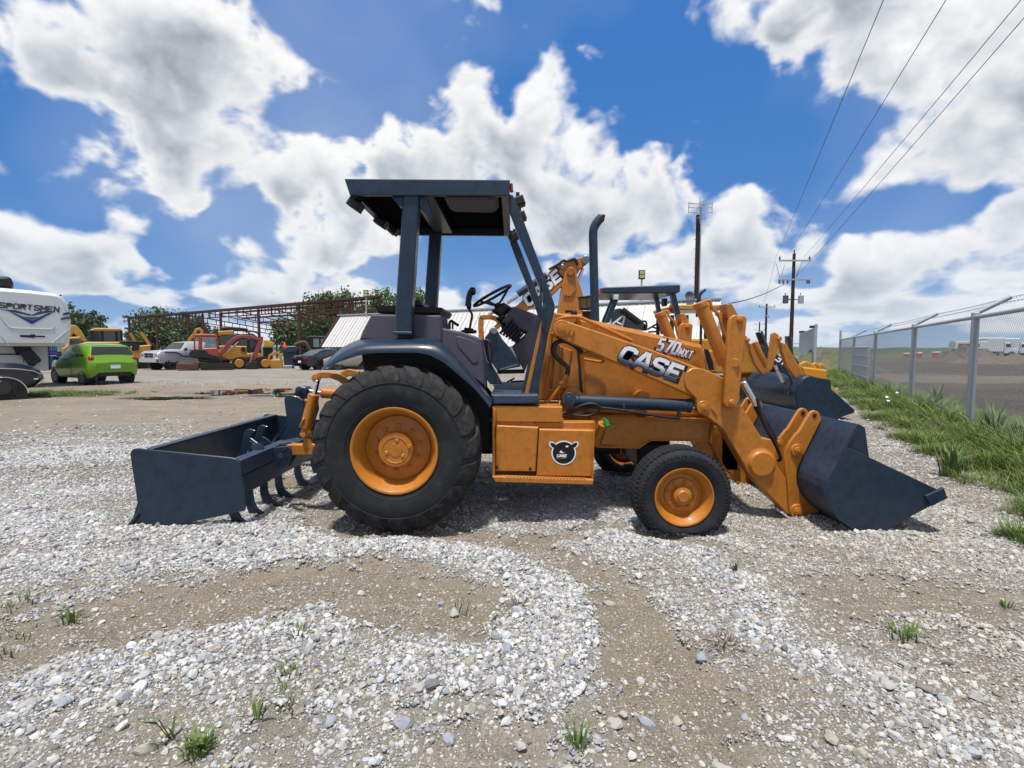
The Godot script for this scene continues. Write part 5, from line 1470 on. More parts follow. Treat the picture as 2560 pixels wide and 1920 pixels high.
# glass between two stations, low and high as shares of the height from belt to top
func side_glass(a: Array, b: Array, ta: float, tb: float, lo: float, hi: float, side: float) -> Shape:
	var s := Shape.new()
	var at := func(t: float, v: float) -> Vector3:
		var q := []
		for i in 7: q.append(lerpf(a[i], b[i], t))
		return Vector3(q[0], lerpf(q[2], q[3], v), side * (lerpf(q[5], q[6] * 0.97, v) + 0.012))
	s.quad(at.call(ta, lo), at.call(tb, lo), at.call(tb, hi), at.call(ta, hi), Vector3(0, 0.2, side))
	return s
func cross_glass(a: Array, b: Array, la: float, hb: float, out: Vector3) -> Shape:
	var s := Shape.new()
	var off := out.normalized() * 0.012
	var p := func(t: float, sd: float) -> Vector3:
		return Vector3(lerpf(a[0], b[0], t), lerpf(a[3], b[3], t) + 0.005, sd * lerpf(lerpf(a[5], a[6], 0.8), b[6] * 0.92, t)) + off
	s.quad(p.call(la, -1), p.call(la, 1), p.call(hb, 1), p.call(hb, -1), out)
	return s
func road_wheel(root: Node3D, at: Vector3, r: float, wide: float, side: float, rim_mat: Material, spokes := 5) -> void:
	var w := Node3D.new()
	w.name = "wheel"
	root.add_child(w, true)
	w.position = at
	if side < 0.0: w.rotation.y = PI
	var s := Shape.new()
	s.lathe(PackedVector2Array([Vector2(r * 0.62, -0.02), Vector2(r * 0.7, 0.0), Vector2(r * 0.88, 0.0), Vector2(r * 0.97, -0.025), Vector2(r, -0.06), Vector2(r, -wide + 0.04), Vector2(r * 0.9, -wide), Vector2(0, -wide)]), Transform3D(), 28, 0.6)
	obj("tyre", s, M.rubber, w)
	s = Shape.new()
	s.lathe(PackedVector2Array([Vector2(0, -0.015), Vector2(r * 0.15, -0.015), Vector2(r * 0.18, -0.04), Vector2(r * 0.5, -0.05), Vector2(r * 0.54, -0.012), Vector2(r * 0.62, -0.008), Vector2(r * 0.64, -0.03)]), Transform3D(), 24, 0.6)
	for k in spokes: s.box(Vector3(cos(TAU * k / spokes) * r * 0.34, sin(TAU * k / spokes) * r * 0.34, -0.025), Vector3(r * 0.46, r * 0.14, 0.03), 0.006, Basis(Vector3(0, 0, 1), TAU * k / spokes))
	obj("rim", s, rim_mat, w)
	s = Shape.new()
	s.lathe(PackedVector2Array([Vector2(0, -0.06), Vector2(r * 0.52, -0.06), Vector2(r * 0.52, -0.1)]), Transform3D(), 20, 0.6)
	obj("brake", s, M.black, w)
func arch(root: Node3D, at: Vector3, r: float, side: float) -> void:
	var s := Shape.new()
	s.cyl(at, at + Vector3(0, 0, -0.3 * side), r, 26, 0.0)
	obj("wheel_well", s, M.black, root)
func heading(fx: float, fz: float) -> float:
	return atan2(-fz, fx)

func build_hatchback() -> void:
	var t := thing("hatchback_car", "bright green hatchback car parked on the gravel, seen from behind", "car", Vector3(-16.368, 0, -20.056) + Vector3(-0.9, 0, -0.9), heading(-0.87, -0.49))
	t.scale = Vector3.ONE * 1.04
	var st := [[-1.86, 0.46, 0.78, 0.82, 0.56, 0.60, 0.50], [-1.80, 0.36, 0.86, 0.92, 0.70, 0.74, 0.62], [-1.70, 0.28, 0.95, 1.08, 0.76, 0.79, 0.68], [-1.50, 0.25, 1.0, 1.47, 0.78, 0.80, 0.60], [-1.0, 0.24, 1.0, 1.53, 0.79, 0.80, 0.60], [-0.2, 0.24, 0.97, 1.54, 0.79, 0.80, 0.60], [0.35, 0.24, 0.95, 1.43, 0.79, 0.79, 0.58], [0.98, 0.24, 0.93, 1.01, 0.79, 0.78, 0.66], [1.45, 0.26, 0.86, 0.90, 0.77, 0.74, 0.60], [1.72, 0.30, 0.70, 0.74, 0.68, 0.64, 0.5]]
	obj("body", car_body(st, false), M.green_paint, t)
	for sd in [-1.0, 1.0]:
		obj("side_window", side_glass(st[3], st[4], 0.35, 0.98, 0.12, 0.80, sd), M.glass_dark, t)
		obj("side_window", side_glass(st[4], st[5], 0.06, 0.96, 0.08, 0.86, sd), M.glass_dark, t)
		obj("side_window", side_glass(st[5], st[7], 0.05, 0.72, 0.06, 0.78, sd), M.glass_dark, t)
		arch(t, Vector3(-1.15, 0.30, 0.80 * sd), 0.335, sd)
		arch(t, Vector3(1.18, 0.30, 0.80 * sd), 0.335, sd)
		road_wheel(t, Vector3(-1.15, 0.29, 0.81 * sd), 0.29, 0.18, sd, M.rim_steel)
		road_wheel(t, Vector3(1.18, 0.29, 0.81 * sd), 0.29, 0.18, sd, M.rim_steel)
		var s := Shape.new()
		blob(s, Vector3(-1.70, 0.97, 0.69 * sd), Vector3(0.10, 0.12, 0.10))
		obj("tail_lamp", s, M.red_lamp, t)
		s = Shape.new()
		blob(s, Vector3(-1.745, 0.82, 0.66 * sd), Vector3(0.07, 0.10, 0.08))
		obj("reverse_lamp", s, M.lamp_glass, t)
		s = Shape.new()
		blob(s, Vector3(0.62, 0.98, 0.92 * sd), Vector3(0.09, 0.07, 0.10))
		obj("wing_mirror", s, M.black_paint, t)
	obj("rear_window", cross_glass(st[2], st[3], 0.10, 0.84, Vector3(-1, 0.5, 0)), M.glass_dark, t)
	obj("windscreen", cross_glass(st[7], st[6], 0.1, 0.9, Vector3(1, 0.8, 0)), M.glass_dark, t)
	var s := Shape.new()
	s.box(Vector3(-1.85, 0.68, 0), Vector3(0.04, 0.19, 0.86), 0.015)
	obj("hatch_panel", s, M.green_paint, t)
	s = Shape.new()
	s.box(Vector3(-1.878, 0.67, 0), Vector3(0.012, 0.13, 0.32), 0.003)
	obj("licence_plate", s, M.white_print, t)
	s = Shape.new()
	s.box(Vector3(-1.80, 0.38, 0), Vector3(0.12, 0.12, 1.1), 0.03)
	obj("rear_diffuser", s, M.black, t)
	s = Shape.new()
	s.bar(Vector3(-1.77, 0.93, -0.02), Vector3(-1.70, 1.03, -0.28), 0.02, 0.02)
	obj("rear_wiper", s, M.black, t)
	s = Shape.new()
	s.box(Vector3(-0.35, 0.55, 0.825), Vector3(0.012, 0.6, 0.01), 0.0); s.box(Vector3(-0.35, 0.55, -0.825), Vector3(0.012, 0.6, 0.01), 0.0)
	obj("door_seam", s, M.black, t)

func build_black_car() -> void:
	var t := facing("muscle_car", "glossy black vintage car nosing into view beside the white travel trailer", "car", -0.7689, 19.481, 14.000)
	var s := Shape.new()
	s.prism(pv([-2.79, 0.956, -1.577, 1.001, -0.369, 1.008, -0.034, 0.976, 0.231, 0.885, 0.403, 0.778, 0.468, 0.662, 0.478, 0.575, 0.449, 0.473, 0.305, 0.357, 0.254, 0.314, 0.043, 0.263, -2.821, 0.385]), -15.7, -14.0, 0.14)
	obj("body", s, M.black_paint, t)
	s = Shape.new()
	s.prism(pv([-1.418, 0.887, -0.375, 0.874, -0.04, 0.852, 0.246, 0.791, 0.439, 0.685, 0.438, 0.664, 0.245, 0.764, -0.041, 0.826, -0.376, 0.848, -1.419, 0.863]), -14.05, -13.985, 0.0)
	s.prism(pv([0.453, 0.554, 0.502, 0.547, 0.427, 0.42, 0.265, 0.346, 0.326, 0.397]), -15.5, -14.05, 0.01)
	obj("chrome_trim", s, M.chrome, t)
	var c := Vector3(-0.317, 0.161, -13.98)
	s = Shape.new()
	s.cyl(c, c + Vector3(0, 0, -0.3), 0.45, 28, 0.0)
	obj("wheel_well", s, M.black, t)
	var arc := PackedVector3Array()
	for k in 17: arc.append(c + Vector3(cos(PI * k / 16.0) * 0.455, sin(PI * k / 16.0) * 0.455, 0.01))
	s = Shape.new()
	s.tube(arc, 0.016, 6)
	obj("arch_trim", s, M.chrome, t)
	s = Shape.new()
	var wc := Vector3(c.x - 0.05, 0.33, c.z + 0.02)
	s.cyl(wc, wc + Vector3(0, 0, -0.22), 0.34, 28, 0.03)
	obj("tyre", s, M.rubber, t)
	s = Shape.new()
	s.cyl(wc, wc + Vector3(0, 0, 0.015), 0.19, 24, 0.01)
	obj("rim", s, M.black_paint, t)
	s = Shape.new()
	s.box(Vector3(0.317, 0.546, -13.985), Vector3(0.09, 0.035, 0.02), 0.004)
	obj("side_marker", s, M.lamp_glass, t)

func build_trailer() -> void:
	var t := facing("travel_trailer", "white travel trailer with a blue chevron emblem and dark rooftop unit", "trailer", -0.7520, 25.058, 18.300)
	var s := Shape.new()
	s.prism(pv([-5.424, 3.195, -0.774, 3.5, -0.049, 3.479, 0.65, 3.423, 0.78, 3.376, 0.868, 3.277, 0.939, 3.071, 0.994, 2.791, 1.022, 2.509, 1.027, 2.26, 0.993, 1.974, 0.917, 1.652, 0.853, 1.492, -5.523, 1.463]), -20.8, -18.3, 0.12)
	obj("nose_body", s, M.trailer_white, t)
	s = Shape.new()
	s.prism(pv([-5.042, 1.466, 0.412, 1.491, 0.388, 0.59, 0.258, 0.572, -5.077, 0.84]), -21.5, -19.2, 0.02)
	obj("lower_body", s, M.trailer_white, t)
	s = Shape.new()
	s.prism(pv([0.369, 1.483, 0.412, 1.483, 0.393, 0.59, 0.355, 0.576]), -19.3, -19.16, 0.003)
	s.prism(pv([-2.084, 1.235, -0.416, 1.219, -0.418, 1.17, -2.086, 1.189]), -19.3, -19.16, 0.003)
	obj("body_trim", s, M.black, t)
	s = Shape.new()
	s.prism(pv([-0.586, 1.478, -0.094, 1.48, -0.076, 1.314, -0.37, 1.297, -0.489, 1.159]), -20.2, -18.9, 0.03)
	s.prism(pv([-0.404, 1.333, -0.124, 1.385, -0.038, 1.315, 0.155, 0.995, 0.144, 0.935, 0.045, 0.873, -0.051, 0.741, -0.202, 0.807, -0.317, 1.054, -0.398, 1.194]), -20.0, -18.8, 0.04)
	s.bar(Vector3(-0.313, 1.158, -18.85), Vector3(-0.313, 0.878, -18.85), 0.03, 0.03)
	obj("pin_box", s, M.black, t)
	s = Shape.new()
	for x in [-350, -150]: s.bar(Vector3(-1.32, 0.743, -19.6) + Vector3(x * 0.01, 0, 0), Vector3(-1.347, 0.187, -19.6) + Vector3(x * 0.01, 0, 0), 0.1, 0.1)
	obj("landing_leg", s, M.black, t)
	s = Shape.new()
	s.prism(pv([-1.462, 3.869, -0.62, 3.942, -0.537, 3.916, -0.484, 3.854, -0.459, 3.765, -0.464, 3.647, -0.497, 3.583, -1.479, 3.508]), -19.6, -18.6, 0.09)
	obj("roof_unit", s, M.black, t)
	s = Shape.new()
	lettering(s, null, "SPORTSMEN", Transform3D(Basis(Vector3(0, 0, 1), -0.05), Vector3(-0.849, 2.809, -18.295)), 0.19, 0.25, 0.08, 0.93, 0.0)
	obj("name_lettering", s, M.navy_paint, t)
	s = Shape.new()
	s.prism(pv([-0.61, 2.709, -0.468, 2.649, -0.019, 2.404, -0.031, 2.267]), -18.32, -18.292, 0.0)
	s.prism(pv([0.58, 2.742, -0.031, 2.267, -0.019, 2.404, 0.422, 2.692]), -18.32, -18.292, 0.0)
	obj("emblem", s, M.blue_paint, t)
	s = Shape.new()
	s.prism(pv([-0.81, 2.758, -0.452, 2.751, -0.027, 2.616, -0.037, 2.561, -0.48, 2.669]), -18.32, -18.293, 0.0)
	s.prism(pv([-0.014, 2.616, 0.219, 2.744, 0.581, 2.756, 0.24, 2.649, -0.017, 2.562]), -18.32, -18.293, 0.0)
	s.prism(pv([-0.23, 2.532, -0.032, 2.513, 0.171, 2.536, -0.023, 2.425]), -18.32, -18.291, 0.0)
	obj("emblem_wing", s, mat("teal_print", Color(0.10, 0.24, 0.30), 0.4), t)
	s = Shape.new()
	s.prism(pv([-0.358, 1.884, -0.099, 1.882, -0.085, 1.909, 0.033, 1.912, 0.039, 1.871, 0.291, 1.868, 0.289, 1.813, 0.029, 1.815, -0.003, 1.78, -0.065, 1.786, -0.362, 1.816]), -18.32, -18.293, 0.0)
	obj("maker_strip", s, M.black_print, t)
	for q in [pv([0.828, 2.703, 0.999, 2.76, 1.006, 2.676, 0.805, 2.617]), pv([0.767, 2.538, 1.011, 2.598, 1.014, 2.499, 0.734, 2.446])]:
		s = Shape.new()
		s.prism(q, -18.45, -18.285, 0.0)
		obj("stripe", s, M.blue_paint if q[0].y > 2.6 else M.plastic, t)
	s = Shape.new()
	s.cyl(Vector3(0.779, 3.35, -18.32), Vector3(0.777, 3.344, -18.25), 0.03, 10)
	obj("clearance_lamp", s, M.black, t)
	for q in [p3([-0.852, 1.867, -18.29, -0.741, 1.702, -18.29, -0.656, 1.485, -18.29]), p3([0.477, 1.613, -18.29, 0.753, 1.898, -18.29, 0.993, 2.17, -18.29]), p3([-0.82, 2.532, -18.29, -0.69, 2.271, -18.29, -0.553, 2.125, -18.29, -0.113, 2.114, -18.29, 0.447, 2.115, -18.29, 0.556, 2.209, -18.29])]:
		s = Shape.new()
		s.tube(curve(q), 0.012, 5)
		obj("moulded_seam", s, M.trailer_white, t)

# ---------------------------------------------------------------- parked cars in the back row
func sedan(called: String, label: String, at: Vector3, turn: float, m: Material, tall := 1.42) -> Node3D:
	var k := tall / 1.42
	var t := thing(called, label, "car", at, turn)
	var st := [[-2.35, 0.40, 0.80, 0.86, 0.78, 0.80, 0.70], [-2.25, 0.26, 0.92, 0.97, 0.84, 0.86, 0.72], [-1.65, 0.24, 0.95, 1.03 * k, 0.87, 0.88, 0.70], [-0.95, 0.24, 0.95, 1.38 * k, 0.88, 0.88, 0.62], [-0.1, 0.24, 0.94, 1.42 * k, 0.88, 0.88, 0.62], [0.45, 0.24, 0.93, 1.36 * k, 0.88, 0.88, 0.60], [1.2, 0.24, 0.92, 0.98, 0.88, 0.86, 0.70], [1.9, 0.25, 0.84, 0.88, 0.86, 0.82, 0.66], [2.3, 0.32, 0.68, 0.72, 0.76, 0.72, 0.6]]
	obj("body", car_body(st), m, t)
	for sd in [-1.0, 1.0]:
		obj("side_window", side_glass(st[2], st[4], 0.4, 0.95, 0.1, 0.82, sd), M.glass_dark, t)
		obj("side_window", side_glass(st[4], st[6], 0.04, 0.62, 0.1, 0.80, sd), M.glass_dark, t)
		for x in [-1.45, 1.4]:
			arch(t, Vector3(x, 0.34, 0.885 * sd), 0.38, sd)
			road_wheel(t, Vector3(x, 0.33, 0.895 * sd), 0.33, 0.2, sd, M.rim_steel)
		var s := Shape.new()
		s.box(Vector3(-2.33, 0.80, 0.58 * sd), Vector3(0.08, 0.12, 0.36), 0.02)
		obj("tail_lamp", s, M.red_lamp, t)
		s = Shape.new()
		s.box(Vector3(2.27, 0.66, 0.58 * sd), Vector3(0.08, 0.12, 0.3), 0.02)
		obj("head_lamp", s, M.lamp_glass, t)
	obj("rear_window", cross_glass(st[2], st[3], 0.1, 0.9, Vector3(-0.6, 1, 0)), M.glass_dark, t)
	obj("windscreen", cross_glass(st[6], st[5], 0.1, 0.9, Vector3(1, 1, 0)), M.glass_dark, t)
	var s := Shape.new()
	s.box(Vector3(-2.37, 0.56, 0), Vector3(0.02, 0.14, 0.3), 0.003)
	obj("licence_plate", s, M.white_print, t)
	return t
func build_pickup() -> void:
	var t := thing("pickup_truck", "white pickup truck with blue side stripes parked in front of the steel frame", "truck", Vector3(-23.1, 0, -36.5), heading(-0.42, 0.91))
	var st := [[-2.9, 0.55, 1.25, 1.28, 0.95, 0.97, 0.90], [-2.85, 0.45, 1.30, 1.34, 0.98, 1.0, 0.92], [-1.25, 0.42, 1.30, 1.34, 1.0, 1.0, 0.92], [-1.2, 0.42, 1.30, 1.85, 1.0, 1.0, 0.76], [-0.2, 0.42, 1.28, 1.95, 1.0, 1.0, 0.76], [0.7, 0.42, 1.27, 1.88, 1.0, 1.0, 0.74], [1.2, 0.42, 1.28, 1.36, 1.0, 1.0, 0.86], [2.5, 0.45, 1.22, 1.28, 0.99, 0.97, 0.86], [2.72, 0.5, 1.08, 1.12, 0.95, 0.93, 0.82]]
	obj("body", car_body(st, false), M.silver_paint, t)
	for sd in [-1.0, 1.0]:
		obj("side_window", side_glass(st[3], st[4], 0.1, 0.95, 0.08, 0.84, sd), M.glass_dark, t)
		obj("side_window", side_glass(st[4], st[6], 0.05, 0.62, 0.08, 0.82, sd), M.glass_dark, t)
		for x in [-1.9, 1.8]:
			arch(t, Vector3(x, 0.46, 1.0 * sd), 0.50, sd)
			road_wheel(t, Vector3(x, 0.41, 1.01 * sd), 0.41, 0.27, sd, M.rim_steel, 8)
		var s := Shape.new()
		s.box(Vector3(2.66, 0.98, 0.74 * sd), Vector3(0.12, 0.20, 0.36), 0.03)
		obj("head_lamp", s, M.lamp_glass, t)
		s = Shape.new()
		s.tube(curve(PackedVector3Array([Vector3(2.3, 1.20, 0.97 * sd), Vector3(1.5, 1.16, 1.025 * sd), Vector3(1.1, 0.92, 1.03 * sd), Vector3(0.2, 0.88, 1.03 * sd)])), 0.045, 6)
		obj("side_stripe", s, M.blue_paint, t)
		s = Shape.new()
		s.box(Vector3(0.95, 1.38, 1.12 * sd), Vector3(0.12, 0.2, 0.22), 0.03)
		obj("wing_mirror", s, M.black, t)
	obj("windscreen", cross_glass(st[6], st[5], 0.06, 0.92, Vector3(1, 0.9, 0)), M.glass_dark, t)
	var s := Shape.new()
	for z in [-0.24, 0.24]:
		for y in [0.90, 1.06]: s.box(Vector3(2.72, y, z), Vector3(0.06, 0.13, 0.42), 0.02)
	obj("grille", s, M.black, t)
	s = Shape.new()
	s.box(Vector3(2.76, 0.66, 0), Vector3(0.2, 0.26, 1.92), 0.05)
	obj("bumper", s, M.chrome, t)

# ---------------------------------------------------------------- machines in the back row
func track_frame(t: Node3D, a: Vector3, b: Vector3, r: float, wide: float) -> void:
	var s := Shape.new()
	var out := PackedVector2Array()
	var l := b.x - a.x
	for k in 9: out.append(Vector2(a.x - sin(PI * k / 8.0) * r, a.y + cos(PI * k / 8.0) * r))
	for k in 9: out.append(Vector2(a.x + l + sin(PI * k / 8.0) * r, a.y - cos(PI * k / 8.0) * r))
	s.prism(out, a.z - wide, a.z, 0.02)
	obj("track", s, M.track, t)
	for k in 30:
		var f := k / 30.0
		var g := Shape.new()
		var top := k < 15
		var x := a.x + l * (k % 15) / 14.0
		g.box(Vector3(x, a.y + (r + 0.01 if top else -r - 0.005), a.z - wide * 0.5), Vector3(0.05, 0.035, wide), 0.005)
		obj("track_shoe", g, M.track, t)
	for p in [a, b]:
		s = Shape.new()
		s.cyl(Vector3(p.x, p.y, a.z), Vector3(p.x, p.y, a.z + 0.04), r * 0.72, 20, 0.01)
		obj("idler", s, M.track, t)
func build_mini_excavator() -> void:
	var t := facing("mini_excavator", "red mini excavator with curved boom reaching down to its small bucket", "excavator", -0.5325, 39.117, 33.700)
	track_frame(t, Vector3(-0.445, 0.223, -33.6), Vector3(1.092, 0.225, -33.6), 0.24, 0.35)
	track_frame(t, Vector3(-0.461, 0.182, -35), Vector3(1.131, 0.184, -35), 0.24, 0.35)
	var s := Shape.new()
	s.prism(pv([-1.938, 0.489, -0.756, 0.439, -0.758, 0.057, -1.976, 0.082]), -35.4, -33.4, 0.03)
	obj("dozer_blade", s, mat("muddy_steel", Color(0.36, 0.22, 0.18), 0.85), t)
	s = Shape.new()
	s.bar(Vector3(-0.834, 0.218, -34), Vector3(-0.237, 0.312, -34), 0.12, 0.12)
	s.prism(pv([-0.809, 0.807, 0.621, 0.69, 0.614, 0.48, -0.701, 0.531]), -35.2, -33.8, 0.03)
	obj("undercarriage", s, M.track, t)
	s = Shape.new()
	s.prism(pv([-1.196, 1.254, -0.959, 1.424, -0.317, 1.39, -0.148, 1.114, 0.386, 0.973, 0.44, 0.763, -1.039, 0.811, -1.291, 1.017]), -35.3, -33.7, 0.05)
	obj("engine_cover", s, M.black, t)
	s = Shape.new()
	s.prism(pv([-1.193, 1.356, -0.959, 1.424, -0.9, 1.458, 0.402, 1.46, 0.453, 0.798, -0.158, 0.824, -0.351, 1.252, -0.613, 1.335]), -35.3, -33.72, 0.04)
	s.prism(pv([-0.959, 2.239, -0.867, 2.376, -0.575, 2.401, 0.254, 2.394, 0.37, 2.292, 0.379, 2.188, -0.961, 2.171]), -35.1, -33.7, 0.05)
	s.prism(pv([-0.688, 2.175, -0.495, 2.177, -0.551, 1.424, -0.738, 1.424]), -33.85, -33.7, 0.02)
	s.prism(pv([0.247, 2.186, 0.367, 2.188, 0.438, 1.425, 0.311, 1.425]), -33.85, -33.7, 0.02)
	s.prism(pv([-0.961, 2.171, -0.874, 2.172, -0.901, 1.424, -0.988, 1.424]), -33.85, -33.7, 0.02)
	s.prism(pv([-0.688, 2.175, -0.495, 2.177, -0.551, 1.424, -0.738, 1.424]), -35.1, -34.95, 0.02)
	s.prism(pv([0.247, 2.186, 0.367, 2.188, 0.438, 1.425, 0.311, 1.425]), -35.1, -34.95, 0.02)
	obj("cab", s, M.kubota, t)
	for q in [pv([-0.887, 2.173, -0.678, 2.176, -0.715, 1.458, -0.924, 1.458]), pv([-0.502, 2.178, 0.259, 2.187, 0.318, 1.446, -0.527, 1.445])]:
		s = Shape.new()
		s.prism(q, -33.78, -33.76, 0.0)
		obj("window", s, M.glass_clear, t)
	s = Shape.new()
	s.prism(pv([-0.304, 1.877, 0.057, 1.88, 0.103, 1.46, -0.438, 1.46]), -34.7, -34.2, 0.05)
	obj("seat", s, M.black, t)
	s = Shape.new()
	s.prism(pv([0.553, 1.178, 0.686, 1.461, 1.044, 1.96, 1.43, 2.285, 1.814, 2.398, 2.521, 2.35, 2.908, 2.159, 2.981, 1.977, 2.835, 1.939, 2.449, 2.117, 1.806, 2.146, 1.484, 2, 1.158, 1.64, 0.865, 1.248, 0.671, 1.036]), -34.6, -34.3, 0.03)
	obj("boom", s, M.faded_red, t)
	s = Shape.new()
	s.prism(pv([2.99, 2.269, 3.175, 2.271, 3.129, 1.832, 2.843, 1.099, 2.6, 0.662, 2.435, 0.59, 2.408, 0.773, 2.657, 1.464, 2.837, 1.976]), -34.6, -34.3, 0.03)
	obj("dipper_arm", s, M.faded_red, t)
	s = Shape.new()
	s.cyl(Vector3(0.954, 1.177, -34.25), Vector3(1.606, 1.892, -34.25), 0.06, 10)
	s.cyl(Vector3(2.265, 0.448, -34.25), Vector3(2.48, 1.1, -34.25), 0.045, 10)
	obj("cylinder", s, M.steel, t)
	s = Shape.new()
	s.prism(pv([2.395, 0.556, 2.753, 0.516, 2.803, 0.003, 2.055, 0.017, 1.997, 0.236, 2.197, 0.45]), -34.7, -34.2, 0.04)
	obj("bucket", s, M.track, t)
func build_dozers() -> void:
	var t := facing("bulldozer", "yellow bulldozer with dark glazed cab parked behind the green hatchback", "bulldozer", -0.6554, 44.778, 35.500)
	track_frame(t, Vector3(-1.035, 0.576, -35.7), Vector3(1.383, 0.473, -35.7), 0.55, 0.6)
	track_frame(t, Vector3(-1.092, 0.532, -38.2), Vector3(1.46, 0.424, -38.2), 0.55, 0.6)
	var s := Shape.new()
	s.prism(pv([-3.051, 0.861, -2.938, 1.242, -2.037, 1.789, -1.735, 1.888, 0.018, 1.904, 0.03, 1.537, 1.762, 1.714, 1.766, 1.093, 1.388, 0.752, -1.281, 0.714, -3.009, 0.734]), -38.60, -35.50, 0.06)
	obj("body", s, M.machine_yellow, t)
	for q in [pv([0.251, 1.738, 0.576, 1.761, 0.556, 1.268, 0.259, 1.268]), pv([0.684, 1.762, 1.096, 1.792, 1.076, 1.301, 0.665, 1.288])]:
		s = Shape.new()
		s.prism(q, -35.60, -35.47, 0.0)
		obj("grille", s, M.black, t)
	s = Shape.new()
	s.prism(pv([-1.533, 2.743, -1.198, 2.85, 0.111, 2.85, 0.169, 2.717, -0.004, 2.66, -1.512, 2.646]), -38.20, -35.80, 0.05)
	obj("cab_roof", s, M.tan_yellow, t)
	s = Shape.new()
	s.prism(pv([-1.496, 2.655, 0.131, 2.691, 0.152, 1.879, -1.58, 1.897]), -37.90, -36.10, 0.03)
	obj("cab_glazing", s, M.glass_dark, t)
	for x in [-1.501, -0.918, -0.142, 0.137]:
		s = Shape.new()
		s.box(Vector3(x, 2.279, -36.08), Vector3(0.14, 0.82, 0.1), 0.02)
		obj("cab_post", s, M.black, t)
	s = Shape.new()
	s.bar(Vector3(1.272, 2.63, -36.7), Vector3(1.805, 1.617, -36.7), 0.25, 0.2)
	s.bar(Vector3(0.65, 2.548, -36.7), Vector3(0.905, 1.927, -36.7), 0.25, 0.2)
	obj("ripper_arm", s, M.machine_yellow, t)
	s = Shape.new()
	s.prism(pv([-0.032, 1.972, 1.217, 1.985, 1.266, 1.814, 0.014, 1.805]), -38.40, -35.60, 0.03)
	obj("deck", s, M.black, t)
	# excavator beyond it
	t = facing("excavator", "tan yellow excavator with arched boom standing close behind the travel trailer", "excavator", -0.7112, 39.599, 30.000)
	track_frame(t, Vector3(-1.09, 0.724, -30.5), Vector3(-0.501, 0.716, -30.5), 0.5, 0.6)
	s = Shape.new()
	s.prism(pv([-0.488, 0.864, -0.463, 1.425, -0.201, 1.622, -0.116, 2.101, 0.381, 2.137, 0.401, 1.597, 0.052, 1.538, -0.234, 0.862]), -32.5, -30.0, 0.05)
	obj("cab_body", s, M.tan_yellow, t)
	s = Shape.new()
	s.prism(pv([-0.091, 1.977, 0.358, 1.994, 0.361, 1.682, -0.105, 1.662]), -30.1, -29.97, 0.0)
	obj("window", s, M.glass_dark, t)
	s = Shape.new()
	s.prism(pv([-0.455, 1.885, -0.215, 2.405, 0.024, 2.86, 0.242, 2.821, 0.452, 2.537, 0.716, 1.869, 0.467, 1.837, 0.259, 2.183, 0.089, 2.354, -0.099, 2.062, -0.199, 1.772]), -31.6, -31.0, 0.04)
	obj("boom", s, M.tan_yellow, t)
	s = Shape.new()
	s.prism(pv([-1.097, 0.858, -0.414, 0.851, -0.401, 1.139, -1.084, 1.142]), -33.4, -30.4, 0.05)
	obj("undercarriage", s, M.track, t)
	# the larger dozer behind the red excavator
	t = facing("crawler_dozer", "yellow crawler dozer with boxy cab standing behind the red mini excavator", "bulldozer", -0.4822, 40.859, 36.200)
	track_frame(t, Vector3(-0.387, 0.393, -36.2), Vector3(1.283, 0.372, -36.2), 0.48, 0.55)
	track_frame(t, Vector3(-0.407, 0.34, -38.4), Vector3(1.352, 0.318, -38.4), 0.48, 0.55)
	s = Shape.new()
	s.prism(pv([-1.6, 1.609, -1.441, 1.646, 0.112, 1.615, 0.129, 1.094, 0.965, 1.091, 1.091, 0.789, 0.549, 0.681, -1.027, 0.658, -1.405, 0.808]), -38.8, -36.2, 0.05)
	obj("body", s, M.machine_yellow, t)
	s = Shape.new()
	s.prism(pv([-1.637, 2.644, -0.673, 2.719, -0.65, 2.41, -1.602, 2.376]), -38.4, -36.4, 0.04)
	obj("cab_roof", s, M.machine_yellow, t)
	s = Shape.new()
	s.prism(pv([-1.462, 2.383, 0.543, 2.522, 1.006, 2.15, 0.976, 1.165, 0.099, 1.167, 0.046, 1.602, -1.488, 1.612]), -38.2, -36.6, 0.04)
	obj("cab_glazing", s, M.glass_dark, t)
	s = Shape.new()
	s.prism(pv([-1.441, 2.928, -0.957, 2.997, -0.045, 2.919, 0.251, 2.851, 0.213, 2.701, -0.642, 2.708, -1.416, 2.695]), -38.0, -36.5, 0.05)
	s.tube(curve(p3([0.077, 2.59, -36.6, 0.48, 2.671, -36.6, 0.814, 2.563, -36.6, 1.045, 2.302, -36.6])), 0.05, 6)
	s.prism(pv([0.162, 2.137, 0.361, 2.139, 0.331, 1.167, 0.132, 1.168]), -36.7, -36.35, 0.02)
	obj("roof_rack", s, M.black, t)
	s = Shape.new()
	s.prism(disc(Vector2(-0.106, 1.377), 0.16, 20), -36.22, -36.16, 0.0)
	obj("round_badge", s, M.black_print, t)
	s = Shape.new()
	for p in [Vector3(-0.386, 0.395, -36.1), Vector3(1.28, 0.374, -36.1)]: s.cyl(p, p + Vector3(0, 0, 0.1), 0.30, 20, 0.04)
	obj("sprocket", s, M.machine_yellow, t)
	t = facing("skid_loader", "small yellow loader with curved side frame beside the crawler dozer", "loader", -0.4359, 40.816, 37.000)
	s = Shape.new()
	s.prism(pv([-0.329, 0.635, 0.558, 0.666, 0.541, 0.077, -0.346, 0.067]), -38.8, -37.0, 0.05)
	obj("body", s, M.machine_yellow, t)
	s = Shape.new()
	for z in [37.0, 38.6]: s.prism(strip(pv([-0.477, 0.258, -0.32, 0.938, 0.03, 1.165, 0.305, 1.088, 0.431, 0.629]), 0.16), -z - 0.12, -z, 0.02)
	obj("side_frame", s, M.machine_yellow, t)
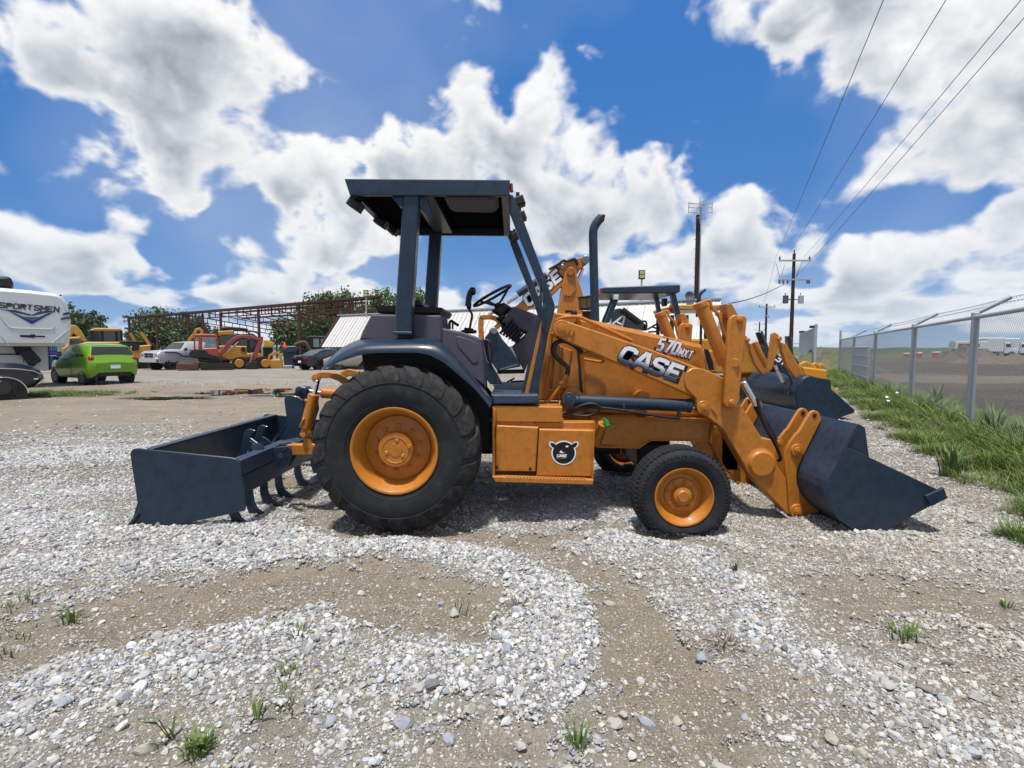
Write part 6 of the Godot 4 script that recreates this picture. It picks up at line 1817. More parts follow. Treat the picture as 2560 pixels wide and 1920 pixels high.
	t = facing("hoe_machine", "yellow hoe with arched twin boom behind the red excavator cab", "excavator", -0.5567, 48.291, 41.000)
	for z in [41.0, 41.7]:
		s = Shape.new()
		s.prism(strip(pv([-0.39, 2.022, -0.202, 2.316, 0.06, 2.655, 0.177, 2.95, 0.396, 3.03, 0.569, 2.832, 0.521, 2.494]), 0.22), -z - 0.15, -z, 0.03)
		obj("boom", s, M.machine_yellow, t)
	s = Shape.new()
	s.prism(pv([-0.494, 2.063, 0.651, 2.073, 0.692, 1.141, 0.58, 0.038, -0.567, 0.057]), -43.0, -41.0, 0.05)
	obj("body", s, M.black, t)
	t = facing("loader_hood", "yellow machine hood standing behind the dozer under the steel frame", "machine", -0.4468, 46.572, 42.000)
	s = Shape.new()
	s.prism(pv([-0.284, 2.168, 0.026, 2.17, 0.487, 1.915, 0.438, 1.569, -0.3, 1.636]), -43.6, -42.0, 0.06)
	obj("hood", s, mat("bright_yellow", Color(0.78, 0.62, 0.10), 0.5), t)
	s = Shape.new()
	s.prism(pv([-0.342, 1.568, 0.4, 1.553, 0.356, 0.022, -0.349, 0.032]), -43.4, -42.2, 0.06)
	obj("body", s, M.black, t)
func build_small_things() -> void:
	# waste cart on a trailer
	var t := facing("wheeled_bin", "dark grey wheeled bin with lid standing on the small trailer", "bin", -0.4119, 40.923, 37.500)
	var s := Shape.new()
	s.prism(pv([-0.394, 1.163, 0.455, 1.161, 0.358, 0.194, -0.364, 0.203]), -38.6, -37.5, 0.04)
	obj("body", s, M.navy, t)
	s = Shape.new()
	s.prism(pv([-0.428, 1.392, -0.1, 1.622, 0.466, 1.639, 0.588, 1.393, 0.496, 1.161, -0.434, 1.163]), -38.7, -37.4, 0.05)
	obj("lid", s, M.navy, t)
	t = facing("utility_trailer", "low utility trailer with white wheels carrying the wheeled bin", "trailer", -0.3998, 40.601, 37.400)
	s = Shape.new()
	s.prism(pv([-0.874, 0.215, 0.645, 0.235, 0.641, 0.096, -0.878, 0.078]), -38.9, -37.3, 0.02)
	s.prism(pv([0.162, 0.854, 0.591, 0.891, 0.646, 0.217, 0.145, 0.223]), -38.6, -37.4, 0.03)
	obj("bed", s, M.galvanised, t)
	road_wheel(t, Vector3(0.016, 0.187, -37.1) + Vector3(0, 0, 37.4), 0.34, 0.2, 1.0, M.white_print, 8)
	road_wheel(t, Vector3(0.017, 0.134, -38.9) + Vector3(0, 0, 37.4), 0.34, 0.2, -1.0, M.white_print, 8)
	t = facing("traffic_cone", "bright orange traffic cone on top of the wheeled bin", "cone", -0.4197, 41.502, 37.900)
	s = Shape.new()
	s.cyl(Vector3(0.04, 1.548, -37.9), Vector3(0.015, 1.936, -37.9), 0.16, 16, 0.01, 0.03)
	s.box(Vector3(0.041, 1.564, -37.9), Vector3(0.42, 0.05, 0.42), 0.01)
	obj("cone_body", s, M.cone_orange, t)
	t = facing("suction_hose", "thick brown corrugated hose looping behind the utility trailer", "hose", -0.3875, 41.906, 38.800)
	s = Shape.new()
	s.tube(curve(p3([-0.618, 1.71, -38.8, -0.248, 1.869, -38.8, 0.12, 1.871, -38.8, 0.332, 1.474, -38.8, 0.544, 0.994, -38.8, 0.67, 0.029, -38.8]), 8), 0.16, 10)
	obj("hose", s, mat("hose_brown", Color(0.30, 0.27, 0.20), 0.8), t)
	t = facing("cab_excavator", "black glazed excavator cab behind the dark sedan", "excavator", -0.3661, 43.910, 41.000)
	s = Shape.new()
	s.prism(pv([-0.803, 2.27, -0.565, 2.464, 0.692, 2.451, 0.808, 2.308, 0.794, -0.047, -0.472, -0.031, -0.467, 1.73, -0.727, 2.229]), -42.8, -41.0, 0.05)
	obj("cab", s, M.black, t)
	for q in [pv([-0.22, 2.233, 0.212, 2.236, 0.211, 1.564, -0.213, 1.563]), pv([0.353, 2.22, 0.726, 2.223, 0.766, 1.565, 0.354, 1.564])]:
		s = Shape.new()
		s.prism(q, -41.05, -40.97, 0.0)
		obj("window", s, mat("cab_pane", Color(0.45, 0.52, 0.50), 0.1), t)
	s = Shape.new()
	s.prism(pv([0.84, 1.567, 1.53, 1.568, 1.519, 1.051, 0.828, 1.053]), -43.0, -41.5, 0.05)
	obj("counterweight", s, M.tan_yellow, t)
	sedan("dark_sedan", "dark navy sedan parked tail out behind the tractor fender", Vector3(-12.628, 0, -33.463) + Vector3(-0.2, 0, -2.4), heading(0.55, -0.83), M.navy_paint)
	sedan("beige_car", "beige car parked beside the dark sedan", Vector3(-10.904, 0, -33.975) + Vector3(0.3, 0, -1.4), heading(-0.95, 0.30), M.beige_paint, 1.62)
	t = facing("container", "tan metal storage container at the end of the white shed", "container", -0.3380, 46.638, 44.000)
	s = Shape.new()
	s.prism(pv([-0.193, 2.656, 0.361, 2.679, 0.299, -0.143, -0.256, -0.137]), -48.0, -44.0, 0.03)
	obj("box", s, M.tan_yellow, t)
	t = facing("scissor_lift", "blue scissor lift folded down beside the travel trailer", "lift", -0.7341, 37.713, 28.000)
	s = Shape.new()
	s.prism(pv([-0.148, 1.052, 0.208, 1.076, 0.217, 0.411, -0.178, 0.394]), -29.6, -28.0, 0.04)
	obj("base", s, M.blue_paint, t)
	s = Shape.new()
	for k in 5:
		var x := lerpf(-0.112, 0.191, k / 4.0)
		s.bar(Vector3(x, 1.028, -28.05), Vector3(x, 1.539, -28.05), 0.06, 0.06)
	for y in [1.539, 1.283]: s.bar(Vector3(-0.112, y, -28.05), Vector3(0.191, y, -28.05), 0.06, 0.06)
	s.prism(pv([-0.141, 1.21, 0.206, 1.209, 0.199, 1.061, -0.148, 1.052]), -29.4, -28.2, 0.03)
	obj("guard_rail", s, M.blue_paint, t)

# ---------------------------------------------------------------- open steel frame
func build_frame() -> void:
	var t := thing("steel_frame", "rust brown open steel shed frame with bare roof trusses", "steel frame", Vector3(-25, 0, -55), 0.0, "", true)
	# points along the front eave, numbered from its low far end
	var eave := {20: Vector3(-49.922, 5.35, -66.562), 30: Vector3(-49.648, 5.35, -66.38), 290: Vector3(-43.022, 5.35, -61.957), 480: Vector3(-38.713, 5.35, -59.081), 590: Vector3(-36.396, 5.35, -57.534), 730: Vector3(-33.617, 5.35, -55.679), 800: Vector3(-32.294, 5.35, -54.796), 900: Vector3(-30.474, 5.35, -53.582), 1060: Vector3(-27.726, 5.35, -51.747), 1260: Vector3(-24.543, 5.35, -49.623), 1380: Vector3(-22.756, 5.35, -48.43), 1520: Vector3(-20.777, 5.35, -47.109), 1640: Vector3(-19.165, 5.35, -46.033), 1645: Vector3(-19.099, 5.35, -45.989), 1940: Vector3(-15.438, 5.35, -43.546), 1960: Vector3(-15.204, 5.35, -43.389), 2150: Vector3(-13.061, 5.35, -41.959), 2200: Vector3(-12.52, 5.35, -41.598), 2400: Vector3(-10.447, 5.35, -40.214), 2420: Vector3(-10.247, 5.35, -40.081)}
	var ladder := func(a: Vector3, b: Vector3, deep: float, w: float, n: int) -> void:
		var g := Shape.new()
		g.bar(a, b, w, w, 0.01)
		g.bar(a - Vector3(0, deep, 0), b - Vector3(0, deep, 0), w, w, 0.01)
		for k in n + 1:
			var p := a.lerp(b, float(k) / n)
			g.bar(p - Vector3(0, w * 0.5, 0), p - Vector3(0, deep - w * 0.5, 0), w * 0.7, w * 0.7, 0.0)
		obj("truss", g, M.rust, t)
	for bx in [30, 290, 590, 730, 900, 1260, 1645, 2150, 2400]:
		var p: Vector3 = eave[bx]
		var s := Shape.new()
		s.box(Vector3(p.x, 2.6, p.z), Vector3(0.2, 5.3, 0.2), 0.01)
		obj("post", s, M.rust, t)
	var xs := [20, 480, 730, 1260, 1520, 1960, 2420]
	for i in xs.size() - 1:
		var a: Vector3 = eave[xs[i]]
		var b: Vector3 = eave[xs[i + 1]]
		ladder.call(a, b, 0.6, 0.10, 8)
		var s := Shape.new()
		s.bar(a + Vector3(0, 0.16, 0), b + Vector3(0, 0.16, 0), 0.4, 0.14, 0.02)
		obj("purlin", s, M.rust, t)
	for bx in [290, 590, 800, 1060, 1380, 1640, 1940]:
		var p: Vector3 = eave[bx]
		var q := Vector3(p.x - 1.2, 4.3, p.z - 24.0)
		ladder.call(p + Vector3(0, -0.1, 0), q, 0.6, 0.09, 12)
		var s := Shape.new()
		s.box(Vector3(q.x, 2.1, q.z), Vector3(0.22, 4.3, 0.22), 0.01)
		obj("back_post", s, M.rust, t)
	for k in 5:
		var f := k / 5.0 + 0.1
		var s := Shape.new()
		var a: Vector3 = eave[800] + Vector3(-1.2 * f, -1.2 * f + 0.15, -24.0 * f)
		var b: Vector3 = eave[2200] + Vector3(-1.2 * f, -1.2 * f + 0.15, -24.0 * f)
		s.bar(a, b, 0.12, 0.2, 0.0)
		obj("purlin", s, M.rust, t)

# ---------------------------------------------------------------- white ribbed shed, lamps, mast
func build_shed() -> void:
	var t := thing("metal_shed", "long white ribbed metal shed with low sloping roof behind the machines", "shed", Vector3(0, 0, -33), 0.0, "", true)
	var r0 := Vector3(10.6, 3.9, -26.0)
	var r1 := Vector3(-12.8, 3.9, -38.4)
	var u := (r1 - r0).normalized()
	var p := Vector3(-0.469, 0, 0.882)
	var drop := p * 1.95 + Vector3(0, -2.35, 0)
	var out := u.cross(drop).normalized()
	if out.z < 0.0: out = -out
	var l := (r1 - r0).length()
	var n := 28
	for k in n:
		var a := r0 + u * (l * k / n)
		var b := r0 + u * (l * (k + 1) / n - 0.012)
		var s := Shape.new()
		s.quad(a, b, b + drop, a + drop, out)
		s.quad(a - out * 0.03, b - out * 0.03, b + drop - out * 0.03, a + drop - out * 0.03, -out)
		for q in [0.02, 0.35, 0.68]:
			var c := a.lerp(b, q) + out * 0.012
			s.bar(c, c + drop, 0.035, 0.045, 0.008, out)
		obj("roof_panel", s, M.siding, t)
	var s := Shape.new()
	s.quad(r0 + drop - p * 0.3, r1 + drop - p * 0.3, r1 + drop - p * 0.3 - Vector3(0, 1.55, 0), r0 + drop - p * 0.3 - Vector3(0, 1.55, 0), p)
	for e in [r0, r1]: s.quad(e + drop - p * 0.3, e - p * 0.05, Vector3(e.x, 0, e.z) - p * 0.05, Vector3(e.x, 0, e.z) + drop * Vector3(1, 0, 1) - p * 0.3, u if e == r1 else -u)
	s.quad(r0 - p * 0.05, r1 - p * 0.05, r1 * Vector3(1, 0, 1) - p * 0.05, r0 * Vector3(1, 0, 1) - p * 0.05, -p)
	obj("wall", s, M.siding, t)
	s = Shape.new()
	s.bar(r0 + Vector3(0, 0.04, 0), r1 + Vector3(0, 0.04, 0) + u * 0.3, 0.3, 0.08, 0.02)
	obj("ridge_cap", s, M.galvanised, t)
	s = Shape.new()
	s.bar(r1 + u * 0.1, r1 + drop + u * 0.1, 0.12, 0.14, 0.01)
	s.bar(r1 + u * 0.1 + Vector3(0, -0.2, 0), r1 + u * 1.8 + Vector3(0, -0.25, 0), 0.4, 0.06, 0.01)
	obj("end_trim", s, M.rust, t)
	# flood lamps on thin poles
	for q in [[Vector3(-10.51, 5.389, -37), 5.6, "flood lamp on a thin pole at the far end of the white shed"], [Vector3(7.306, 5.573, -29), 5.6, "flood lamp on a thin pole above the dark tractor canopy behind"]]:
		var at: Vector3 = q[0]
		var f := thing("flood_lamp", q[2], "lamp", Vector3(at.x, 0, at.z), 0.0, "flood lamps on poles", true)
		s = Shape.new()
		s.cyl(Vector3(at.x, 0, at.z), Vector3(at.x, at.y - 0.2, at.z), 0.05, 8)
		obj("pole", s, M.galvanised, f)
		s = Shape.new()
		s.box(at, Vector3(0.34, 0.5, 0.2), 0.02)
		obj("housing", s, M.black, f)
		for y in [0.11, -0.11]:
			s = Shape.new()
			s.box(at + Vector3(0, y, 0.101), Vector3(0.28, 0.18, 0.012), 0.004)
			obj("lens", s, mat("lamp_lens", Color(0.70, 0.68, 0.48), 0.3), f)
	# antenna mast
	var m := thing("antenna_mast", "tall dark antenna mast topped by a white grid dish", "antenna", Vector3(9.859, 0, -27.5), 0.0, "", true)
	var x0 := 9.865
	s = Shape.new()
	s.cyl(Vector3(x0, 0, -27.5), Vector3(x0, 8.485, -27.5), 0.13, 12, 0.01, 0.11)
	obj("mast", s, M.pole_wood, m)
	s = Shape.new()
	s.cyl(Vector3(9.941, 0, -27.3), Vector3(9.941, 8.838, -27.3), 0.03, 8)
	s.cyl(Vector3(9.915, 8.027, -27.4), Vector3(9.915, 9.342, -27.4), 0.025, 8)
	s.tube(p3([9.796, 8.285, -27.4, 10.266, 8.285, -27.4]), 0.025, 6)
	obj("conduit", s, M.galvanised, m)
	s = Shape.new()
	for k in 8:
		var y := lerpf(7.69, 4.224, k / 7.0)
		s = Shape.new()
		s.cyl(Vector3(x0 - 0.2, y, -27.5), Vector3(x0 + 0.12, y, -27.5), 0.018, 6)
		obj("climbing_step", s, M.galvanised, m)
	s = Shape.new()
	var g0 := Vector3(9.22, 9.077, -27.2)
	var g1 := Vector3(10.446, 8.454, -27.2)
	for k in 15:
		var x := lerpf(g0.x, g1.x, k / 14.0)
		var bow := pow(absf(k - 7.0) / 7.0, 2.0)
		s.tube(PackedVector3Array([Vector3(x, g0.y - 0.1 + bow * 0.08, g0.z + bow * 0.1), Vector3(x, (g0.y + g1.y) * 0.5, g0.z - 0.05 + bow * 0.1), Vector3(x, g1.y + 0.06 - bow * 0.06, g0.z + bow * 0.1)]), 0.007 if k % 14 else 0.02, 5)
	for y in [g0.y - 0.1, (g0.y + g1.y) * 0.5, g1.y + 0.06]:
		var row := PackedVector3Array()
		for k in 9: row.append(Vector3(lerpf(g0.x, g1.x, k / 8.0), y, g0.z + pow(absf(k - 4.0) / 4.0, 2.0) * 0.1))
		s.tube(row, 0.02, 5)
	obj("grid_dish", s, M.galvanised, m)
	s = Shape.new()
	s.cyl(Vector3(9.832, 8.763, -27.2), Vector3(9.652, 8.627, -26.7), 0.025, 6)
	s.box(Vector3(9.68, 8.662, -26.7), Vector3(0.22, 0.06, 0.06), 0.01)
	obj("feed_horn", s, M.galvanised, m)
	var dsh := thing("satellite_dish", "small grey satellite dish on the shed ridge", "dish", Vector3(9.156, 4.002, -26.5), 0.0, "", true)
	s = Shape.new()
	s.lathe(pv([0, -0.05, 0.15, -0.02, 0.24, 0.05, 0.25, 0.05, 0.15, -0.05, 0, -0.08]), Transform3D(Basis(Vector3(1, 0, 0), -0.25), Vector3(9.153, 4.108, -26.5)), 24, 0.4)
	obj("reflector", s, M.plastic, dsh)
	s = Shape.new()
	s.cyl(Vector3(9.172, 4.066, -26.55), Vector3(9.177, 3.829, -26.55), 0.03, 8)
	obj("bracket", s, M.galvanised, dsh)

# ---------------------------------------------------------------- the two backhoes parked behind
func small_wheel(t: Node3D, at: Vector3, r: float, wide: float, rim: Material) -> void:
	var s := Shape.new()
	s.lathe(PackedVector2Array([Vector2(r * 0.55, -0.03), Vector2(r * 0.7, 0), Vector2(r * 0.9, -0.01), Vector2(r, -0.06), Vector2(r, -wide + 0.06), Vector2(r * 0.9, -wide), Vector2(0, -wide)]), Transform3D(Basis(), at), 32, 0.6)
	for k in 18: s.box(at + Vector3(cos(TAU * k / 18.0) * r, sin(TAU * k / 18.0) * r, -wide * 0.5), Vector3(0.04, 0.07, wide * 0.95), 0.01, Basis(Vector3(0, 0, 1), TAU * k / 18.0))
	var w := obj("wheel", s, M.rubber, t)
	s = Shape.new()
	s.lathe(PackedVector2Array([Vector2(0, -0.06), Vector2(r * 0.2, -0.06), Vector2(r * 0.22, -0.1), Vector2(r * 0.45, -0.1), Vector2(r * 0.5, -0.03), Vector2(r * 0.56, -0.02), Vector2(r * 0.56, -0.05)]), Transform3D(Basis(), at), 28, 0.6)
	obj("rim", s, rim, w)
func build_backhoes() -> void:
	var t := thing("orange_backhoe", "orange backhoe loader with dark canopy and raised boom parked behind the tractor", "backhoe", Vector3(3.2, 0, -11.3), 0.0, "", true)
	var s := Shape.new()
	small_wheel(t, Vector3(2.2, 0.66, -10.2), 0.68, 0.45, M.orange)
	small_wheel(t, Vector3(2.2, 0.66, -12.0), 0.68, 0.45, M.orange)
	small_wheel(t, Vector3(4.4, 0.40, -10.3), 0.42, 0.3, M.orange)
	small_wheel(t, Vector3(4.4, 0.40, -12.1), 0.42, 0.3, M.orange)
	s.prism(pv([1.81, 2.609, 1.872, 2.651, 3.468, 2.701, 3.471, 2.562, 3.4, 2.524, 1.883, 2.524]), -12.1, -10.6, 0.02)
	obj("canopy", s, M.navy, t)
	s = Shape.new()
	s.box(Vector3(1.838, 2.576, -10.62), Vector3(0.06, 0.1, 0.1), 0.01)
	obj("marker_lamp", s, M.red_lamp, t)
	s = Shape.new()
	plate("canopy_post", pv([2.142, 2.482, 2.234, 2.442, 2.033, 1.927, 1.944, 1.927]), 10.7, 0.12, M.navy, t)
	plate("canopy_post", pv([3.302, 2.549, 3.405, 2.549, 3.616, 1.758, 3.519, 1.758]), 10.7, 0.12, M.navy, t)
	plate("canopy_post", pv([3.335, 2.572, 3.43, 2.572, 3.614, 1.725, 3.514, 1.725]), 12.0, 0.1, M.navy, t)
	plate("canopy_post", pv([2.322, 2.559, 2.389, 2.559, 2.167, 1.995, 2.099, 1.995]), 12.0, 0.1, M.navy, t)
	s = Shape.new()
	s.prism(pv([1.898, 1.594, 3.256, 1.569, 3.382, 1.47, 4.373, 1.347, 4.436, 0.852, 1.659, 0.852]), -12.0, -10.9, 0.05)
	obj("body", s, M.orange, t)
	s = Shape.new()
	s.box(Vector3(2.3, 1.25, -11.4), Vector3(0.5, 0.55, 0.5), 0.06)
	s.box(Vector3(2.08, 1.65, -11.4), Vector3(0.12, 0.5, 0.5), 0.05)
	obj("seat", s, M.black, t)
	s = Shape.new()
	s.tube(curve(p3([4.141, 2.091, -11.4, 4.145, 2.474, -11.4, 4.18, 2.601, -11.4, 4.293, 2.698, -11.4])), 0.055, 12, 0.03)
	obj("exhaust_pipe", s, M.navy, t)
	s = Shape.new()
	s.box(Vector3(2.136, 2.438, -10.55), Vector3(0.1, 0.1, 0.06), 0.01)
	obj("work_lamp", s, M.lamp_glass, t)
	s = Shape.new()
	s.tube(curve(p3([2.961, 1.802, -11.2, 3.086, 1.877, -11.2, 3.224, 1.94, -11.2, 3.19, 1.776, -11.2, 2.987, 1.751, -11.2])), 0.02, 8)
	s.tube(p3([3.061, 1.865, -11.2, 3.163, 1.827, -11.2]), 0.02, 8)
	obj("steering_wheel", s, M.black, t)
	s = Shape.new()
	s.box(Vector3(3.324, 2.392, -11.2), Vector3(0.08, 0.16, 0.2), 0.03)
	obj("mirror", s, M.black, t)
	# hoe boom, standing up at the rear
	s = Shape.new()
	s.prism(pv([1.009, 2.179, 1.057, 2.454, 1.11, 2.853, 1.154, 3.027, 1.216, 3.114, 1.292, 3.152, 1.367, 3.114, 1.411, 2.978, 1.509, 2.704, 1.556, 2.529, 1.553, 2.104, 1.009, 2.104]), -11.6, -11.2, 0.02)
	obj("boom", s, M.orange, t)
	s = Shape.new()
	s.prism(pv([1.118, 2.54, 1.178, 2.876, 1.229, 2.851, 1.355, 2.801, 1.381, 2.652, 1.282, 2.515]), -11.2, -11.165, 0.01)
	s.cyl(Vector3(1.28, 3.06, -11.2), Vector3(1.268, 3.045, -11.1), 0.09, 18, 0.01)
	obj("boom_plate", s, M.orange, t)
	s = Shape.new()
	s.prism(pv([-0.283, 2.059, 0.125, 2.351, 0.481, 2.691, 0.746, 2.992, 0.91, 3.168, 1.188, 3.317, 1.592, 3.4, 1.668, 3.38, 1.689, 3.317, 1.657, 3.255, 1.494, 3.117, 1.444, 3.042, 1.241, 2.967, 1.116, 2.766, 0.812, 2.489, 0.431, 2.287, -0.079, 1.958]), -11.5, -11.28, 0.02)
	obj("dipper_arm", s, M.orange, t)
	s = Shape.new()
	s.cyl(Vector3(1.613, 3.327, -11.3), Vector3(1.602, 3.314, -11.22), 0.09, 18, 0.01)
	s.cyl(Vector3(1.108, 3.178, -11.3), Vector3(1.1, 3.165, -11.22), 0.05, 14, 0.01)
	obj("dipper_pin", s, M.steel, t)
	s = Shape.new()
	s.tube(curve(p3([0.806, 3.11, -11.25, 1.006, 3.22, -11.24, 1.119, 3.302, -11.24, 1.182, 3.282, -11.24, 1.359, 3.334, -11.25, 1.436, 3.209, -11.25])), 0.03, 8)
	obj("hose", s, M.hose, t)
	s = Shape.new()
	s.cyl(Vector3(0.124, 2.572, -11.25), Vector3(0.756, 2.985, -11.25), 0.075, 14, 0.01)
	obj("dipper_cylinder", s, M.navy, t)
	s = Shape.new()
	s.cyl(Vector3(-0.114, 2.38, -11.25), Vector3(0.126, 2.538, -11.25), 0.04, 12)
	s.cyl(Vector3(-0.508, 2.123, -11.25), Vector3(-0.228, 2.3, -11.25), 0.035, 12)
	s.cyl(Vector3(1.458, 2.88, -11.4), Vector3(1.571, 3.158, -11.4), 0.035, 12)
	obj("cylinder_rod", s, M.chrome, t)
	var fill := Shape.new()
	var edge := Shape.new()
	lettering(fill, edge, "CASE", Transform3D(Basis(Vector3(0, 0, 1), 0.69), Vector3(0.359, 2.298, -11.275)), 0.25, 0.26, 0.2, 1.0, 0.02)
	obj("boom_lettering", fill, M.white_print, t)
	obj("boom_lettering_outline", edge, M.black_print, t)
	s = Shape.new()
	s.prism(strip(pv([-0.715, 2.076, -0.485, 2.089, -0.357, 2.051, -0.256, 1.949]), 0.10), -11.5, -11.3, 0.01)
	s.prism(strip(pv([-0.684, 2.076, -0.695, 1.848, -0.678, 1.593]), 0.11), -11.5, -11.3, 0.01)
	s.prism(strip(pv([-0.486, 1.746, -0.358, 1.848, -0.256, 1.949]), 0.10), -11.5, -11.3, 0.01)
	obj("bucket_linkage", s, M.orange, t)
	s = Shape.new()
	s.prism(pv([-0.584, 1.619, -0.435, 1.803, -0.373, 1.815, -0.312, 1.766, -0.214, 1.594, -0.041, 1.398, 0.17, 1.076, 0.182, 1.002, -0.314, 0.903, -0.462, 1.126]), -11.8, -10.9, 0.02)
	obj("hoe_bucket", s, M.navy, t)
	s = Shape.new()
	s.cyl(Vector3(-0.381, 1.766, -10.9), Vector3(-0.377, 1.763, -10.8), 0.07, 14, 0.01)
	s.bar(Vector3(-0.264, 0.941, -10.88), Vector3(0.132, 1.052, -10.88), 0.05, 0.02)
	obj("bucket_pin", s, M.steel, t)
	s = Shape.new()
	s.prism(pv([1.115, 2.127, 1.537, 2.127, 1.669, 1.347, 1.045, 1.347]), -11.8, -11.0, 0.03)
	obj("swing_tower", s, M.orange, t)
	# front loader
	for z in [10.15, 11.5]:
		s = Shape.new()
		s.prism(pv([5.348, 1.51, 5.467, 1.471, 5.587, 1.264, 5.951, 0.674, 5.878, 0.601, 5.778, 0.64, 5.63, 0.843, 5.482, 1.04, 5.374, 1.32]), -z - 0.12, -z, 0.012)
		obj("lift_arm", s, M.orange, t)
		s = Shape.new()
		s.prism(pv([5.114, 1.671, 5.167, 1.709, 5.245, 1.663, 5.308, 1.595, 5.3, 1.513, 5.138, 0.958, 5.091, 0.947, 5.054, 0.991]), -z + 0.02, -z + 0.08, 0.01)
		s.cyl(Vector3(5.266, 1.578, -z + 0.12), Vector3(5.266, 1.578, -z), 0.045, 14, 0.01)
		obj("bucket_link", s, M.orange, t)
	s = Shape.new()
	s.cyl(Vector3(4.886, 1.514, -10.3), Vector3(5.153, 1.015, -10.3), 0.06, 14)
	obj("dump_cylinder", s, M.orange, t)
	s = Shape.new()
	s.cyl(Vector3(5.267, 1.046, -10.2), Vector3(5.444, 0.715, -10.2), 0.035, 12)
	obj("chrome_rod", s, M.chrome, t)
	s = Shape.new()
	s.tube(curve(p3([5.3, 0.967, -10.1, 5.495, 0.858, -10.1, 5.555, 0.694, -10.1, 5.52, 0.53, -10.1, 5.481, 0.475, -10.1])), 0.022, 8)
	obj("hose", s, M.hose, t)
	s = Shape.new()
	s.prism(strip(pv([6.193, 0.766, 5.923, 0.815, 5.761, 0.855, 5.657, 0.788, 5.555, 0.654, 5.528, 0.492, 5.568, 0.304, 5.681, 0.142, 5.901, 0.02, 6.171, -0.007]), 0.03), -12.0, -9.9, 0.004)
	s.prism(strip(pv([6.171, -0.007, 6.438, 0.061, 6.675, 0.169]), 0.03), -12.0, -9.9, 0.004)
	obj("bucket_shell", s, M.navy, t)
	for z in [9.88, 11.98]:
		s = Shape.new()
		s.prism(pv([6.198, 0.766, 5.923, 0.815, 5.761, 0.855, 5.657, 0.788, 5.555, 0.654, 5.528, 0.492, 5.568, 0.304, 5.681, 0.142, 5.901, 0.02, 6.172, -0.021, 6.385, 0.028, 6.671, 0.131, 6.696, 0.185, 6.216, 0.6]), -z - 0.03, -z, 0.006)
		obj("bucket_side", s, M.navy, t)
	# yellow and black backhoe farther back
	t = thing("yellow_backhoe", "yellow backhoe with glazed cab and black boom behind the orange backhoe", "backhoe", Vector3(5.5, 0, -15.5), 0.0, "", true)
	small_wheel(t, Vector3(5.0, 0.66, -14.3), 0.68, 0.45, M.machine_yellow)
	small_wheel(t, Vector3(5.0, 0.66, -16.2), 0.68, 0.45, M.machine_yellow)
	small_wheel(t, Vector3(7.4, 0.42, -14.4), 0.44, 0.3, M.machine_yellow)
	small_wheel(t, Vector3(7.4, 0.42, -16.2), 0.44, 0.3, M.machine_yellow)
	s = Shape.new()
	s.prism(pv([4.435, 2.557, 4.506, 2.606, 4.769, 2.638, 6.102, 2.638, 6.105, 2.508, 4.476, 2.485]), -16.2, -14.6, 0.03)
	obj("cab_roof", s, M.machine_yellow, t)
	for q in [[4.592, 0.1], [5.015, 0.083], [5.43, 0.05], [6.094, 0.083]]:
		for z in [14.7, 16.1]:
			s = Shape.new()
			s.box(Vector3(q[0], 1.65, -z), Vector3(q[1], 1.4, 0.1), 0.01)
			obj("cab_post", s, M.black, t)
	s = Shape.new()
	s.prism(pv([4.656, 2.483, 6.032, 2.499, 6.044, 2.037, 4.666, 2.037]), -14.74, -14.72, 0.0)
	obj("window", s, M.glass_clear, t)
	s = Shape.new()
	s.prism(pv([4.49, 1.673, 6.188, 1.673, 6.893, 1.474, 7.563, 1.374, 7.587, 0.674, 4.511, 0.674]), -16.0, -14.7, 0.05)
	obj("body", s, M.machine_yellow, t)
	s = Shape.new()
	blob(s, Vector3(4.517, 2.524, -14.4), Vector3(0.12, 0.14, 0.1))
	obj("beacon", s, M.amber_lamp, t)
	s = Shape.new()
	s.prism(pv([2.948, 2.367, 3.082, 2.572, 3.219, 2.589, 3.669, 2.333, 3.877, 2.197, 3.982, 2.094, 3.968, 1.923, 3.812, 1.958, 3.33, 2.026, 2.95, 2.163]), -15.6, -15.2, 0.02)
	obj("boom", s, M.black_paint, t)
	s = Shape.new()
	s.cyl(Vector3(3.249, 2.547, -15.1), Vector3(3.784, 2.157, -15.1), 0.08, 12)
	s.tube(curve(p3([3.817, 2.191, -15.1, 3.937, 2.191, -15.1, 3.973, 2.056, -15.1, 3.942, 1.92, -15.1])), 0.03, 6)
	obj("boom_cylinder", s, M.hose, t)
	s = Shape.new()
	lettering(s, null, "A", Transform3D(Basis(Vector3(0, 0, 1), -0.5), Vector3(2.984, 2.135, -15.195)), 0.36, 0.14, 0.1, 1.0, 0.0)
	obj("boom_lettering", s, M.white_print, t)
	# loader with dark arms
	for z in [14.2, 15.9]:
		s = Shape.new()
		s.prism(pv([6.793, 1.303, 6.978, 1.534, 7.293, 1.303, 7.65, 1.034, 8.01, 0.686, 8.246, 0.57, 8.175, 0.415, 7.701, 0.686, 7.304, 0.995, 6.837, 1.111]), -z - 0.14, -z, 0.012)
		obj("lift_arm", s, M.black_paint, t)
	s = Shape.new()
	s.cyl(Vector3(6.902, 1.859, -14.3), Vector3(7.161, 1.226, -14.3), 0.10, 14, 0.01)
	s.prism(pv([7.706, 1.17, 7.878, 1.181, 7.999, 1.036, 8.103, 0.806, 8.187, 0.614, 8.073, 0.583, 7.873, 0.806, 7.75, 1.036]), -14.5, -14.2, 0.02)
	s.prism(pv([7.724, 1.744, 7.847, 1.744, 7.914, 1.188, 7.78, 1.168]), -14.5, -14.3, 0.02)
	obj("dump_cylinder", s, M.black_paint, t)
	s = Shape.new()
	lettering(s, null, "310", Transform3D(Basis(Vector3(0, 0, 1), -0.62), Vector3(7.308, 1.093, -14.195)), 0.20, 0.2, 0.1, 0.9, 0.0)
	obj("arm_lettering", s, M.white_print, t)
	s = Shape.new()
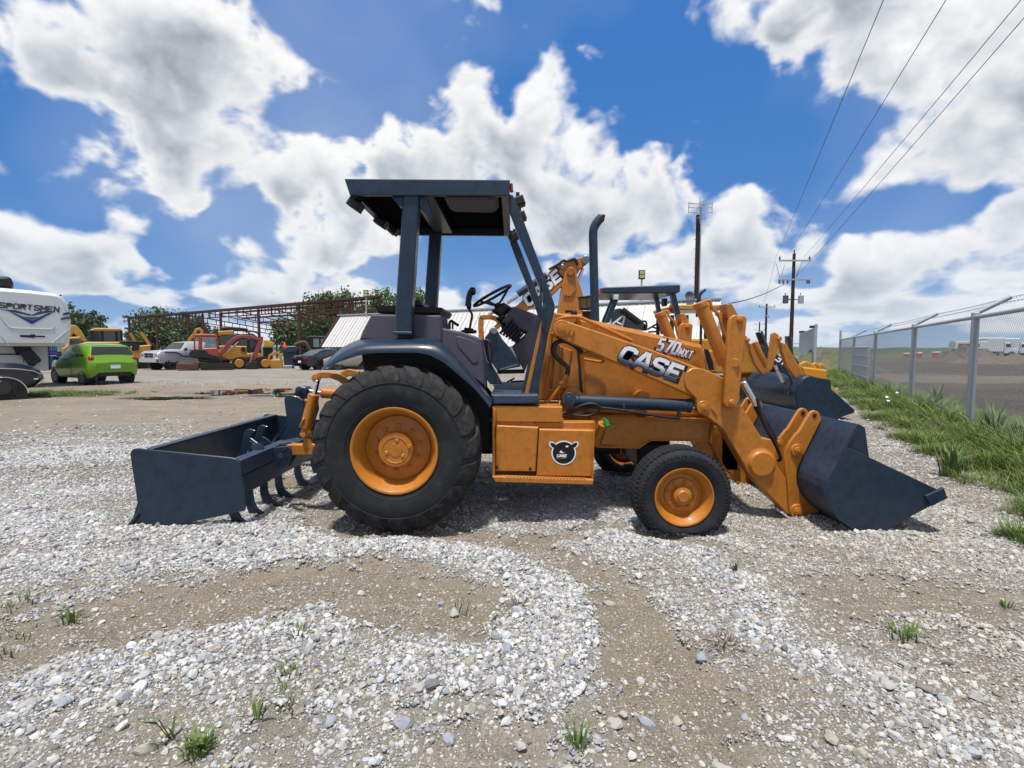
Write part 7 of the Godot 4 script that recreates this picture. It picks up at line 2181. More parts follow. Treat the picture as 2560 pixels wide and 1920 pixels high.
	s.prism(pv([7.986, 0.89, 8.67, 0.806, 8.688, 0.549, 8.382, 0.435, 8.151, 0.549, 8.011, 0.738]), -16.0, -14.0, 0.03)
	s.prism(pv([8.68, 0.549, 8.761, 0.435, 9.001, 0.131, 8.888, 0.112, 8.609, 0.435]), -16.0, -14.0, 0.01)
	obj("bucket", s, mat("bucket_yellow", Color(0.80, 0.55, 0.10), 0.5), t)
	for q in p3([8.134, 0.926, -14.05, 8.722, 0.869, -14.6, 9.254, 0.828, -15.2]):
		s = Shape.new()
		s.prism(strip(PackedVector2Array([Vector2(q.x - 0.16, q.y - 0.2), Vector2(q.x - 0.14, q.y + 0.02), Vector2(q.x, q.y + 0.08), Vector2(q.x + 0.14, q.y)]), 0.09), q.z - 0.1, q.z, 0.01)
		obj("coupler_hook", s, M.bucket_yellow, t)

# ---------------------------------------------------------------- chain link fence along the grass strip
func along_fence(d: float, off := 0.0, y := 0.0) -> Vector3:
	return Vector3(fence_x(d) + off * 0.885, y, -d + off * 0.465)
func build_fence() -> void:
	var t := thing("chain_link_fence", "galvanised chain link fence with slanted barbed wire arms beside the grass strip", "fence", along_fence(12.0), 0.0, "", true)
	var ds := [4.1, 8.0, 11.6, 16.3, 21.0, 25.8]
	var out := Vector3(0.885, 0, 0.465)
	for i in ds.size():
		var p := along_fence(ds[i])
		var s := Shape.new()
		s.cyl(p - Vector3(0, 0.1, 0), p + Vector3(0, 1.95 if i < 5 else 2.35, 0), 0.052, 16, 0.01)
		var post := obj("post", s, M.galvanised, t)
		s = Shape.new()
		s.cyl(p + Vector3(0, 1.86, 0), p + Vector3(0, 1.94, 0), 0.058, 16, 0.006)
		obj("collar", s, M.galvanised, post)
		if i < 5:
			s = Shape.new()
			s.cyl(p + Vector3(0, 1.93, 0), p + out * 0.40 + Vector3(0, 2.17, 0), 0.036, 12, 0.014)
			obj("barb_arm", s, M.galvanised, t)
		if i == 0: continue
		var q := along_fence(ds[i - 1])
		s = Shape.new()
		s.cyl(q + Vector3(0, 1.87, 0), p + Vector3(0, 1.87, 0), 0.031, 12)
		obj("top_rail", s, M.galvanised, t)
		# woven wire: two families of slanting wires
		s = Shape.new()
		var l := (p - q).length()
		var u := (p - q) / l
		var hgt := 1.80
		var step := 0.074
		var x := -hgt
		while x < l:
			for dirn in 2:
				var a := Vector2(x, 0.05)
				var b := Vector2(x + hgt, 0.05 + hgt)
				if a.x < 0.0: a = Vector2(0, 0.05 - x)
				if b.x > l: b = Vector2(l, 0.05 + l - x)
				if dirn == 1: a.x = l - a.x; b.x = l - b.x
				var o := out * (0.003 if dirn == 0 else -0.003)
				s.tube(PackedVector3Array([q + u * a.x + Vector3(0, a.y, 0) + o, q + u * b.x + Vector3(0, b.y, 0) + o]), 0.0018, 3)
			x += step
		obj("wire_mesh", s, M.galvanised, t)
		for k in [[0.40, 2.165], [0.22, 2.065]]:
			s = Shape.new()
			var a: Vector3 = q + out * k[0] + Vector3(0, k[1], 0)
			var b: Vector3 = p + out * k[0] + Vector3(0, k[1], 0) if i < 5 else p + Vector3(0, k[1] + 0.08, 0)
			var m := a.lerp(b, 0.5) - Vector3(0, 0.02, 0)
			s.tube(curve(PackedVector3Array([a, m, b]), 5), 0.0045, 5)
			if i < 4:
				var n := int((b - a).length() / 0.13)
				for j in n:
					var c := a.lerp(b, (j + 0.5) / n) - Vector3(0, 0.02, 0)
					s.bar(c - Vector3(0.012, 0.014, 0), c + Vector3(0.012, 0.014, 0), 0.006, 0.006, 0.0)
			obj("barbed_wire", s, M.galvanised, t)
	var s: Shape
	# wire panel hung on the fence
	var g := thing("wire_panel", "pale blue grey slatted gate panel leaning on the chain link fence", "gate", along_fence(17.6, -0.15), 0.0, "", true)
	var a0 := along_fence(16.6, -0.12)
	var a1 := along_fence(19.6, -0.12)
	for k in 13:
		s = Shape.new()
		var p := a0.lerp(a1, k / 12.0)
		s.bar(p + Vector3(0, 0.12, 0), p + Vector3(0, 1.45, 0), 0.10, 0.02, 0.004)
		obj("slat", s, M.galvanised, g)
	for y in [0.12, 0.45, 0.8, 1.15, 1.45]:
		s = Shape.new()
		s.cyl(a0 + Vector3(0, y, 0) - out * 0.03, a1 + Vector3(0, y, 0) - out * 0.03, 0.025, 8)
		obj("rail", s, M.galvanised, g)
	# rolling gate of upright slats
	g = thing("rolling_gate", "grey rolling gate of upright slats standing across the yard exit", "gate", Vector3(20.868, 0.337, -36) * Vector3(1, 0, 1), 0.0, "", true)
	var b0 := Vector3(18.895, 0.285, -31.8) * Vector3(1, 0, 1)
	var b1 := Vector3(25.327, 0.325, -44.9) * Vector3(1, 0, 1)
	for k in 26:
		s = Shape.new()
		var p := b0.lerp(b1, (k + 0.5) / 26.0)
		s.bar(p + Vector3(0, 0.1, 0), p + Vector3(0, 2.75, 0), 0.03, 0.03, 0.004)
		obj("slat", s, M.galvanised, g)
	for y in [0.12, 2.72]:
		s = Shape.new()
		s.bar(b0 + Vector3(0, y, 0), b1 + Vector3(0, y, 0), 0.07, 0.07, 0.006)
		obj("rail", s, M.galvanised, g)
	for p in [b0, b1]:
		s = Shape.new()
		s.cyl(p, p + Vector3(0, 2.95, 0), 0.08, 12)
		obj("post", s, M.galvanised, g)
	for f in [0.12, 0.85]:
		s = Shape.new()
		var p := b0.lerp(b1, f) + Vector3(0, 2.85, 0)
		s.box(p, Vector3(0.3, 0.16, 0.5), 0.04)
		obj("roller", s, M.black, g)
	# far run of fence beyond the gate
	g = thing("far_fence", "distant low wire fence running away beyond the rolling gate", "fence", Vector3(33, 0, -62), 0.0, "", true)
	for k in 9:
		s = Shape.new()
		var p := b1.lerp(Vector3(46, 0, -110), k / 8.0)
		s.cyl(p, p + Vector3(0, 2.0, 0), 0.05, 8)
		s.cyl(p + Vector3(0, 1.95, 0), p + Vector3(0.35, 2.25, 0.1), 0.035, 8)
		obj("post", s, M.galvanised, g)
	s = Shape.new()
	s.cyl(b1 + Vector3(0, 1.9, 0), Vector3(46, 1.9, -110), 0.035, 8)
	obj("rail", s, M.galvanised, g)

# ---------------------------------------------------------------- power line
func pole(label: String, at: Vector3, tall: float, arms: Array, k: float) -> Node3D:
	var t := thing("utility_pole", label, "utility pole", at, 0.0, "power line poles", true)
	var s := Shape.new()
	s.cyl(at, at + Vector3(0, tall, 0), 0.19 * k, 14, 0.02, 0.13 * k)
	obj("pole", s, M.pole_wood, t)
	for q in arms:
		s = Shape.new()
		s.box(at + Vector3(0, q[0], 0.16), Vector3(q[1] * 2.0, 0.14, 0.12), 0.01)
		obj("cross_arm", s, M.galvanised, t)
		for x in q[2]:
			s = Shape.new()
			var p: Vector3 = at + Vector3(x, q[0] + q[3] * 0.07, 0.16)
			s.cyl(p, p + Vector3(0, q[3] * 0.34, 0), 0.07, 10, 0.02, 0.04)
			s.cyl(p + Vector3(0, q[3] * 0.12, 0), p + Vector3(0, q[3] * 0.2, 0), 0.10, 10, 0.02)
			obj("insulator", s, M.plastic, t)
	return t
func build_lines() -> void:
	var p1 := Vector3(26.003, 0.262, -47.6) * Vector3(1, 0, 1)
	var top: float = 10.191
	var t := pole("tall wooden utility pole with two cross arms and grey transformer cans", p1, top, [[9.53, 1.47, [-1.4, 1.35], 1.0], [7.801, 1.45, [-1.35, -1.0, -0.6, 1.2, 1.38], -1.0]], 1.0)
	for x in [-0.70, 0.72]:
		var s := Shape.new()
		var c := p1 + Vector3(x, 5.988, 0.1)
		s.cyl(c - Vector3(0, 0.36, 0), c + Vector3(0, 0.36, 0), 0.24, 18, 0.03)
		s.cyl(c + Vector3(-0.05, 0.36, 0), c + Vector3(-0.05, 0.62, 0), 0.05, 8)
		s.bar(c, p1 + Vector3(0, c.y, 0), 0.1, 0.1)
		obj("transformer", s, M.plastic if x < 0.0 else M.galvanised, t)
	var s := Shape.new()
	s.cyl(p1 + Vector3(0, top, 0), p1 + Vector3(0, top + 0.35, 0), 0.06, 8)
	obj("top_insulator", s, M.plastic, t)
	var p2 := Vector3(50.126, 1.742, -101) * Vector3(1, 0, 1)
	pole("wooden utility pole with single cross arm, next beyond the transformer pole", p2, 10.371, [[9.727, 1.55, [-1.5, 1.5], 1.0], [8.008, 0.5, [0.45], -1.0]], 1.3)
	var p3 := Vector3(82.703, 2.003, -171) * Vector3(1, 0, 1)
	pole("farthest wooden utility pole on the horizon with two short arms", p3, 10.607, [[9.786, 1.7, [-1.6, 1.6], 1.0], [7.867, 1.9, [-1.6, 1.6], 1.0]], 1.5)
	# spans towards the camera and beyond overhead
	var ends := [[Vector3(24.285, 9.754, -47.6), Vector3(9.115, 9.923, -13.1), "overhead wire from the shed side end of the top cross arm"], [Vector3(25.582, 10.316, -47.6), Vector3(10.73, 9.988, -13.2), "overhead wire from the very top of the transformer pole"], [Vector3(26.939, 9.904, -47.6), Vector3(12.393, 9.858, -13), "overhead wire from the fence side end of the top cross arm"], [Vector3(26.262, 8.065, -47.6), Vector3(13.072, 9.81, -13.6), "overhead wire from beside the lower cross arm of the transformer pole"]]
	for q in ends:
		var a: Vector3 = q[0]
		var b: Vector3 = q[1]
		var far := a + (b - a) * 1.9
		var w := Shape.new()
		var pts := PackedVector3Array()
		for k in 25:
			var f := k / 24.0
			var m := 1.0 / 1.9
			# a light sag through the three points
			pts.append(a.lerp(far, f) - Vector3(0, 0.0 + 0.9 * f * (f - m) * -1.0 if f < m else 0.9 * f * (m - f), 0))
		w.tube(pts, 0.011, 5)
		tag(obj("overhead_wire", w, M.hose), q[2], "wire", "overhead wires")
	for q in [[Vector3(24.294, 9.505, -47.6), p2 + Vector3(-1.4, 9.6, 0), "shed side"], [Vector3(26.955, 9.505, -47.6), p2 + Vector3(1.4, 9.6, 0), "fence side"]]:
		var w := Shape.new()
		w.tube(curve(PackedVector3Array([q[0], (q[0] + q[1]) * 0.5 - Vector3(0, 1.2, 0), q[1]]), 8), 0.012, 5)
		tag(obj("distant_wire", w, M.hose), "%s wire sagging between the transformer pole and the next pole" % q[2], "wire", "distant wires")
	var w := Shape.new()
	w.tube(curve(PackedVector3Array([Vector3(25.206, 7.399, -47.6), Vector3(19.71, 5.727, -40), Vector3(15.585, 4.667, -34), Vector3(11.792, 3.862, -28)]), 8), 0.03, 6)
	tag(obj("service_cable", w, M.hose), "thick service cable drooping from the transformer pole towards the shed", "cable")
	w = Shape.new()
	w.tube(curve(p3([24.328, 9.238, -47.5, 24.544, 8.489, -47.5, 24.752, 7.988, -47.5, 25.091, 9.113, -47.5]), 6), 0.018, 5)
	w.tube(curve(p3([26.719, 9.55, -47.5, 26.492, 8.864, -47.5, 26.206, 8.051, -47.5]), 6), 0.018, 5)
	obj("jumper", w, M.hose, t)

# ---------------------------------------------------------------- what lies beyond the fence
func mound(called: String, label: String, at: Vector3, r: Vector3, m: Material, sd: int, tones: Array) -> void:
	var f := noise(0.35, 4, sd)
	var s := Shape.new()
	var rows := []
	var cols := []
	for i in 15:
		var row := PackedVector3Array()
		for j in 40:
			var a := TAU * j / 40.0
			var k := i / 14.0
			var h := (cos(PI * minf(k, 1.0)) * 0.5 + 0.5) * r.y
			var p := Vector3(cos(a) * k * r.x, 0, sin(a) * k * r.z)
			row.append(p + Vector3(f.get_noise_2d(p.x + 30.0, p.z) * 0.25, h * (1.0 + f.get_noise_2d(p.x, p.z) * 0.7) + f.get_noise_2d(p.x * 4.0, p.z * 4.0) * 0.12 * r.y - 0.05 - 0.2 * k, 0))
		rows.append(row)
	for i in 14:
		for j in 40:
			s.col = tones[0].lerp(tones[1], clampf(f.get_noise_2d(rows[i][j].x * 1.6 + 9.0, rows[i][j].z * 1.6) + 0.5, 0.0, 1.0))
			s.quad(rows[i][j], rows[i][(j + 1) % 40], rows[i + 1][(j + 1) % 40], rows[i + 1][j], Vector3.UP)
	tag(obj(called, s, m, self, Transform3D(Basis(), at), true), label, "mound")
func build_beyond() -> void:
	mound("soil_bank", "weedy brown soil bank beside the rolling gate", Vector3(20.621, -0.112, -33) * Vector3(1, 0, 1), Vector3(4.5, 1.35, 3.5), M.leaf, 5, [Color(0.10, 0.085, 0.055), Color(0.085, 0.105, 0.035)])
	mound("soil_heap", "dark brown heap of dug soil in front of the white trucks", Vector3(51.198, 0.177, -58) * Vector3(1, 0, 1), Vector3(6.5, 1.5, 4.0), M.leaf, 6, [Color(0.085, 0.065, 0.05), Color(0.13, 0.10, 0.075)])
	mound("soil_ridge", "long low ridge of turned soil across the dirt lot", Vector3(48.738, 0.072, -50) * Vector3(1, 0, 1), Vector3(9.0, 0.8, 3.0), M.leaf, 7, [Color(0.11, 0.085, 0.065), Color(0.16, 0.125, 0.09)])
	# far vehicles
	for q in [[94.559, 100.0, "white box truck parked beyond the dirt lot, next to the red striped trailer"], [101.569, 104.0, "white truck with dark windscreen at the end of the far row"]]:
		var at := Vector3(q[0], 0, -q[1])
		var t := thing("white_truck", q[2], "truck", at, -0.5, "far white trucks")
		var s := Shape.new()
		s.box(Vector3(-1.2, 2.3, 0), Vector3(4.6, 2.8, 2.4), 0.15)
		obj("box", s, M.trailer_white, t)
		s = Shape.new()
		s.prism(pv([1.15, 0.6, 3.1, 0.6, 3.1, 1.5, 2.4, 1.7, 2.0, 2.7, 1.15, 2.8]), -1.15, 1.15, 0.12)
		obj("cab", s, M.trailer_white, t)
		s = Shape.new()
		s.prism(pv([2.42, 1.75, 2.46, 1.75, 2.12, 2.6, 2.06, 2.6]), -1.0, 1.0, 0.0)
		s.box(Vector3(1.7, 2.15, 1.16), Vector3(0.7, 0.6, 0.03), 0.0)
		obj("window", s, M.glass_dark, t)
		for x in [-2.4, 2.2]:
			for z in [1.2, -1.2]: road_wheel(t, Vector3(x, 0.5, z), 0.5, 0.3, signf(z), M.rim_steel)
	var t := thing("striped_trailer", "white flat trailer with red lettering band beside the far white trucks", "trailer", Vector3(87.516, 0.15, -98) * Vector3(1, 0, 1), -0.25)
	var s := Shape.new()
	s.box(Vector3(0, 2.2, 0), Vector3(5.2, 1.5, 2.3), 0.1)
	obj("box", s, M.trailer_white, t)
	s = Shape.new()
	s.box(Vector3(-0.4, 2.2, 1.16), Vector3(3.4, 0.55, 0.03), 0.0)
	obj("red_band", s, M.red_lamp, t)
	s = Shape.new()
	s.bar(Vector3(-2.8, 2.2, 1.0), Vector3(2.6, 3.4, 1.0), 0.1, 0.1)
	obj("boom", s, M.black, t)
	for x in [-1.6, 1.4]: road_wheel(t, Vector3(x, 0.5, 1.1), 0.5, 0.3, 1.0, M.rim_steel)
	s = Shape.new()
	s.box(Vector3(0, 1.1, 0), Vector3(4.4, 0.7, 1.6), 0.05)
	obj("chassis", s, M.black, t)
	for q in [[69.605, 90.0, 0.6], [68.554, 86.0, 0.7], [73.189, 88.0, 0.8]]:
		var b := thing("site_barrier", "small red and white site barrier out on the far dirt lot", "barrier", Vector3(q[0], 0, -q[1]), 0.2, "far site barriers")
		s = Shape.new()
		s.box(Vector3(0, 0.55 * q[2], 0), Vector3(1.2 * q[2], 1.0 * q[2], 0.6), 0.05)
		obj("panel", s, M.cone_orange, b)
		s = Shape.new()
		s.box(Vector3(0, 1.15 * q[2], 0), Vector3(1.25 * q[2], 0.25, 0.62), 0.04)
		obj("top_band", s, M.white_print, b)
	# rolling country on the horizon
	var hills := Shape.new()
	var f := noise(0.004, 4, 61)
	for band in [[260.0, 1.5, Color(0.06, 0.09, 0.04)], [520.0, 4.0, Color(0.06, 0.09, 0.04)], [1300.0, 13.0, Color(0.06, 0.09, 0.04)]]:
		var prev := PackedVector3Array()
		for k in 161:
			var a := deg_to_rad(-70.0 + 140.0 * k / 160.0)
			var h: float = band[1] * (0.7 + f.get_noise_2d(k * 9.0, band[0]) * 0.9) + (absf(noise(0.5, 3, 9).get_noise_2d(k * 3.0, band[0])) * 1.6 if band[0] < 600.0 else 0.0)
			var c := Vector3(sin(a), 0, -cos(a))
			var cur := PackedVector3Array([c * band[0] + Vector3(0, -0.5, 0), c * band[0] * 1.04 + Vector3(0, maxf(h, 0.2), 0), c * band[0] * 1.3 + Vector3(0, maxf(h, 0.2) * 0.8, 0), c * band[0] * 1.8 + Vector3(0, -1.0, 0)])
			if k > 0:
				hills.col = band[2] * (1.0 + f.get_noise_2d(k * 20.0, 5.0) * 0.5)
				for j in 3: hills.quad(prev[j], prev[j + 1], cur[j + 1], cur[j], Vector3(0, 1, 0) - c * 0.3)
			prev = cur
	structure("hills", hills, M.leaf, true)

# ---------------------------------------------------------------- grass and weeds
func tuft(sd: int, n: int, tall: float, spread: float, wide: float, tint: Color, droop := 0.5) -> Shape:
	var rng := RandomNumberGenerator.new()
	rng.seed = sd
	var s := Shape.new()
	for i in n:
		var a := rng.randf() * TAU
		var o := Vector3(cos(a), 0, sin(a)) * rng.randf() * spread
		var lean := Vector3(cos(a + rng.randfn() * 0.6), 0, sin(a + rng.randfn() * 0.6))
		var h := tall * rng.randf_range(0.45, 1.0)
		var w := lean.cross(Vector3.UP) * wide * rng.randf_range(0.7, 1.3)
		var m := o + lean * h * droop * 0.35 + Vector3(0, h * 0.6, 0)
		var e := o + lean * h * droop * rng.randf_range(0.8, 1.3) + Vector3(0, h * rng.randf_range(0.75, 1.0), 0)
		var c := tint * rng.randf_range(0.75, 1.3)
		s.col = c
		s.quad(o - w, o + w, m + w * 0.8, m - w * 0.8, Vector3.UP + lean)
		s.col = c.lerp(Color(0.22, 0.20, 0.08), rng.randf() * 0.25)
		s.flat(m - w * 0.8, m + w * 0.8, e, Vector3.UP + lean)
	return s
func build_grass() -> void:
	var rng := RandomNumberGenerator.new()
	rng.seed = 5
	var kinds := []
	var where := []
	var cols := []
	for k in 5:
		var tint: Color = [Color(0.11, 0.185, 0.035), Color(0.09, 0.165, 0.035), Color(0.13, 0.19, 0.04), Color(0.115, 0.18, 0.035), Color(0.20, 0.19, 0.09)][k]
		kinds.append(tuft(200 + k, 46 if k < 4 else 16, [0.11, 0.16, 0.24, 0.13, 0.19][k], 0.09, 0.0019, tint, 0.6).mesh(true))
		where.append([]); cols.append(PackedColorArray())
	for i in 34000:
		var d: float = lerpf(2.6, 26.5, pow(rng.randf(), 1.5))
		var x := fence_x(d) + rng.randf_range(-3.2, 1.8)
		var g := grassy(x, -d)
		if rng.randf() > g * g * clampf(0.75 + n_mid.get_noise_2d(x * 1.3 + 7.0, d * 1.3) * 1.5, 0.1, 1.0): continue
		var k := rng.randi() % 5
		var sc := rng.randf_range(0.45, 1.05) * (0.7 + 0.35 * g) * (1.0 + d * 0.02) * (1.0 + 0.9 * exp(-pow((x - fence_x(d)) / 0.3, 2.0)))
		where[k].append(Transform3D(Basis(Vector3.UP, rng.randf() * TAU).scaled(Vector3(sc * 1.3, sc, sc * 1.3)), Vector3(x, height(x, -d) - 0.01, -d)))
		cols[k].append(Color(1, 1, 1).lerp(Color(1.25, 1.12, 0.75), rng.randf() * rng.randf() * 0.7) * rng.randf_range(0.8, 1.25))
	for i in 5200:
		var x := rng.randf_range(-21.0, -9.0)
		var d := rng.randf_range(12.6, 18.0)
		if rng.randf() > grassy(x, -d): continue
		var k := rng.randi() % 5
		var sc := rng.randf_range(0.5, 0.9)
		where[k].append(Transform3D(Basis(Vector3.UP, rng.randf() * TAU).scaled(Vector3(sc * 1.8, sc * 0.8, sc * 1.8)), Vector3(x, height(x, -d), -d)))
		cols[k].append(Color(1, 1, 1) * rng.randf_range(0.85, 1.2))
	for k in 5: tag(stuff_copies("grass", kinds[k], M.blade, where[k], cols[k]), "rough green grass along the fence and by the black car", "grass", "rough grass")
	# single weeds standing in the gravel
	var spots := [
		[Vector3(-1.063, 0, -1.642), 110, 0.075, 0.05, 0.004, "bushy pale green weed on the gravel in the foreground"], [Vector3(-1.19, 0, -1.715), 4, 0.17, 0.02, 0.010, "sprout of a few tall broad blades beside the bushy weed"],
		[Vector3(-0.937, 0, -1.782), 5, 0.12, 0.02, 0.006, "thin upright sprout between pale stones past the bushy weed"], [Vector3(-0.941, 0, -2.042), 30, 0.05, 0.06, 0.004, "flat green tuft at the edge of the stone windrow"],
		[Vector3(0.219, 0, -1.642), 16, 0.13, 0.025, 0.005, "upright tuft of green blades in front of the stone mound"], [Vector3(1.366, 0, -3.019), 22, 0.10, 0.03, 0.004, "small yellowish tuft in front of the front wheel"],
		[Vector3(1.883, 0, -2.353), 50, 0.09, 0.09, 0.004, "low spreading green weed in front of the bucket"], [Vector3(2.675, 0, -2.666), 16, 0.08, 0.03, 0.004, "small dark green tuft on the gravel before the grass strip"],
		[Vector3(-1.012, 0, -2.303), 18, 0.06, 0.05, 0.004, "sparse low weed on the bare soil patch"], [Vector3(-0.304, 0, -2.676), 9, 0.13, 0.10, 0.003, "few thin blades at the end of the bare soil patch"],
		[Vector3(-2.256, 0, -2.509), 20, 0.10, 0.05, 0.004, "yellow green tuft on the wheel track"], [Vector3(-0.869, 0, -1.88), 26, 0.06, 0.10, 0.003, "thin scattered weed along the stone windrow"]]
	for q in spots:
		var o := obj("weed", tuft(int(q[0].x * 1000.0) + 7, q[1], q[2], q[3], q[4], Color(0.12, 0.18, 0.045), 0.55), M.blade, self, Transform3D(Basis(), Vector3(q[0].x, height(q[0].x, q[0].z), q[0].z)), true)
		tag(o, q[5], "weed")
	for q in [Vector3(-2.643, 0, -2.578), Vector3(-2.423, 0, -2.402), Vector3(-2.325, 0, -2.247), Vector3(-2.627, 0, -2.676)]:
		var o := obj("weed", tuft(int(q.x * 1000.0) + 3, 16, 0.07, 0.09, 0.003, Color(0.10, 0.165, 0.045), 0.5), M.blade, self, Transform3D(Basis(), Vector3(q.x, height(q.x, q.z), q.z)), true)
		tag(o, "patch of green weeds at the border of the wheel track", "weed", "weeds on the track border")
	for q in [[Vector3(0.034, 0, -2.555), "dead brown tuft on the stone ridge"], [Vector3(0.981, 0, -2.265), "dead brown tuft between the wheel tracks"]]:
		var o := obj("dry_weed", tuft(31 + int(q[0].x * 100.0), 60, 0.05, 0.07, 0.002, Color(0.12, 0.085, 0.055), 1.2), M.blade, self, Transform3D(Basis(), Vector3(q[0].x, height(q[0].x, q[0].z), q[0].z)), true)
		tag(o, q[1], "weed")
	for q in [[Vector3(6.976, 0, -7.313), 0.75, "leafy green weed growing against the chain link fence"], [Vector3(6.969, 0, -6.905), 0.6, "second leafy weed by the fence past the leafy one"], [Vector3(9.249, 0, -11.047), 0.75, "tall thin weed standing behind the fence"], [Vector3(4.712, 0, -5.38), 0.45, "broad leafy clump at the edge of the grass strip"]]:
		var o := obj("tall_weed", tuft(91 + int(q[0].x * 10.0), 70, q[1], 0.10, 0.012, Color(0.10, 0.16, 0.04), 0.35), M.blade, self, Transform3D(Basis(), Vector3(q[0].x, height(q[0].x, q[0].z), q[0].z)), true)
		tag(o, q[2], "weed")
	# white flowers in the grass
	for q in [Vector3(9.085, 0, -11.973), Vector3(8.028, 0, -10.855), Vector3(7.508, 0, -10.107), Vector3(9.219, 0, -12.145), Vector3(7.546, 0, -10.168), Vector3(8.119, 0, -10.988)]:
		var s := Shape.new()
		blob(s, Vector3(0, 0.34, 0), Vector3(0.03, 0.02, 0.03), 4, 8)
		var f := thing("white_flower", "small white flower head among the grass by the fence", "flower", Vector3(q.x, 0, q.z), 0.0, "white flowers in the grass")
		obj("head", s, M.white_print, f)
		s = Shape.new()
		s.tube(PackedVector3Array([Vector3(0, 0, 0), Vector3(0.01, 0.33, 0)]), 0.003, 4)
		obj("stem", s, mat("stem_green", Color(0.25, 0.36, 0.12), 0.8), f)
	# larger loose rocks
	var rocks := [Vector3(0.029, 0, -1.681), Vector3(-0.227, 0, -1.702), Vector3(-0.157, 0, -1.826), Vector3(-0.367, 0, -1.918), Vector3(-0.022, 0, -2.181), Vector3(0.017, 0, -2.281), Vector3(-0.08, 0, -1.954), Vector3(0.5, 0, -1.818), Vector3(0.627, 0, -1.834), Vector3(0.381, 0, -1.794), Vector3(-0.396, 0, -1.756), Vector3(0.531, 0, -2.699), Vector3(-0.305, 0, -2.633), Vector3(-0.393, 0, -2.742), Vector3(-0.176, 0, -2.09), Vector3(0.216, 0, -2.459), Vector3(-0.655, 0, -1.753), Vector3(-1.256, 0, -1.653), Vector3(-1.967, 0, -2.05), Vector3(-1.695, 0, -1.836), Vector3(-1.319, 0, -2.176), Vector3(-1.814, 0, -1.817), Vector3(0.886, 0, -1.841), Vector3(1.128, 0, -1.703), Vector3(1.501, 0, -1.954), Vector3(1.667, 0, -1.879), Vector3(1.173, 0, -1.626), Vector3(0.708, 0, -1.604), Vector3(0.843, 0, -2.166), Vector3(1.226, 0, -2.389)]
	var proto := rock_mesh(321, 3)
	var proto2 := rock_mesh(322, 3)
	for i in rocks.size():
		var q: Vector3 = rocks[i]
		var sz := rng.randf_range(0.04, 0.068)
		var b := Basis(Vector3.UP, rng.randf() * TAU) * Basis.from_scale(Vector3(rng.randf_range(1.0, 1.5), rng.randf_range(0.6, 0.9), rng.randf_range(0.8, 1.1)) * sz)
		var o := obj("rock", proto if i % 2 == 0 else proto2, M["rock_%d" % (i % 3)], self, Transform3D(b, Vector3(q.x, height(q.x, q.z) + sz * 0.12, q.z)))
		tag(o, "larger pale limestone rock lying loose among the gravel", "rock", "larger rocks in the gravel")
	# standing water
	for q in [[Vector3(-8.4, 0, -16.3), 1.2, 1.1, "shallow muddy puddle mirroring the red excavator on the traffic lane"], [Vector3(-9.4, 0, -14.1), 1.2, 0.35, "long thin puddle lying along the muddy wheel rut"], [Vector3(-6.6, 0, -15.0), 0.8, 0.5, "small puddle nearest the box blade on the muddy lane"]]:
		var s := Shape.new()
		var f := noise(1.5, 3, int(q[1] * 10.0))
		var ring := PackedVector3Array()
		for k in 48:
			var a := TAU * k / 48.0
			var r: float = 1.0 + f.get_noise_2d(cos(a) * 1.3, sin(a) * 1.3) * 0.9
			ring.append(Vector3(cos(a) * q[1] * r, 0.0, sin(a) * q[2] * r))
		s.fan(ring, Vector3.UP)
		tag(obj("puddle", s, M.water, self, Transform3D(Basis(), q[0] + Vector3(0, height(q[0].x, q[0].z) + 0.03, 0))), q[3], "puddle", "", "structure")

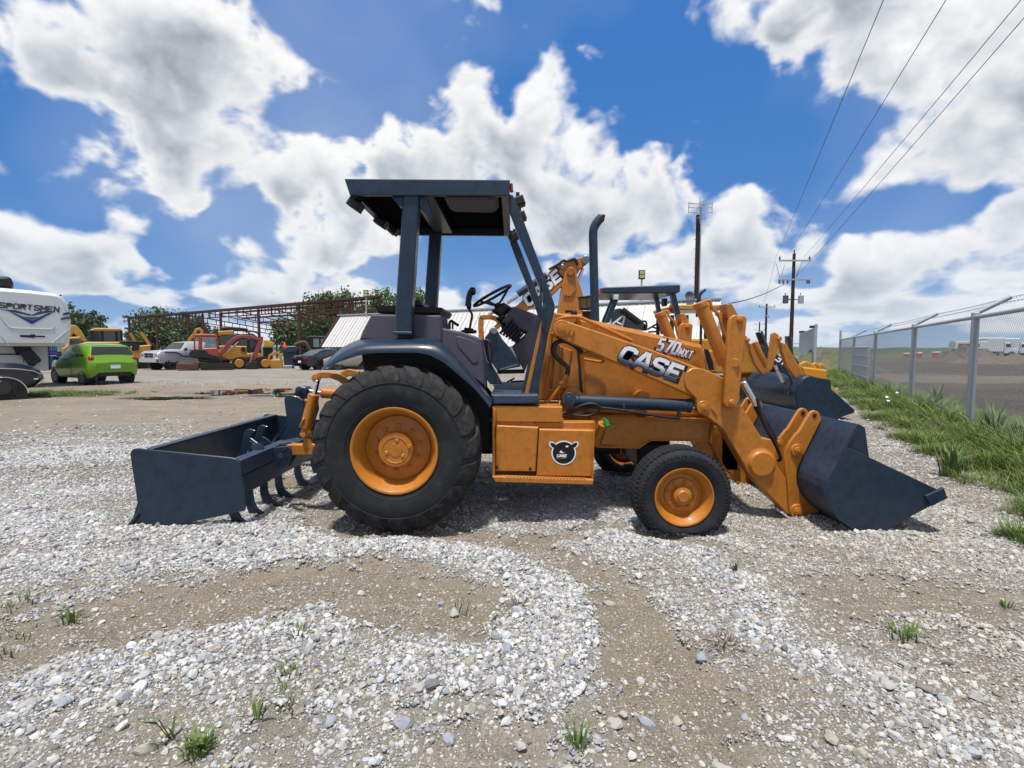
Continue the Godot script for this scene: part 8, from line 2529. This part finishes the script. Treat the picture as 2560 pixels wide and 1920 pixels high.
func build_trees() -> void:
	tree("broadleaf_tree", "dark green broadleaf tree rising right behind the travel trailer", Vector3(-51.609, 2.19, -62) * Vector3(1, 0, 1), [[Vector3(0, 3.7, 0), Vector3(2.0, 2.3, 2.0)], [Vector3(-2.4, 4.6, 0), Vector3(1.8, 2.2, 1.8)], [Vector3(1.3, 2.6, 0), Vector3(1.0, 1.3, 1.2)]], 6.0, 4200, 0.30, 1)
	tree("broadleaf_tree", "broad dense tree behind the low far end of the steel frame", Vector3(-57.422, 2.456, -82) * Vector3(1, 0, 1), [[Vector3(0.5, 4.6, 0), Vector3(3.6, 3.9, 3.4)], [Vector3(5.0, 4.0, 0), Vector3(3.4, 3.3, 3.0)], [Vector3(-2.6, 2.4, 0), Vector3(1.8, 2.0, 2.0)]], 7.5, 8000, 0.36, 2)
	tree("broadleaf_tree", "lower light green tree seen through the middle of the steel frame", Vector3(-54.731, 3.189, -86) * Vector3(1, 0, 1), [[Vector3(0, 3.4, 0), Vector3(3.4, 2.6, 3.0)], [Vector3(3.0, 2.4, 0), Vector3(2.4, 1.8, 2.0)]], 4.5, 4000, 0.34, 3, Color(0.085, 0.13, 0.035))
	tree("broadleaf_tree", "small bushy tree behind the crawler dozer cab", Vector3(-51.309, 3.232, -88) * Vector3(1, 0, 1), [[Vector3(0, 2.6, 0), Vector3(2.6, 2.2, 2.0)]], 4.0, 2400, 0.33, 4)
	tree("broadleaf_tree", "wide green tree under the end of the steel frame by the white shed", Vector3(-31.301, 2.935, -74) * Vector3(1, 0, 1), [[Vector3(0, 3.2, 0), Vector3(3.2, 3.0, 3.0)], [Vector3(3.4, 4.4, 0), Vector3(3.0, 3.4, 3.0)]], 6.0, 5600, 0.33, 5)
	tree("broadleaf_tree", "tall green tree behind the slanted end of the white shed", Vector3(-23.177, 2.765, -66) * Vector3(1, 0, 1), [[Vector3(-2.2, 5.4, 0), Vector3(2.8, 3.4, 2.5)], [Vector3(1.6, 5.2, 0), Vector3(2.6, 4.0, 2.5)], [Vector3(-0.5, 7.0, 0), Vector3(1.6, 1.5, 1.5)]], 8.0, 6400, 0.28, 6, Color(0.075, 0.125, 0.035))
	tree("broadleaf_tree", "leafy tree top showing above the tractor seat", Vector3(-13.518, 5.935, -55) * Vector3(1, 0, 1), [[Vector3(0, 6.0, 0), Vector3(2.0, 2.0, 2.0)], [Vector3(-1.8, 5.0, 0), Vector3(1.6, 1.6, 1.6)], [Vector3(1.6, 4.6, 0), Vector3(1.8, 1.6, 1.6)]], 7.0, 3600, 0.22, 7, Color(0.085, 0.14, 0.035))
	tree("broadleaf_tree", "leafy tree top between the two rear canopy posts", Vector3(-9.797, 5.935, -55) * Vector3(1, 0, 1), [[Vector3(-0.3, 6.0, 0), Vector3(1.6, 2.2, 1.6)], [Vector3(0.9, 4.8, 0), Vector3(1.5, 1.4, 1.5)]], 7.5, 2800, 0.22, 8, Color(0.085, 0.14, 0.035))
	tree("broadleaf_tree", "dark tree top peeking past the raised orange boom", Vector3(4.498, 5.782, -50) * Vector3(1, 0, 1), [[Vector3(0, 3.6, 0), Vector3(2.2, 1.6, 2.0)], [Vector3(3.4, 3.9, 0), Vector3(2.4, 1.4, 2.0)]], 5.0, 2600, 0.22, 9)
func build_all() -> void:
	mat("rock_0", Color(0.72, 0.71, 0.69), 0.93, M.stone.albedo_texture, 6.0)
	mat("rock_1", Color(0.64, 0.66, 0.69), 0.93, M.stone.albedo_texture, 6.0)
	mat("rock_2", Color(0.70, 0.68, 0.62), 0.93, M.stone.albedo_texture, 6.0)
	build_frame()
	build_shed()
	build_fence()
	build_lines()
	build_beyond()
	build_trees()
	build_tractor()
	build_blade()
	build_backhoes()
	build_trailer()
	build_black_car()
	build_hatchback()
	build_pickup()
	build_mini_excavator()
	build_dozers()
	build_small_things()
	build_grass()
